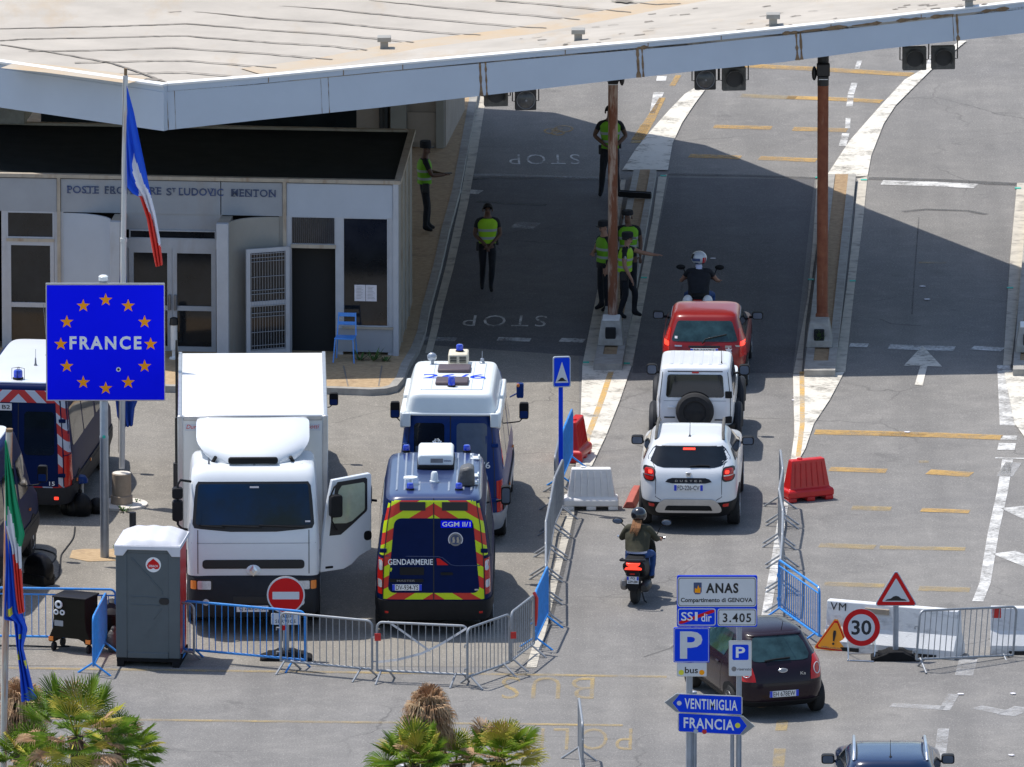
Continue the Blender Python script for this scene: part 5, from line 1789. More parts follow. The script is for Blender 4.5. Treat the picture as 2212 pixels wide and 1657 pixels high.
def gendarmerie_van():
    t = thing('gendarmerie_van', 'dark blue police van with red and yellow chevrons on its tail beside the truck', 'van', G(937, 1376), R(-0.4))
    S = van_shell(1.03, 5.5, 2.52, top=0.80)
    S.mesh(n=96).build('body', 'navy_paint', t, smooth=40)
    S.mesh(0.30, 0.66, n=96, off=0.02).build('bumper', 'black_plastic', t)
    S.L = S.L[:-1] + [(2.524, *S.L[-1][1:])]
    S.mesh(2.425, 2.524, n=96, off=0.004).build('roof', 'navy_roof', t, smooth=40)
    # tape on the doors, dark middle panel on top of it
    S.patch('rear', [(0.68, -0.90, 0.90), (1.4, -0.875, 0.875), (2.0, -0.815, 0.815), (2.35, -0.755, 0.755), (2.445, -0.735, 0.735)], 0.006, 30, 4, th=0.010).build('chevron_tape', 'tape_red_yellow', t)
    S.patch('rear', rounded_rows(0.80, 2.13, -0.815, 0.815, 0.12, 5, -0.69, 0.69), 0.012, 26, 2, th=0.010).build('rear_door', 'navy_paint', t)
    line_patch(S, 'rear', [(0.0, 0.62), (0.0, 1.4), (0.0, 2.48)], 0.018, 'ink', t, off=0.0165)
    for sg in (-1, 1):
        S.patch('rear', [(1.46, *sorted((sg * 0.885, sg * 0.955))), (2.0, *sorted((sg * 0.828, sg * 0.886))), (2.38, *sorted((sg * 0.765, sg * 0.80)))], 0.008, 6, 5).build('chevron_tape', 'tape_red_yellow', t)
        line_patch(S, 'rear', [(sg * 0.90, 0.68), (sg * 0.88, 1.4), (sg * 0.82, 2.0), (sg * 0.745, 2.44)], 0.016, 'ink', t, off=0.011)
        S.patch('rear', rounded_rows(2.27, 2.42, *sorted((sg * 0.145, sg * 0.60)), 0.01), 0.026, 10, 1, th=0.02).build('light_board', 'ink', t)
        l = S.patch('rear', [(0.76, *sorted((sg * 0.91, sg * 1.0))), (1.1, *sorted((sg * 0.90, sg * 1.0))), (1.40, *sorted((sg * 0.89, sg * 0.98)))], 0.016, 5, 4).build('tail_lamp', 'lamp_red', t)
        S.patch('rear', rounded_rows(1.19, 1.37, *sorted((sg * 0.905, sg * 0.975)), 0.03), 0.021, 4, 1, th=0.006).build('lens', 'lamp_clear', l)
        S.patch('rear', rounded_rows(0.88, 1.02, *sorted((sg * 0.915, sg * 0.99)), 0.02), 0.021, 4, 1, th=0.006).build('lens', 'lamp_clear', l)
        S.patch('rear', rounded_rows(0.43, 0.47, *sorted((sg * 0.80, sg * 0.885)), 0.012), 0.028, 4, 1).build('reflector', 'lamp_red', t)
        for z in (1.55,):
            mb = MB()
            mb.box((sg * 0.89, S.rear(sg * 0.85, z) - 0.015, z), (0.12, 0.05, 0.075))
            mb.build('hinge', 'navy_paint', t, 0.012)
        nm = 'right' if sg > 0 else 'left'
        S.patch(nm, [(1.35, 3.55, 4.55), (2.05, 3.55, 4.1)], 0.006, 8, 4).build('side_window', 'car_glass', t)
        S.patch(nm, [(1.35, 0.5, 3.2), (2.1, 0.5, 3.2)], 0.006, 10, 4).build('side_window', 'car_glass', t)
        mirror(t, sg * 1.24, 4.45, 1.58, 0.17, 0.34, 0.16, 'black_plastic', 0.09)
        for y in (0.95, 4.6):
            wheel(t, sg * 0.93, y, 0.34, 0.22)
    arch(S, t, (0.95, 4.6), 0.42, 0.36, 'dark_plastic')
    # writing and badge
    mb = MB()
    text_into(mb, 'GENDARMERIE', -0.41, 1.355, 0.79, 0.105, S.rear(-0.4, 1.40, 0.018), 0, 0.012)
    mb.build('lettering', 'ink_white', t, smooth=0)
    mb = MB()
    mb.box((0.40, S.rear(0.4, 2.06, 0.016), 2.03), (0.55, 0.006, 0.13))
    o = mb.build('name_strip', 'sign_blue_eu', t)
    mb = MB()
    text_into(mb, 'GGM II/1', 0.40, 2.03, 0.50, 0.085, S.rear(0.4, 2.06, 0.022), 0, 0.012)
    mb.build('lettering', 'ink_white', o, smooth=0)
    ye = S.rear(0.38, 1.80, 0.018)
    mb = MB()
    mb.prism(circ(0.385, 1.755, 0.13), ye, ye + 0.02)
    e = mb.build('emblem', 'paper', t)
    mb = MB()
    mb.prism(circ(0.385, 1.755, 0.115), ye - 0.003, ye + 0.002)
    mb.build('emblem_disc', 'grey_metal', e)
    mb = MB()
    mb.prism(circ(0.385, 1.755, 0.085), ye - 0.006, ye - 0.003)
    mb.build('emblem_disc', 'letter_blue', e)
    mb = MB()
    for sg in (-1, 1):
        cx = 0.385 + sg * 0.038
        mb.prism([(cx - .012, 1.80), (cx + .016, 1.81), (cx + .02, 1.77), (cx + .03, 1.745), (cx + .022, 1.70), (cx - .02, 1.70), (cx - .012, 1.74), (cx - .02, 1.77)], ye - 0.009, ye - 0.006)
    mb.build('emblem_figure', 'post_tan', e)
    S.patch('rear', [(1.30, 0.06, 0.26), (1.36, 0.055, 0.18), (1.42, 0.05, 0.10)], 0.020, 6, 3).build('red_triangle', 'sign_red', t)
    mb = MB()
    P = [(-0.85, 1.455), (-0.3, 1.455), (0.08, 1.452), (0.16, 1.43), (0.30, 1.31), (0.38, 1.29), (0.82, 1.29)]
    mb.tube([(x, S.rear(x, z, 0.016), z) for x, z in P], 0.008, 6)
    mb.build('door_crease', 'navy_roof', t)
    S.patch('rear', rounded_rows(1.12, 1.26, -0.60, -0.17, 0.02), 0.018, 8, 1).build('vent', 'black_plastic', t)
    S.patch('rear', rounded_rows(0.99, 1.05, -0.78, -0.18, 0.02), 0.022, 8, 1).build('plate_trim', 'black_plastic', t)
    mb = MB()
    text_into(mb, 'MASTER', -0.49, 1.02, 0.32, 0.035, S.rear(-0.45, 1.02, 0.028), 0, 0.006)
    mb.build('lettering', 'grey_metal', t, smooth=0)
    plate(t, S, 'rear', -0.47, 0.90, 'DV-934-YS', off=0.022)
    S.patch('rear', rounded_rows(1.12, 1.17, 0.12, 0.34, 0.02), 0.022, 8, 1).build('door_handle', 'black_plastic', t)
    S.patch('rear', rounded_rows(0.845, 0.87, 0.72, 0.79, 0.01), 0.016, 4, 1).build('badge', 'alu', t)
    # roof: ribs and equipment
    for x in (-0.66, -0.52, -0.40, -0.26, 0.26, 0.40, 0.52, 0.66):
        top_box(t, 'roof_rib', 'steel_blue', (x, 2.1 if abs(x) > .3 else 0.9, 2.519), (0.035, 3.0 if abs(x) > .3 else 0.7, 0.026), 0.006)  # paler than the roof: highlights along the ribs put in as colour
    a = top_box(t, 'air_conditioner', 'black_plastic', (0.01, 2.80, 2.56), (0.66, 1.10, 0.10), 0.03)
    mb = MB()
    mb.prism([(-0.30, 2.60), (0.32, 2.60), (0.33, 2.76), (0.28, 2.80), (-0.26, 2.80), (-0.31, 2.76)], 2.25, 3.25)
    mb.build('cover', 'white_cap', a, 0.03)
    mb = MB()
    mb.box((0.03, 2.243, 2.69), (0.22, 0.016, 0.075))
    mb.build('grille', 'grey_metal', a)
    mb = MB()
    text_into(mb, 'webasto', 0.22, 2.69, 0.13, 0.035, 2.244, 0, 0.01)
    mb.build('lettering', 'letter_blue', a, smooth=0)
    mb = MB()
    mb.lathe([(0.09, 0), (0.09, 0.03), (0.06, 0.05), (0.062, 0.2), (0.05, 0.25), (0.02, 0.28), (0, 0.28)], (0.02, 3.45, 2.52), 18)
    s = mb.build('searchlight', 'lens_grey', t)
    mb = MB()
    for k in range(6):
        q = 2 * pi * k / 6
        mb.tube([(0.02 + .075 * math.cos(q), 3.45 + .075 * math.sin(q), 2.54), (0.02 + .075 * math.cos(q), 3.45 + .075 * math.sin(q), 2.73), (0.02 + .03 * math.cos(q), 3.45 + .03 * math.sin(q), 2.82)], 0.006, 5)
    for zz in (2.60, 2.66, 2.72, 2.77):
        mb.tube([(0.02 + .078 * math.cos(q), 3.45 + .078 * math.sin(q), zz) for q in [2 * pi * k / 16 for k in range(17)]], 0.006, 5)
    mb.build('cage', 'chrome', s)
    for x, y in ((-0.53, 3.75), (0.55, 3.75), (-0.42, 0.62), (0.44, 0.62)):
        beacon(t, x, y, 2.515, 0.062, 0.13)
    mb = MB()
    mb.lathe([(0.022, 0), (0.022, 0.10), (0.13, 0.115), (0.125, 0.14), (0, 0.15)], (-0.42, 1.05, 2.52), 20)
    mb.build('antenna_disc', 'white_cap', t)
    mb = MB()
    mb.lathe([(0.085, 0), (0.085, 0.03), (0.07, 0.035), (0.06, 0.16), (0.045, 0.19), (0, 0.195)], (0.0, 1.25, 2.52), 18)
    mb.build('antenna_cone', 'white_cap', t)
    mb = MB()
    mb.prism([(0.40, 2.52), (0.72, 2.52), (0.70, 2.86), (0.60, 2.88), (0.46, 2.84)], 0.85, 1.25)
    mb.build('covered_lamp', 'bag_grey', t, 0.05)
    for y in (1.15, 1.75, 3.2):
        mb = MB()
        mb.box((0.70, y, 2.53), (0.16, 0.22, 0.03))
        mb.box((0.77, y, 2.55), (0.03, 0.16, 0.07))
        mb.box((0.63, y + 0.02, 2.56), (0.03, 0.1, 0.08))
        mb.build('roof_bracket', 'white_cap', t, 0.008)
gendarmerie_van()

def sprinter(name, label, pos, rz, kind, group=None):
    t = thing(name, label, 'van', pos, rz, group)
    ht = 2.52
    S = van_shell(0.965, 5.6, ht)
    S.mesh(n=96).build('body', 'police_blue' if kind == 'cap' else 'navy_paint', t, smooth=40)
    S.mesh(0.30, 0.62, n=96, off=0.025).build('bumper', 'steel_blue' if kind == 'cap' else 'dark_plastic', t)
    for sg in (-1, 1):
        nm = 'right' if sg > 0 else 'left'
        xs = sorted((sg * 0.11, sg * 0.66))
        S.patch('rear', rounded_rows(1.22, 2.02, *xs, 0.07, 4) if kind != 'cap' else rounded_rows(1.40, 2.26, *xs, 0.07, 4), 0.007, 10, 1).build('rear_window', 'frosted_glass' if (kind == 'cap' and sg > 0) else 'car_glass', t)
        l = S.patch('rear', [(0.62, *sorted((sg * 0.84, sg * 0.95))), (1.2, *sorted((sg * 0.83, sg * 0.935)))], 0.012, 6, 4).build('tail_lamp', 'lamp_red', t)
        S.patch('rear', rounded_rows(0.40, 0.46, *sorted((sg * 0.66, sg * 0.74)), 0.012), 0.032, 4, 1).build('reflector', 'brake_lit' if kind == 'tape' else 'lamp_red', t)  # on the taped van the reflector is given a glow of its own
        for y0, y1 in ((0.45, 1.7), (1.8, 3.05), (3.25, 4.15)):
            S.patch(nm, rounded_rows(1.32, 2.02, y0, y1, 0.06, 4), 0.006, 8, 1).build('side_window', 'car_glass', t)
        S.patch(nm, [(0.62, 0.3, 5.2), (0.70, 0.3, 5.2)], 0.02, 14, 1).build('side_trim', 'dark_plastic', t)
        for y in (1.0, 4.55):
            wheel(t, sg * 0.86, y, 0.345, 0.22)
        mb = MB()
        mb.tube([(sg * 0.92, 4.35, 1.34), (sg * 1.10, 4.38, 1.36), (sg * 1.15, 4.38, 1.42)], 0.014, 6)
        mb.prism(rrect(sg * 1.18 - 0.085, 1.42, sg * 1.18 + 0.085, 1.72, 0.04), 4.30, 4.42)
        m_ = mb.build('wing_mirror', 'black_plastic', t, 0.012)
        mb = MB()
        mb.prism(rrect(sg * 1.18 - 0.07, 1.44, sg * 1.18 + 0.07, 1.57, 0.02), 4.296, 4.300)
        mb.build('mirror_glass', 'police_blue', m_)  # blue reflection in the glass painted as a flat colour
        mb = MB()
        mb.box((sg * 0.985, 4.15, 0.95), (0.03, 0.08, 0.04))
        mb.box((sg * 0.995, 2.3, 0.66), (0.02, 0.06, 0.05))
        mb.box((sg * 0.995, 0.6, 0.66), (0.02, 0.06, 0.05))
        mb.build('marker_lamp', 'amber', t)
        for z in (0.85, 1.85):
            mb = MB()
            mb.box((sg * 0.80, S.rear(sg * 0.78, z) - 0.012, z), (0.13, 0.05, 0.07))
            mb.build('hinge', 'police_blue' if kind == 'cap' else 'navy_paint', t, 0.012)
    arch(S, t, (1.0, 4.55), 0.42, 0.37)
    line_patch(S, 'rear', [(0.0, 0.55), (0.0, 2.42)], 0.016, 'ink', t, off=0.009)
    for sg in (-1, 1):
        line_patch(S, 'rear', [(sg * 0.80, 0.6), (sg * 0.79, 1.5), (sg * 0.74, 2.2), (sg * 0.70, 2.42)], 0.012, 'ink', t, off=0.006)
    S.patch('front', rounded_rows(1.45, 2.28, -0.78, 0.78, 0.06, 4, -0.66, 0.66), 0.006, 14, 1).build('windscreen', 'screen_glass', t)
    return t, S, ht

def police_vans():
    # high-capped van in the middle
    t, S, ht = sprinter('police_van', 'blue police van with raised white roof cap marked 26/6', G(973, 1180), R(-2.0), 'cap')
    Cp = Shell([(2.20, 0.90, 0.05, 3.3, 14), (2.28, 0.88, 0.035, 3.25, 14), (2.50, 0.83, 0.06, 3.1, 13), (2.70, 0.77, 0.09, 2.98, 14), (2.76, 0.745, 0.105, 2.95, 14), (2.79, 0.72, 0.13, 2.92, 13), (2.806, 0.68, 0.18, 2.86, 12), (2.81, 0.5, 0.4, 2.6, 10)])
    cap = Cp.mesh(2.40, 2.81, n=96).build('roof_cap', 'white_cap', t, smooth=40)
    for sg in (-1, 1):
        mb = MB()
        for y0, y1 in ((0.0, 1.2), (1.5, 2.9)):
            mb.box((sg * 0.86, (y0 + y1) / 2, 2.33), (0.10, y1 - y0, 0.30))
        mb.build('cap_skirt', 'white_cap', t, 0.03)
        mb = MB()
        mb.box((sg * 0.80, 0.015, 2.33), (0.16, 0.06, 0.26))
        mb.build('cap_corner', 'white_cap', t, 0.02)
    mb = MB()
    mb.tube([(-0.74, 0.05, 2.43), (0.74, 0.05, 2.43)], 0.025, 8)
    mb.build('cap_lip', 'white_cap', t)
    top_box(t, 'roof_panel', 'white_cap', (0.0, 1.52, 2.815), (1.12, 2.3, 0.025), 0.006)
    mb = MB()
    for x in (-0.36, 0.36):
        mb.box((x, 1.52, 2.829), (0.012, 2.28, 0.004))
    mb.build('panel_seam', 'panel_pale', t)
    for i, y in enumerate((0.90, 1.98)):
        mb = MB()
        mb.box((0.0, y, 2.86), (0.60, 0.50, 0.07))
        mb.build('roof_hatch', 'seat_brown' if 'seat_brown' in MATS else 'dark_plastic', t, 0.03)
    mb = MB()
    M = Matrix.Translation(Vector((0.02, 1.44, 2.831))) @ Matrix(((1, 0, 0, 0), (0, 0, 1, 0), (0, 1, 0, 0), (0, 0, 0, 1)))
    text_into(mb, '26/6', 0, 0, 1.14, 0.36, 0, 0, 0.01, t=0, M=M)
    mb.build('lettering', 'sign_blue', t, smooth=0)
    a = top_box(t, 'air_conditioner', 'cream_plastic' if 'cream_plastic' in MATS else 'slab_white', (0.05, 2.6, 2.93), (0.36, 0.5, 0.22), 0.03)
    mb = MB()
    for sg in (-1, 1):
        for k in range(4):
            mb.box((0.05 + sg * 0.085, 2.345, 2.90 + k * 0.03), (0.12, 0.012, 0.014))
    mb.build('grille', 'ink', a)
    beacon(t, 0.07, 2.62, 3.03, 0.065, 0.14)
    beacon(t, 0.0, 0.58, 2.82, 0.065, 0.19)
    mb = MB()
    mb.lathe([(0.03, 0), (0.03, 0.08)], (-0.42, 2.5, 2.81), 12)
    mb.ell((-0.43, 2.5, 2.96), (0.09, 0.06, 0.08))
    mb.build('searchlight', 'steel_blue', t)
    mb = MB()
    mb.lathe([(0.05, 0), (0.05, 0.04), (0.035, 0.05), (0.035, 0.10), (0.006, 0.11), (0.006, 0.24)], (0.48, 2.6, 2.81), 12)
    mb.build('aerial', 'frond_green' if False else 'steel_blue', t)
    mb = MB()
    text_into(mb, '26/6', 0.55, 1.50, 0.34, 0.12, S.rear(0.55, 1.5, 0.010), 0, 0.012)
    mb.build('lettering', 'ink_white', t, smooth=0)
    mb = MB()
    mb.box((0.62, S.rear(0.62, 1.25, 0.010), 1.27), (0.09, 0.006, 0.03))
    mb.build('badge', 'steel_blue', t)
    mb = MB()
    mb.prism(rrect(1.02, 1.66, 1.15, 1.93, 0.03), 5.0, 5.12)
    mb.tube([(0.9, 4.9, 1.7), (1.05, 5.05, 1.75)], 0.015, 6)
    fm = mb.build('front_mirror', 'police_blue', t, 0.012)
    mb = MB()
    mb.ell((1.05, 4.995, 1.90), (0.03, 0.012, 0.035))
    mb.build('marker_lamp', 'amber', fm)
    S.patch('rear', rounded_rows(1.44, 1.84, -0.63, -0.14, 0.01), 0.012, 6, 1).build('window_panel', 'frosted_glass', t)
    # van with the red and white tape behind the big sign
    t, S, ht = sprinter('police_van', 'dark blue van with red and white chevron tape behind the blue country sign', G(40, 1124), R(-7), 'tape')
    S.patch('rear', [(2.18, -0.80, 0.80), (2.40, -0.76, 0.76)], 0.010, 24, 2).build('chevron_tape', 'tape_red_white', t)
    S.patch('rear', [(0.56, -0.84, 0.84), (0.64, -0.84, 0.84)], 0.010, 24, 1).build('chevron_tape', 'tape_red_white', t)
    for sg in (-1, 1):
        S.patch('rear', [(0.64, *sorted((sg * 0.74, sg * 0.82))), (1.5, *sorted((sg * 0.72, sg * 0.80))), (2.18, *sorted((sg * 0.68, sg * 0.745)))], 0.010, 4, 6).build('chevron_tape', 'tape_red_white', t)
        S.patch('rear', [(1.22, *sorted((sg * 0.835, sg * 0.93))), (1.75, *sorted((sg * 0.80, sg * 0.885))), (2.3, *sorted((sg * 0.76, sg * 0.82)))], 0.010, 4, 6).build('chevron_tape', 'tape_red_white', t)
    mb = MB()
    mb.prism(rrect(-0.52, 2.03, -0.12, 2.16, 0.01), S.rear(-0.3, 2.1, 0.02), S.rear(-0.3, 2.1, 0.0))
    o = mb.build('name_board', 'sign_white', t)
    mb = MB()
    text_into(mb, '36 B2', -0.32, 2.095, 0.34, 0.075, S.rear(-0.3, 2.1, 0.024), 0, 0.01)
    mb.build('lettering', 'ink', o, smooth=0)
    mb = MB()
    text_into(mb, '15', 0.62, 0.70, 0.10, 0.075, S.rear(0.62, 0.70, 0.012), 0, 0.01)
    mb.build('lettering', 'ink_white', t, smooth=0)
    Rf = Shell([(2.46, 0.72, 0.20, 4.0, 9), (2.525, 0.70, 0.22, 3.95, 9), (2.53, 0.6, 0.4, 3.8, 8)])
    Rf.mesh().build('roof_panel', 'white_gloss', t, smooth=40)
    for x, y in ((-0.06, 0.45), (0.30, 3.6)):
        beacon(t, x, y, 2.53, 0.085, 0.17, cage=True)
    whip(t, 0.16, 2.55, 2.53, 0.95, 0.07)
    whip(t, 0.08, 1.65, 2.53, 0.30, 0.0)
    whip(t, 0.22, 3.3, 2.53, 0.16, 0.0)
    # the dark one cut by the left edge
    fw = G(72, 1201)
    rz = R(-8)
    base = fw - Matrix.Rotation(rz, 3, 'Z') @ Vector((0.97, 4.55, 0))
    t, S, ht = sprinter('police_van', 'dark blue van cut by the left picture edge, seen along its right side', base, rz, 'plain')
    Rf = Shell([(2.46, 0.70, 0.20, 4.0, 9), (2.525, 0.66, 0.22, 3.95, 9), (2.53, 0.6, 0.4, 3.8, 8)])
    Rf.mesh().build('roof_panel', 'white_gloss', t, smooth=40)
    for sg in (-1, 1):
        top_box(t, 'roof_stripe', 'police_blue', (sg * 0.45, 2.1, 2.532), (0.07, 3.4, 0.012), 0.0)
    # low van hidden by the truck, only its mirror shows past the box
    t, S, ht = sprinter('small_van', 'low dark van hidden behind the white truck, only its mirror showing', G(574, 1100), R(-1), 'plain')
    t.scale = (0.96, 0.92, 0.76)
mat('seat_brown', (0.075, 0.055, 0.065), 0.6, var=0.1, vs=4)
mat('cream_plastic', (0.66, 0.60, 0.46), 0.5, var=0.04)
police_vans()

# ================================================================== BOX TRUCK facing us
def box_truck():
    LEN = 7.9
    front = G(548, 1374)
    th = R(1.0)
    t = thing('box_truck', 'white box truck facing the camera with its driver door open', 'truck', front + Vector((-math.sin(th) * LEN, math.cos(th) * LEN, 0)), pi + th)
    # cargo box
    mb = MB()
    mb.box((0, 3.0, 2.275), (2.58, 5.4, 2.41))
    b = mb.build('cargo_box', 'white_box', t, 0.01)
    mb = MB()
    for sx in (-1, 1):
        mb.box((sx * 1.285, 5.66, 2.275), (0.10, 0.12, 2.45))
        mb.box((sx * 1.292, 2.99, 3.46), (0.07, 5.42, 0.09))
        mb.box((sx * 1.292, 2.99, 1.10), (0.07, 5.42, 0.10))
    mb.box((0, 5.675, 3.46), (2.46, 0.09, 0.09))
    mb.build('box_trim', 'alu', b, 0.015)
    for sx in (-1, 1):
        mb = MB()
        mb.box((-sx * 0.98, 5.708, 3.29), (0.44, 0.006, 0.12))
        s = mb.build('maker_sticker', 'sign_white', b)
        mb = MB()
        mb.T = Matrix.Rotation(pi, 4, 'Z')
        text_into(mb, 'Durisotti', sx * 0.98, 3.305, 0.38, 0.075, -5.714, 0, 0.0, shear=0.25)
        mb.build('lettering', 'sign_red', s, smooth=0)
    top_box(t, 'chassis', 'black_plastic', (0, 3.8, 0.85), (0.9, 7.4, 0.28), 0.02)
    top_box(t, 'side_guard', 'dark_plastic', (1.18, 3.4, 0.7), (0.1, 2.6, 0.5), 0.02)
    top_box(t, 'side_guard', 'dark_plastic', (-1.18, 3.4, 0.7), (0.1, 2.6, 0.5), 0.02)
    for sg in (-1, 1):
        wheel(t, sg * 1.0, 1.6, 0.48, 0.5, spokes=8)
        wheel(t, sg * 1.03, 6.55, 0.48, 0.3, spokes=8)
    mb = MB()
    mb.box((1.36, 0.35, 2.4), (0.05, 0.08, 2.4))
    mb.box((1.36, 5.35, 2.45), (0.045, 0.05, 1.9))
    mb.box((1.37, 5.35, 2.3), (0.09, 0.09, 0.55))
    mb.tube([(1.36, 0.4, 3.45), (1.36, 0.4, 3.75)], 0.025, 6)
    mb.build('side_pole', 'black_metal', b, 0.01)
    # cab shell (z, half width, rear y, front y, squareness)
    S = Shell([(1.08, 1.165, 5.95, 7.86, 12), (1.25, 1.17, 5.95, 7.88, 12), (1.60, 1.17, 5.95, 7.87, 12), (1.80, 1.165, 5.95, 7.84, 12), (2.2, 1.145, 5.95, 7.76, 12), (2.62, 1.12, 5.95, 7.66, 12), (2.78, 1.105, 5.95, 7.60, 11), (2.90, 1.08, 5.97, 7.50, 10), (2.95, 1.04, 6.0, 7.40, 9), (2.98, 0.9, 6.1, 7.2, 8)])
    S.mesh(n=96).build('cab', 'white_gloss', t, smooth=40)
    B = Shell([(0.32, 1.08, 5.9, 7.80, 10), (0.42, 1.15, 5.9, 7.90, 10), (0.62, 1.165, 5.9, 7.93, 10), (1.04, 1.165, 5.9, 7.90, 10), (1.09, 1.15, 5.95, 7.86, 10)])
    B.mesh(n=96).build('bumper', 'dark_plastic', t, smooth=40)
    # windscreen with the dip in its lower edge
    mb = S.patch('front', [(1.87, -0.40, 0.40), (1.90, -0.72, 0.72), (1.93, -1.04, 1.04), (2.0, -1.075, 1.075), (2.4, -1.045, 1.045), (2.66, -1.015, 1.015), (2.73, -0.97, 0.97)], 0.006, 30, 3)
    f = mb.build('windscreen_frame', 'ink', t)
    S.patch('front', rounded_rows(1.99, 2.69, -1.02, 1.02, 0.05, 4, -0.965, 0.965), 0.010, 26, 3).build('windscreen', 'screen_glass', f)
    mb = MB()
    for x0, x1 in ((-0.9, -0.1), (-0.15, 0.55), (0.5, 0.95)):
        mb.tube([(x0, S.front(x0, 1.95, 0.03), 1.95), (x1, S.front(x1, 1.99, 0.035), 1.985)], 0.016, 6)
    mb.build('wiper', 'black_plastic', f)
    mb = MB()
    mb.box((-0.02, S.front(0, 2.62, 0.014), 2.64), (0.16, 0.004, 0.03))
    mb.box((-0.96, S.front(-0.96, 2.04, 0.014), 2.05), (0.09, 0.004, 0.03))
    mb.build('window_sticker', 'paper', f)
    line_patch(S, 'front', [(-1.1, 1.67), (1.1, 1.67)], 0.010, 'panel_grey', t)
    for sg in (-1, 1):
        line_patch(S, 'front', [(sg * 0.98, 1.12), (sg * 0.98, 1.90)], 0.014, 'ink', t)
    g = S.patch('front', rounded_rows(1.215, 1.375, -0.90, 0.90, 0.06, 4), 0.010, 24, 1).build('grille', 'ink', t)
    yf = S.front(0, 1.2, 0.02)
    mb = MB()
    mb.ell((0, yf - 0.01, 1.19), (0.13, 0.03, 0.10))
    e = mb.build('emblem_mount', 'white_gloss', t)
    mb = MB()
    o_, i_ = [(0, 0.105), (0.075, 0), (0, -0.105), (-0.075, 0)], [(0, 0.055), (0.036, 0), (0, -0.055), (-0.036, 0)]
    V = [(x, yf + 0.03, 1.19 + z) for x, z in o_] + [(x * .9, yf + 0.045, 1.19 + z * .9) for x, z in i_]
    mb.add(V, [(i, (i + 1) % 4, 4 + (i + 1) % 4, 4 + i) for i in range(4)] + [(4, 5, 6, 7)])
    mb.build('emblem', 'chrome', e, smooth=0)
    for sg in (-1, 1):
        h = B.patch('front', rounded_rows(0.83, 1.03, *sorted((sg * 0.72, sg * 1.13)), 0.03), 0.008, 10, 1).build('headlight', 'ink', t)
        B.patch('front', rounded_rows(0.85, 1.0, *sorted((sg * 0.75, sg * 0.99)), 0.02), 0.014, 8, 1, th=0.006).build('lens', 'lamp_clear', h)
        B.patch('front', rounded_rows(0.85, 1.0, *sorted((sg * 1.01, sg * 1.11)), 0.02), 0.014, 6, 1, th=0.006).build('indicator', 'amber', h)
        mb = MB()
        mb.lathe([(0.06, 0), (0.06, 0.02), (0.0, 0.02)], (sg * 0.84, B.front(0.84, 0.62, -0.01), 0.62), 16, axis='Y')
        mb.build('fog_lamp', 'lamp_clear', t)
    B.patch('front', rounded_rows(0.60, 0.72, -0.36, 0.36, 0.02), 0.008, 10, 1).build('air_intake', 'ink', t)
    plate(t, B, 'front', 0.02, 0.50, 'CJ 2063 UT 06', 0.56, 0.11, bands=None)
    # roof: wind deflector on stays
    D = MB()
    def defl(u, v):
        # u across, v from the lower front lip up and back
        x = (u - 0.5) * 2
        wd = 0.62 + 0.38 * math.sin(min(1, v / 0.42) * pi / 2) ** 0.8
        if v > 0.8:
            wd -= 0.05 * ((v - 0.8) / 0.2) ** 2
        y = 7.34 - 1.40 * v ** 1.15 - 0.20 * abs(x) ** 3
        z = 3.00 + 0.52 * math.sin(min(1, v * 1.08) * pi / 2) ** 0.85 - 0.05 * abs(x) ** 6
        return (x * wd, y, z)
    D.grid(defl, 28, 14, thick=(0, -0.03, -0.03))
    for sg in (-1, 1):
        D.grid(lambda u, v, sg=sg: (lambda p, q: tuple(p[i] + (q[i] - p[i]) * v for i in range(3)))(defl(1.0 if sg > 0 else 0.0, u), (sg * (0.95), 5.95, 3.0)), 10, 6)
    d = D.build('wind_deflector', 'white_gloss', t, smooth=50)
    mb = MB()
    mb.prism(rrect(-0.44, 2.985, 0.44, 3.10, 0.05), 7.26, 7.345)
    mb.build('deflector_lip', 'black_plastic', d, 0.012)
    mb = MB()
    for sg in (-1, 1):
        mb.tube([(sg * 0.72, 7.1, 2.96), (sg * 0.66, 7.18, 3.08)], 0.03, 6)
    mb.build('stay', 'black_plastic', d)
    whip(t, -0.02, 7.30, 2.95, 0.12, 0)
    whip(t, 0.78, 7.25, 2.94, 0.10, 0)
    for x in (-0.85, -0.55, 0.55, 0.85):
        top_box(t, 'roof_rib', 'white_gloss', (x, 7.0, 2.965), (0.06, 0.5, 0.02), 0.008)
    # mirrors on the passenger side (left in the picture)
    mb = MB()
    mb.tube([(1.10, 7.55, 2.72), (1.28, 7.7, 2.78), (1.33, 7.72, 2.70), (1.33, 7.72, 1.98), (1.26, 7.68, 1.90), (1.12, 7.62, 1.86)], 0.022, 8)
    k = mb.build('mirror_arm', 'black_plastic', t)
    for z0, z1 in ((2.05, 2.42), (2.45, 2.65)):
        mb = MB()
        mb.prism(rrect(1.24, z0, 1.43, z1, 0.05), 7.62, 7.78)
        mb.build('mirror', 'black_plastic', k, 0.02)
    # the open driver's door (right in the picture)
    hinge = Vector((-1.16, 7.45, 0))
    d = thing('driver_door', None, None)
    d.parent = t
    d.location = hinge
    d.rotation_euler = (0, 0, pi + R(24))
    # door frame: its own x runs outward, its outer face looks forward of the truck (own -y)
    out = [(0.0, 1.05), (0.46, 1.07), (0.62, 1.14), (0.76, 1.27), (0.9, 1.34), (1.0, 1.37), (1.0, 2.72), (0.97, 2.76), (0.24, 2.70), (0.15, 2.3), (0.06, 1.7)]
    win = [(0.18, 1.70), (0.40, 1.70), (0.62, 1.86), (0.90, 2.08), (0.915, 2.12), (0.915, 2.66), (0.88, 2.69), (0.34, 2.655), (0.30, 2.60)]
    mb = MB()
    mb.prism(out, -0.045, 0.045)
    mb.build('door_panel', 'white_gloss', d, 0.015)
    mb = MB()
    mb.prism(win, -0.052, -0.0455)
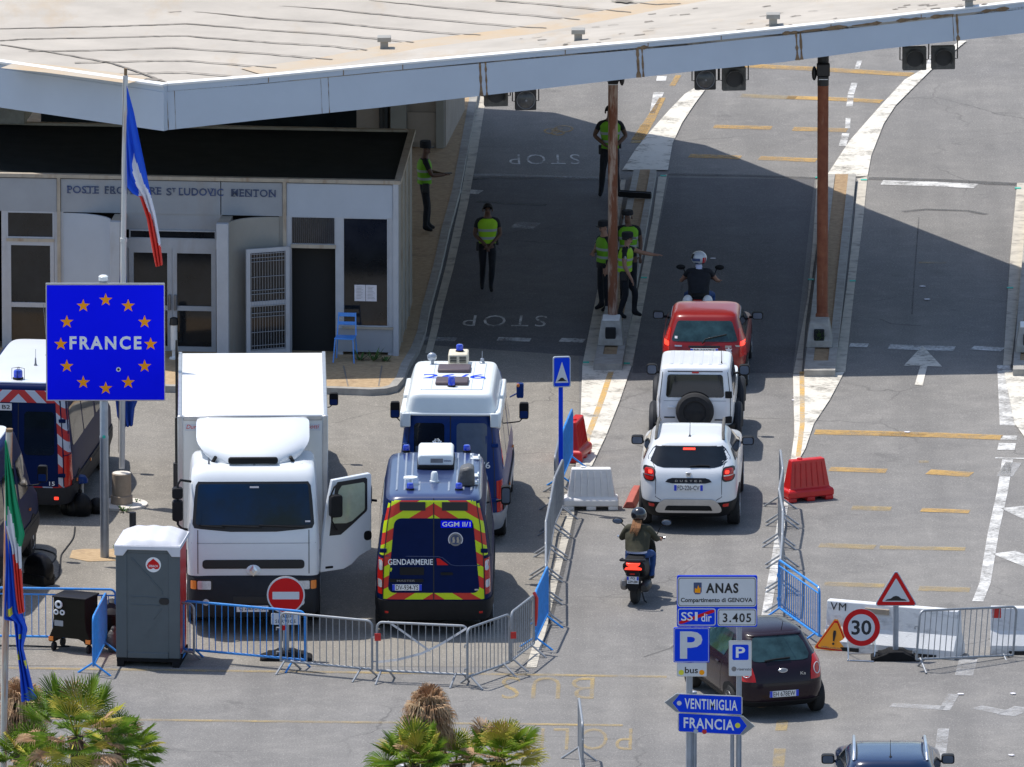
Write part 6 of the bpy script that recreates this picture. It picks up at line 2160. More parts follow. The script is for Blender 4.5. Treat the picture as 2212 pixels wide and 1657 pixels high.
    w_ = mb.build('window_frame', 'ink', d)
    gl = [(0.225, 1.92), (0.50, 1.90), (0.62, 1.93), (0.85, 2.10), (0.865, 2.14), (0.865, 2.58), (0.84, 2.61), (0.42, 2.585), (0.36, 2.5)]
    mb = MB()
    mb.prism(gl, -0.056, -0.0525)
    mb.build('window', 'door_glass', w_)
    mb = MB()
    mb.prism(rrect(0.85, 1.55, 1.0, 1.72, 0.06), -0.05, -0.046)
    mb.build('handle', 'black_plastic', d)
    mb = MB()
    mb.prism(rrect(0.10, 1.11, 0.25, 1.15, 0.01), -0.05, -0.046)
    mb.build('vent', 'black_plastic', d)
    mb = MB()
    mb.tube([(0.34, -0.06, 2.62), (0.22, -0.17, 2.60), (0.14, -0.2, 2.46), (0.16, -0.2, 2.0), (0.28, -0.12, 1.82), (0.32, -0.06, 1.80)], 0.016, 8)
    k = mb.build('mirror_arm', 'black_plastic', d)
    mb = MB()
    mb.prism(rrect(0.12, 2.07, 0.34, 2.47, 0.05), -0.28, -0.14)
    mb.build('mirror', 'black_plastic', k, 0.02)
box_truck()

# ================================================================== SIGNS
def plane_of(o):
    """Picture point -> local (x, z) on the upright plane through o that faces us."""
    def f(x, y):
        p = on_plane(x, y, o, Vector((0, 1, 0))) - o
        return (p.x, p.z)
    return f

def flat(parent, name, m, poly, y, t=0.004):
    mb = MB()
    mb.prism(poly, y - t, y)
    return mb.build(name, m, parent, smooth=0)

def rect_px(P, x0, y0, x1, y1, r=0.02):
    a, b = P(x0, y1), P(x1, y0)
    return rrect(a[0], a[1], b[0], b[1], r)

def post_mesh(parent, x, z0, z1, r, m='grey_metal', y=0.0, name='post'):
    mb = MB()
    mb.lathe([(r, z0), (r, z1), (r * 0.6, z1 + 0.01), (0, z1 + 0.01)], (x, y, 0), 16)
    return mb.build(name, m, parent)

# big blue country sign
o = G(226, 1207)
P = plane_of(o)
t = thing('country_sign', 'big blue sign with orange stars reading FRANCE on a grey post', 'road sign', o)
zt = P(228, 597)[1]
mb = MB()
mb.lathe([(0.079, 0), (0.079, 2.18), (0.083, 2.2), (0.083, 2.24), (0.076, 2.26), (0.076, zt - 0.03)], (0.0, 0.09, 0), 20)
post_ = mb.build('post', 'steel_blue', t)
mb = MB()
mb.lathe([(0.085, zt - 0.09), (0.085, zt - 0.02), (0.06, zt), (0, zt)], (0.0, 0.09, 0), 20)
mb.build('post_cap', 'white_cap', post_)
mb = MB()
a = P(226, 944)
mb.prism(circ(0.0, a[1], 0.03, 20), 0.003, 0.013)
mb.build('green_sticker', 'teal_mark', post_)
b = flat(t, 'sign_panel', 'alu', rect_px(P, 100, 611, 356, 865, 0.015), 0.0, 0.04)
flat(b, 'sign_face', 'sign_blue_eu', rect_px(P, 102.5, 615, 354, 862.5, 0.012), -0.0405, 0.004)
for i in range(12):
    an = 2 * pi * i / 12
    x, y = 228.5 + 97 * math.sin(an), 741 - 95.5 * math.cos(an)
    c = P(x, y)
    flat(b, 'star', 'star_orange', star(c[0], c[1] - 0.01, 0.125, 0.40), -0.0452, 0.003)
c = P(228, 739.5)
lettering(b, 'FRANCE', 'ink_white', c[0], c[1], 1.29, 0.245, -0.047, 0.032, spacing=1.3)
c = P(256, 797)
s_ = flat(b, 'round_sticker', 'paper', circ(c[0], c[1], 0.042, 20), -0.0452, 0.003)
flat(s_, 'sticker_mark', 'ink', circ(c[0], c[1], 0.022, 12), -0.0485, 0.002)

# speed bump square sign on a blue post
o = G(1212, 1103)
P = plane_of(o)
t = thing('speed_bump_sign', 'square blue speed bump sign on tall blue post beside the lane', 'road sign', o, R(8))
a, b = P(1197, 836), P(1234.5, 770)
mb = MB()
mb.box((0, 0.05, b[1] / 2), (0.075, 0.05, b[1] - 0.04))
mb.build('post', 'sign_blue', t, 0.005)
w2 = (b[0] - a[0]) / 2 + 0.005
zc2 = (a[1] + b[1]) / 2
hz = (b[1] - a[1]) / 2
p_ = flat(t, 'sign_panel', 'panel_pale', rrect(-w2 + .01, zc2 - hz, w2 + .01, zc2 + hz, 0.04), 0.02, 0.045)
flat(p_, 'sign_face', 'sign_blue', rrect(-w2 + 0.03, zc2 - hz + 0.02, w2 - 0.01, zc2 + hz - 0.02, 0.03), -0.0255, 0.003)
flat(p_, 'triangle', 'sign_white', [(-0.11, zc2 - 0.20), (0.13, zc2 - 0.20), (0.01, zc2 + 0.19)], -0.029, 0.003)
flat(p_, 'bump_symbol', 'ink', [(-0.08, zc2 - 0.17), (0.10, zc2 - 0.17), (0.06, zc2 - 0.14), (0.03, zc2 - 0.105), (-0.01, zc2 - 0.105), (-0.04, zc2 - 0.14)], -0.0325, 0.003)

def rubber_base(parent, w=0.98, d=0.42, h=0.11, y=0.0, x=0.0):
    mb = MB()
    def ring(k, z):
        return [(x - w / 2 * k, y - d / 2, z), (x - w / 2 * k * .9, y - d / 2 * 1.15, z), (x + w / 2 * k * .9, y - d / 2 * 1.15, z), (x + w / 2 * k, y - d / 2, z), (x + w / 2 * k, y + d / 2, z), (x - w / 2 * k, y + d / 2, z)]
    V = ring(1, 0) + ring(0.98, h * 0.35) + ring(0.42, h) + ring(0.3, h * 1.25)
    F = [tuple(reversed(range(6))), tuple(range(18, 24))]
    for k in range(3):
        F += [(6 * k + i, 6 * k + (i + 1) % 6, 6 * k + 6 + (i + 1) % 6, 6 * k + 6 + i) for i in range(6)]
    mb.add(V, F)
    for sx in (-1, 1):
        mb.box((x + sx * w * 0.30, y, h * 0.66), (0.10, d * 0.9, 0.06))
    return mb.build('rubber_base', 'rubber', parent, 0.01, smooth=0)

# no entry sign
o = G(618, 1424)
P = plane_of(o)
t = thing('no_entry_sign', 'red round no entry sign with white plate reading SAUF SERVICE', 'road sign', o)
c = P(617.5, 1285.5)
post_mesh(t, 0.0, 0.05, c[1] + 0.2, 0.055, 'steel_blue', 0.08)
d_ = flat(t, 'sign_disc', 'alu', circ(c[0], c[1], 0.335), 0.03, 0.03)
flat(d_, 'white_rim', 'sign_white', circ(c[0], c[1], 0.330), -0.0005, 0.003)
flat(d_, 'sign_face', 'sign_red', circ(c[0], c[1], 0.307), -0.004, 0.003)
flat(d_, 'white_bar', 'sign_white', rrect(c[0] - 0.235, c[1] - 0.075, c[0] + 0.235, c[1] + 0.06, 0.008), -0.0075, 0.003)
q = flat(t, 'service_plate', 'sign_white', rect_px(P, 585.5, 1325, 648.5, 1349.5, 0.03), 0.02, 0.025)
c = P(617, 1331.5)
lettering(q, 'SAUF', 'ink', c[0], c[1], 0.20, 0.062, -0.006, 0.01, spacing=1.3)
c = P(617, 1342)
lettering(q, 'SERVICE', 'ink', c[0], c[1], 0.36, 0.062, -0.006, 0.01, spacing=1.3)
flat(t, 'red_tag', 'sign_red', rect_px(P, 610, 1352, 618, 1362, 0.005), 0.02, 0.006)
rubber_base(t, 0.92, 0.42, 0.12, 0.05)

# triangular speed bump warning
o = G(1935, 1424)
P = plane_of(o)
t = thing('hump_warning_sign', 'red bordered triangle warning of a road hump on a grey post', 'road sign', o)
A, B_, D_ = P(1936.6, 1236), P(1895, 1304), P(1975, 1307)
cz = (A[1] + B_[1] + D_[1]) / 3
cx = (A[0] + B_[0] + D_[0]) / 3
def tri(k, r=0.04):
    pts = []
    R0 = 0.40 * k
    for i in range(3):
        a = R(90 + 120 * i)
        px_, pz_ = cx + (R0 - r) * math.cos(a), cz + (R0 - r) * math.sin(a)
        for j in range(-3, 4):
            b2 = a + R(60) * j / 3
            pts.append((px_ + r * math.cos(b2), pz_ + r * math.sin(b2)))
    return pts
post_mesh(t, cx, 0.05, cz, 0.05, 'steel_blue', 0.07)
d_ = flat(t, 'sign_panel', 'panel_pale', tri(1.0), 0.02, 0.03)
flat(d_, 'red_border', 'sign_red', tri(0.955, 0.03), -0.0105, 0.003)
flat(d_, 'sign_face', 'sign_white', tri(0.68, 0.012), -0.014, 0.003)
flat(d_, 'hump_symbol', 'ink', [(cx - 0.19, cz - 0.125), (cx + 0.19, cz - 0.125), (cx + 0.16, cz - 0.10), (cx + 0.09, cz - 0.085), (cx + 0.05, cz - 0.05), (cx, cz - 0.035), (cx - 0.05, cz - 0.05), (cx - 0.09, cz - 0.085), (cx - 0.16, cz - 0.10)], -0.0175, 0.003)
rubber_base(t, 0.88, 0.40, 0.13, 0.04, cx)

# 30 sign on its wire stand
o = G(1857, 1425)
P = plane_of(o)
t = thing('speed_limit_sign', 'round red rimmed sign reading 30 on a low wire stand', 'road sign', o)
c = P(1861, 1357)
tilt = thing('sign_disc', None, None)
tilt.parent = t
tilt.location = (c[0], 0.05, c[1])
tilt.rotation_euler = (R(-10), 0, 0)
flat(tilt, 'back_plate', 'alu', circ(0, 0, 0.332), 0.02, 0.02)
flat(tilt, 'red_rim', 'sign_red', circ(0, 0, 0.325), -0.001, 0.003)
flat(tilt, 'sign_face', 'sign_white', circ(0, 0, 0.235), -0.0045, 0.003)
lettering(tilt, '30', 'ink', 0, 0.0, 0.35, 0.26, -0.008, 0.022)
mb = MB()
for sg in (-1, 1):
    mb.tube([(c[0] + sg * 0.20, 0.08, c[1] + 0.1), (c[0] + sg * 0.24, 0.05, 0.28), (c[0] + sg * 0.23, -0.05, 0.02)], 0.011, 6)
    mb.tube([(c[0] + sg * 0.2, 0.1, c[1] - 0.1), (c[0] + sg * 0.22, 0.42, 0.02)], 0.011, 6)
mb.tube([(c[0] - 0.23, -0.05, 0.02), (c[0] - 0.25, -0.12, 0.015), (c[0] + 0.21, -0.20, 0.015), (c[0] + 0.23, -0.05, 0.02)], 0.011, 6)
mb.tube([(c[0] - 0.22, 0.42, 0.02), (c[0] + 0.22, 0.42, 0.02)], 0.011, 6)
mb.build('wire_stand', 'chrome', t)

# orange warning triangle leaning on the concrete block
o = G(1798, 1406)
t = thing('works_sign', 'orange triangle with exclamation mark leaning beside the 30 sign', 'road sign', o, R(-6))
tl = thing('sign_panel', None, None)
tl.parent = t
tl.rotation_euler = (R(-14), R(6), 0)
tr_ = [(-0.30, 0.0), (0.30, 0.0), (0.325, 0.03), (0.03, 0.56), (-0.03, 0.56), (-0.325, 0.03)]
flat(tl, 'back_plate', 'sign_orange', tr_, 0.012, 0.012)
k_ = lambda s: [(x * s, 0.19 + (z - 0.19) * s) for x, z in tr_]
flat(tl, 'red_border', 'sign_red', k_(0.93), -0.001, 0.003)
flat(tl, 'sign_face', 'sign_orange', k_(0.82), -0.0045, 0.003)
flat(tl, 'exclamation_mark', 'ink', [(-0.012, 0.17), (0.012, 0.17), (0.028, 0.30), (0.022, 0.36), (-0.022, 0.36), (-0.028, 0.30)], -0.008, 0.003)
flat(tl, 'exclamation_mark', 'ink', circ(0, 0.125, 0.021, 16), -0.008, 0.003)
mb = MB()
text_into(mb, 'CAMERA DI CONTROLLO', 0, 0.05, 0.40, 0.030, -0.008, 0, 0.0)
mb.build('lettering', 'letter_blue', tl, smooth=0)

# Italian direction and parking boards on grey posts
o = G(1542, 1808)
P = plane_of(o)
t = thing('direction_signpost', 'cluster of Italian blue and white boards on grey posts at the bottom', 'signpost', o)
px = lambda x: P(x, 1500)[0]
zt = P(1540, 1243)[1]
for x, z1, r in ((1489, P(1489, 1380)[1], 0.055), (1582, P(1582, 1520)[1], 0.034), (1596.5, P(1596, 1260)[1], 0.046)):
    post_mesh(t, px(x), 0, z1, r, 'steel_blue', 0.10)
post_mesh(t, px(1500), 0, P(1500, 1500)[1], 0.045, 'steel_blue', 0.20)
b = flat(t, 'road_board', 'sign_blue', rect_px(P, 1462, 1243, 1636, 1354, 0.03), 0.02, 0.03)
def board_inner(x0, y0, x1, y1, m1, m2=None, y=-0.0105, r=0.05):
    f = flat(b, 'board_field', 'sign_white', rect_px(P, x0, y0, x1, y1, r), y, 0.003)
    if m2:
        flat(f, 'field_line', m2, rect_px(P, x0 + 2, y0 + 2, x1 - 2, y1 - 2, r - 0.01), y - 0.0035, 0.002)
        flat(f, 'field_face', m1, rect_px(P, x0 + 3.2, y0 + 3.2, x1 - 3.2, y1 - 3.2, r - 0.018), y - 0.006, 0.002)
    return f
f = board_inner(1463.5, 1246, 1634, 1310.5, 'sign_white', 'ink')
c = P(1560, 1270)
lettering(f, 'ANAS', 'ink', c[0], c[1], 0.545, 0.175, -0.021, 0.035, spacing=1.15)
c = P(1548, 1297)
lettering(f, 'Compartimento di GENOVA', 'ink', c[0], c[1], 1.20, 0.098, -0.021, 0.022)
c = P(1507, 1270.5)
sh = flat(f, 'emblem', 'letter_blue', [(c[0] - 0.067, c[1] + 0.10), (c[0] + 0.067, c[1] + 0.10), (c[0] + 0.067, c[1] - 0.06), (c[0] + 0.04, c[1] - 0.10), (c[0] - 0.04, c[1] - 0.10), (c[0] - 0.067, c[1] - 0.06)], -0.019, 0.003)
flat(sh, 'emblem_figure', 'star_orange', [(c[0] - 0.05, c[1] - 0.07), (c[0] + 0.045, c[1] - 0.08), (c[0] + 0.05, c[1] + 0.02), (c[0] + 0.03, c[1] + 0.0), (c[0] + 0.01, c[1] + 0.06), (c[0] - 0.01, c[1] - 0.01), (c[0] - 0.045, c[1] + 0.01)], -0.0225, 0.003)
f = board_inner(1464, 1314, 1546, 1351, 'sign_blue', 'sign_blue', r=0.04)
c0, c1_ = P(1467, 1347), P(1543, 1317)
c = P(1484, 1331)
lettering(f, 'SS', 'ink_white', c[0], c[1], 0.195, 0.148, -0.021, 0.012)
c = P(1504, 1331)
lettering(f, '1', 'ink_white', c[0], c[1], 0.045, 0.148, -0.021, 0.012)
c = P(1526, 1333.5)
lettering(f, 'dir', 'ink_white', c[0], c[1], 0.175, 0.135, -0.021, 0.012)
flat(f, 'red_bar', 'sign_red', [(c0[0], c0[1]), (c0[0] + 0.05, c0[1]), (c1_[0], c1_[1] - 0.04), (c1_[0], c1_[1]), (c1_[0] - 0.05, c1_[1]), (c0[0], c0[1] + 0.04)], -0.0185, 0.002)
f = board_inner(1550, 1314.5, 1634, 1352, 'sign_white', 'ink', r=0.04)
c = P(1592, 1334)
lettering(f, '3.405', 'ink', c[0], c[1], 0.475, 0.155, -0.021, 0.018, spacing=1.15)
pb = flat(t, 'parking_board', 'sign_blue', rect_px(P, 1455, 1355, 1532.5, 1430, 0.02), 0.0, 0.03)
flat(pb, 'board_rim', 'sign_white', rect_px(P, 1456.5, 1356.5, 1531, 1428.5, 0.018), -0.0305, 0.002)
flat(pb, 'board_face', 'sign_blue', rect_px(P, 1457.5, 1357.5, 1530, 1427.5, 0.015), -0.033, 0.002)
c = P(1493, 1392.5)
lettering(pb, 'P', 'sign_white', c[0], c[1], 0.375, 0.47, -0.036, 0.03)
bb = flat(t, 'bus_board', 'alu', rect_px(P, 1462, 1431, 1527, 1461, 0.02), 0.0, 0.02)
flat(bb, 'board_face', 'sign_white', rect_px(P, 1463, 1432, 1526, 1460, 0.018), -0.0205, 0.002)
c = P(1493.5, 1447)
lettering(bb, 'bus', 'ink', c[0], c[1], 0.22, 0.11, -0.024, 0.015)
for x, y, m in ((1471.5, 1452, 'star_yellow'), (1516, 1452, 'star_orange')):
    c = P(x, y)
    flat(bb, 'round_sticker', m, circ(c[0], c[1], 0.045, 18), -0.023, 0.002)
pp = flat(t, 'reserved_parking_board', 'alu', rect_px(P, 1574, 1383.5, 1624, 1460, 0.025), 0.0, 0.02)
flat(pp, 'board_face', 'sign_white', rect_px(P, 1575.2, 1385, 1622.8, 1459, 0.02), -0.0205, 0.002)
flat(pp, 'parking_square', 'sign_blue', rect_px(P, 1582, 1392, 1617, 1425, 0.025), -0.023, 0.002)
c = P(1599.5, 1408.5)
lettering(pp, 'P', 'ink_white', c[0], c[1], 0.155, 0.185, -0.026, 0.02)
c = P(1608, 1445)
lettering(pp, 'riservato', 'ink', c[0], c[1], 0.23, 0.045, -0.024, 0.006)
c = P(1585.5, 1444.5)
flat(pp, 'round_sticker', 'grey_metal', circ(c[0], c[1], 0.042, 18), -0.023, 0.002)
def arrow_board(x0, x1, yl, yr, h, left, word, tx0, tx1, name):
    a, b2 = P(x0, yl), P(x1, yr)
    hh = h / 2
    L = b2[0] - a[0]
    sl = (b2[1] - a[1])
    def q(u, v):
        return (a[0] + L * u, a[1] + sl * u + v)
    tip = 0.0 if left else 1.0
    body = [q(0.155, -hh), q(0.97, -hh), q(1, -hh + .03), q(1, hh - .03), q(0.97, hh), q(0.155, hh)] if left else [q(0, -hh + .03), q(0.03, -hh), q(0.845, -hh), q(0.845, hh), q(0.03, hh), q(0, hh - .03)]
    full = ([q(0.0, 0.0)] + body) if left else (body[:3] + [q(1.0, 0.0)] + body[3:])
    d = flat(t, name, 'alu', full, 0.03, 0.03)
    nose = [q(0.01, 0), q(0.15, -hh + .015), q(0.19, -hh + .015), q(0.10, 0), q(0.19, hh - .015), q(0.15, hh - .015)] if left else [q(0.99, 0), q(0.85, hh - .015), q(0.81, hh - .015), q(0.90, 0), q(0.81, -hh + .015), q(0.85, -hh + .015)]
    flat(d, 'arrow_tip', 'sign_grey', nose, -0.001, 0.003)
    face = [q(0.105, 0), q(0.195, -hh + .012), q(0.985, -hh + .012), q(0.985, hh - .012), q(0.195, hh - .012)] if left else [q(0.895, 0), q(0.805, hh - .012), q(0.015, hh - .012), q(0.015, -hh + .012), q(0.805, -hh + .012)]
    flat(d, 'board_face', 'sign_blue', face, -0.0015, 0.003)
    c0, c1 = P(tx0, 1500)[0], P(tx1, 1500)[0]
    um = ((c0 + c1) / 2 - a[0]) / L
    mb = MB()
    text_into(mb, word, 0, 0, c1 - c0, h * 0.56, -0.006, 0, 0.02, spacing=1.1)
    mb.v = [(v[0] + (c0 + c1) / 2, v[1], v[2] + a[1] + sl * (um + v[0] / L)) for v in mb.v]
    mb.build('lettering', 'ink_white', d, smooth=0)
    return d, q
d, q = arrow_board(1435, 1604, 1517.5, 1524.5, 0.325, True, 'VENTIMIGLIA', 1479, 1593, 'direction_board')
c = q(0.19, 0)
flat(d, 'round_sticker', 'paper', circ(c[0], c[1], 0.04, 18), -0.005, 0.002)
d, q = arrow_board(1464, 1631, 1560, 1569, 0.33, False, 'FRANCIA', 1477, 1586, 'direction_board')
c = q(0.775, 0)
flat(d, 'round_sticker', 'star_yellow', circ(c[0], c[1], 0.045, 18), -0.005, 0.002)
for u, m in ((0.235, 'panel_pale'), (0.345, 'plastic_red')):
    c = q(u, -0.14)
    flat(d, 'round_sticker', m, circ(c[0], c[1], 0.04, 18), -0.005, 0.002)

# ================================================================== CROWD BARRIERS
def barrier(a, b, kind, label, ztop=1.08, legs=True, double=False, roll=0.0, group='crowd control barriers'):
    p, q = G(*a, ztop), G(*b, ztop)
    d = q - p
    L = math.hypot(d.x, d.y)
    rz = math.atan2(d.y, d.x)
    t = thing('crowd_barrier', label, 'barrier', (p.x, p.y, 0), rz, group)
    if roll:
        t.rotation_euler = (0, roll, rz)
        t.location.z = 0.02
    m = 'barrier_blue' if kind == 'blue' else 'galv'
    r, zb, cr = 0.022, 0.19, 0.10
    pts = [(0.02, 0, zb)]
    for i in range(6):
        an = pi - pi / 2 * i / 5
        pts.append((0.02 + cr + cr * math.cos(an), 0, ztop - r - cr + cr * math.sin(an)))
    for i in range(6):
        an = pi / 2 - pi / 2 * i / 5
        pts.append((L - 0.02 - cr + cr * math.cos(an), 0, ztop - r - cr + cr * math.sin(an)))
    pts.append((L - 0.02, 0, zb))
    mb = MB()
    mb.tube(pts, r, 8)
    mb.tube([(0.02, 0, zb), (L - 0.02, 0, zb)], r, 8)
    if double:
        mb.tube([(0.02, 0, ztop - 0.13), (L - 0.02, 0, ztop - 0.13)], r * 0.7, 8)
    mb.build('frame', m, t)
    n = max(4, int(round(L / 0.125)))
    mb = MB()
    for i in range(1, n):
        x = 0.02 + (L - 0.04) * i / n
        mb.tube([(x, 0, zb), (x, 0, ztop - (0.13 if double else r))], 0.0085, 6)
    mb.build('bars', m, t)
    if legs:
        for x0 in (0.16, L - 0.16):
            for sg in (-1, 1):
                mb = MB()
                x1 = x0 + sg * 0.06
                mb.tube([(x1, 0, zb + 0.02), (x1 + sg * 0.05, sg * 0.30, 0.0)], 0.019, 8)
                mb.build('leg', m, t)
    mb = MB()
    for z in (0.35, 0.78):
        mb.tube([(-0.06, 0, z), (0.02, 0, z)], 0.012, 6)
        mb.tube([(-0.06, 0, z), (-0.06, 0, z - 0.05)], 0.012, 6)
    mb.build('hook', m, t)
    return t
barrier((-70, 1266), (252, 1271), 'blue', 'long blue barrier along the left behind the generator', double=True, legs=False)
barrier((229, 1277), (201, 1331), 'blue', 'blue barrier seen edge-on left of the portable toilet')
barrier((338, 1293), (421, 1303), 'galv', 'short visible end of grey barrier right of the toilet')
barrier((394, 1295), (661, 1319), 'blue', 'blue barrier in front of the truck', double=False)
barrier((604, 1320), (806, 1339), 'galv', 'grey barrier overlapping the no entry sign post')
barrier((812, 1341), (1012, 1350), 'galv', 'grey barrier draped with white tape in front of the police van')
barrier((1008, 1356), (1102, 1323), 'galv', 'grey angled barrier at the corner right of the taped one')
barrier((1104, 1321), (1154, 1282), 'galv', 'grey barrier just before the blue end of the row')
barrier((1157, 1276), (1183, 1220), 'blue', 'blue barrier at the lane edge joining the grey row')
rows = [(1179, 1219), (1179, 1172), (1179, 1124), (1189, 1077), (1197, 1031), (1216, 989)]
for i, (a, b) in enumerate(zip(rows, rows[1:])):
    barrier(a, b, 'galv', ['nearest', 'second', 'middle', 'fourth', 'farthest'][i] + ' grey edge-on barrier of the row left of the queue', group='barriers lining the queue lane')
barrier((1199, 984), (1209, 938), 'galv', 'grey barrier behind the blue sign post', group='barriers lining the queue lane')
barrier((1214, 932), (1236, 880), 'blue', 'blue barrier at the far end beside the narrow red block', group='barriers lining the queue lane')
rows = [(1686, 1203), (1690, 1152), (1691, 1100), (1683, 1055), (1691, 1010), (1685.5, 968)]
for i, (a, b) in enumerate(zip(rows, rows[1:])):
    barrier(a, b, 'galv', ['nearest', 'second', 'middle', 'fourth', 'farthest'][i] + ' grey edge-on barrier of the row right of the queue', group='barriers lining the queue lane')
barrier((1682, 1206), (1771, 1268), 'blue', 'light blue barrier slanting towards the concrete blocks', double=True)
barrier((1976, 1320), (2190, 1289), 'galv', 'tilted grey barrier leaning in front of the concrete blocks', roll=R(5))
barrier((1258.5, 1560), (1250.5, 1504), 'galv', 'lone grey barrier seen edge-on at the bottom')
# tape and tags on the barriers
mb = MB()
def ribbon(mb, px, z0, z1, wd=0.045):
    k = len(px)
    P_ = [G(x, y, z0 + (z1 - z0) * i / (k - 1)) + Vector((0, -0.03, 0)) for i, (x, y) in enumerate(px)]
    n0 = Vector((0.0, 0.0, wd / 2))
    mb.add([p + n0 for p in P_] + [p - n0 for p in P_], [(i, i + 1, k + i + 1, k + i) for i in range(k - 1)])
ribbon(mb, [(838, 1342), (868, 1362), (897, 1383), (930, 1406)], 1.05, 0.5)
ribbon(mb, [(812, 1430), (860, 1424), (910, 1411), (950, 1392), (985, 1371), (1008, 1356)], 0.2, 1.05)
tag(mb.build('barrier_tape', 'tape_white', smooth=0), 'white plastic tape tied slackly across a grey barrier', 'tape')
for (x, y, z), lab, sz in (((816, 1375, 0.8), 'small red plastic tag on the taped barrier end', 0.11), ((1109, 1371, 0.72), 'red tape scrap on the grey barrier near the lane edge', 0.1), ((2153, 1323, 0.82), 'red square tag on the tilted grey barrier', 0.15)):
    p = G(x, y, z)
    mb = MB()
    mb.box((0, 0, 0), (sz, 0.012, sz * 1.2))
    tag(mb.build('red_tag', 'plastic_red', None, 0.003, loc=(p.x, p.y - 0.05, p.z)), lab, 'tag')
p = G(1157, 1296, 0.95)
mb = MB()
mb.tube([(0, 0, 0.15), (0.05, -0.03, 0.05), (0.04, -0.02, -0.3), (0.02, 0, -0.45)], 0.03, 6)
tag(mb.build('red_tape_strip', 'plastic_red', None, loc=(p.x - 0.03, p.y - 0.05, p.z)), 'red tape strip hanging where grey and blue barriers meet', 'tape')

# ================================================================== PLASTIC AND CONCRETE BLOCKS
def water_block(px_, rz, m, label, L=1.0):
    p = G(*px_)
    t = thing('water_barrier', label, 'road block', p, rz, 'plastic water filled road blocks')
    mb = MB()
    def sec(hl, hd, z):
        return [(-hl, -hd, z), (hl, -hd, z), (hl, hd, z), (-hl, hd, z)]
    H = L / 2
    lv = [(H, 0.22, 0.08), (H, 0.22, 0.18), (H * 0.97, 0.20, 0.22), (H * 0.88, 0.155, 0.23), (H * 0.72, 0.085, 0.74), (H * 0.70, 0.075, 0.76)]
    V = []
    for a in lv:
        V += sec(*a)
    F = [(3, 2, 1, 0), tuple(range(4 * len(lv) - 4, 4 * len(lv)))]
    for k in range(len(lv) - 1):
        F += [(4 * k + i, 4 * k + (i + 1) % 4, 4 * k + 4 + (i + 1) % 4, 4 * k + 4 + i) for i in range(4)]
    mb.add(V, F)
    for x in (-H * 0.8, 0.0, H * 0.8):
        mb.box((x, 0, 0.041), (H * 0.36, 0.43, 0.082))
    b = mb.build('block', m, t, 0.02, smooth=0)
    mb = MB()
    for i in range(6):
        x = (i - 2.5) * L * 0.115
        for sg in (-1, 1):
            mb.tube([(x * 1.12, sg * 0.152, 0.27), (x, sg * 0.092, 0.70)], 0.014, 6)
    mb.build('rib', m, b)
    mb = MB()
    mb.lathe([(0.05, 0.0), (0.05, 0.025), (0, 0.025)], (-H * 0.3, 0, 0.757), 14)
    mb.build('filler_cap', m, b)
water_block((1277, 1098), R(0), 'plastic_white', 'white plastic road block behind the blue sign post', 1.0)
water_block((1742, 1078), R(24), 'plastic_red', 'wide red plastic road block right of the queue barriers', 0.92)
water_block((1243, 990), R(78), 'plastic_red', 'narrow end-on red plastic block beside the blue barrier', 0.95)
# red wedge lying left of the queue's last car
p = G(1365, 1085)
mb = MB()
mb.prism([(-0.12, 0), (0.12, 0), (0.06, 0.12), (-0.05, 0.12)], -0.5, 0.9)
tag(mb.build('rubber_wedge', 'cushion_red', None, 0.01, loc=(p.x, p.y, 0.0), rz=R(-6)), 'faded red rubber wedge on the road left of the white suv', 'wedge')

def jersey(a, b, ztop, label, text=None):
    p, q = G(*a, ztop), G(*b, ztop)
    d = q - p
    L = math.hypot(d.x, d.y)
    t = thing('concrete_block', label, 'concrete block', (p.x, p.y, 0), math.atan2(d.y, d.x), 'white concrete road blocks')
    prof = [(-0.30, 0.0), (-0.30, 0.16), (-0.14, 0.40), (-0.085, ztop - 0.02), (-0.07, ztop), (0.07, ztop), (0.085, ztop - 0.02), (0.14, 0.40), (0.30, 0.16), (0.30, 0.0)]
    mb = MB()
    mb.prism(prof, 0, L, plane='YZ')
    j = mb.build('block', 'jersey', t, 0.012, smooth=0)
    mb = MB()
    mb.box((0.5, -0.26, 0.03), (0.35, 0.12, 0.075))
    mb.box((L - 0.5, -0.26, 0.03), (0.35, 0.12, 0.075))
    mb.build('lifting_slot', 'dark_inside', j)
    if text:
        M = Matrix.Translation(Vector((0, -0.192, 0))) @ Matrix.Rotation(R(-7.1), 4, 'X')
        mb = MB()
        text_into(mb, text, 0.22, 0.75, 0.29, 0.135, 0.0, 0, 0.0, M=M, spacing=1.15)
        mb.v = [(v[0], v[1] - 0.012, v[2]) for v in mb.v]
        mb.build('lettering', 'ink', j, smooth=0)
        mb = MB()
        mb.box((0.95, -0.12, 0.72), (0.44, 0.05, 0.09))
        mb.build('timber_wedge', 'concrete_base', j)
    return t
jersey((1790, 1294), (2073, 1318), 0.84, 'long white concrete block marked VM behind the 30 sign', 'VM')
jersey((2140, 1310), (2420, 1312), 0.80, 'white concrete block cut by the right picture edge')

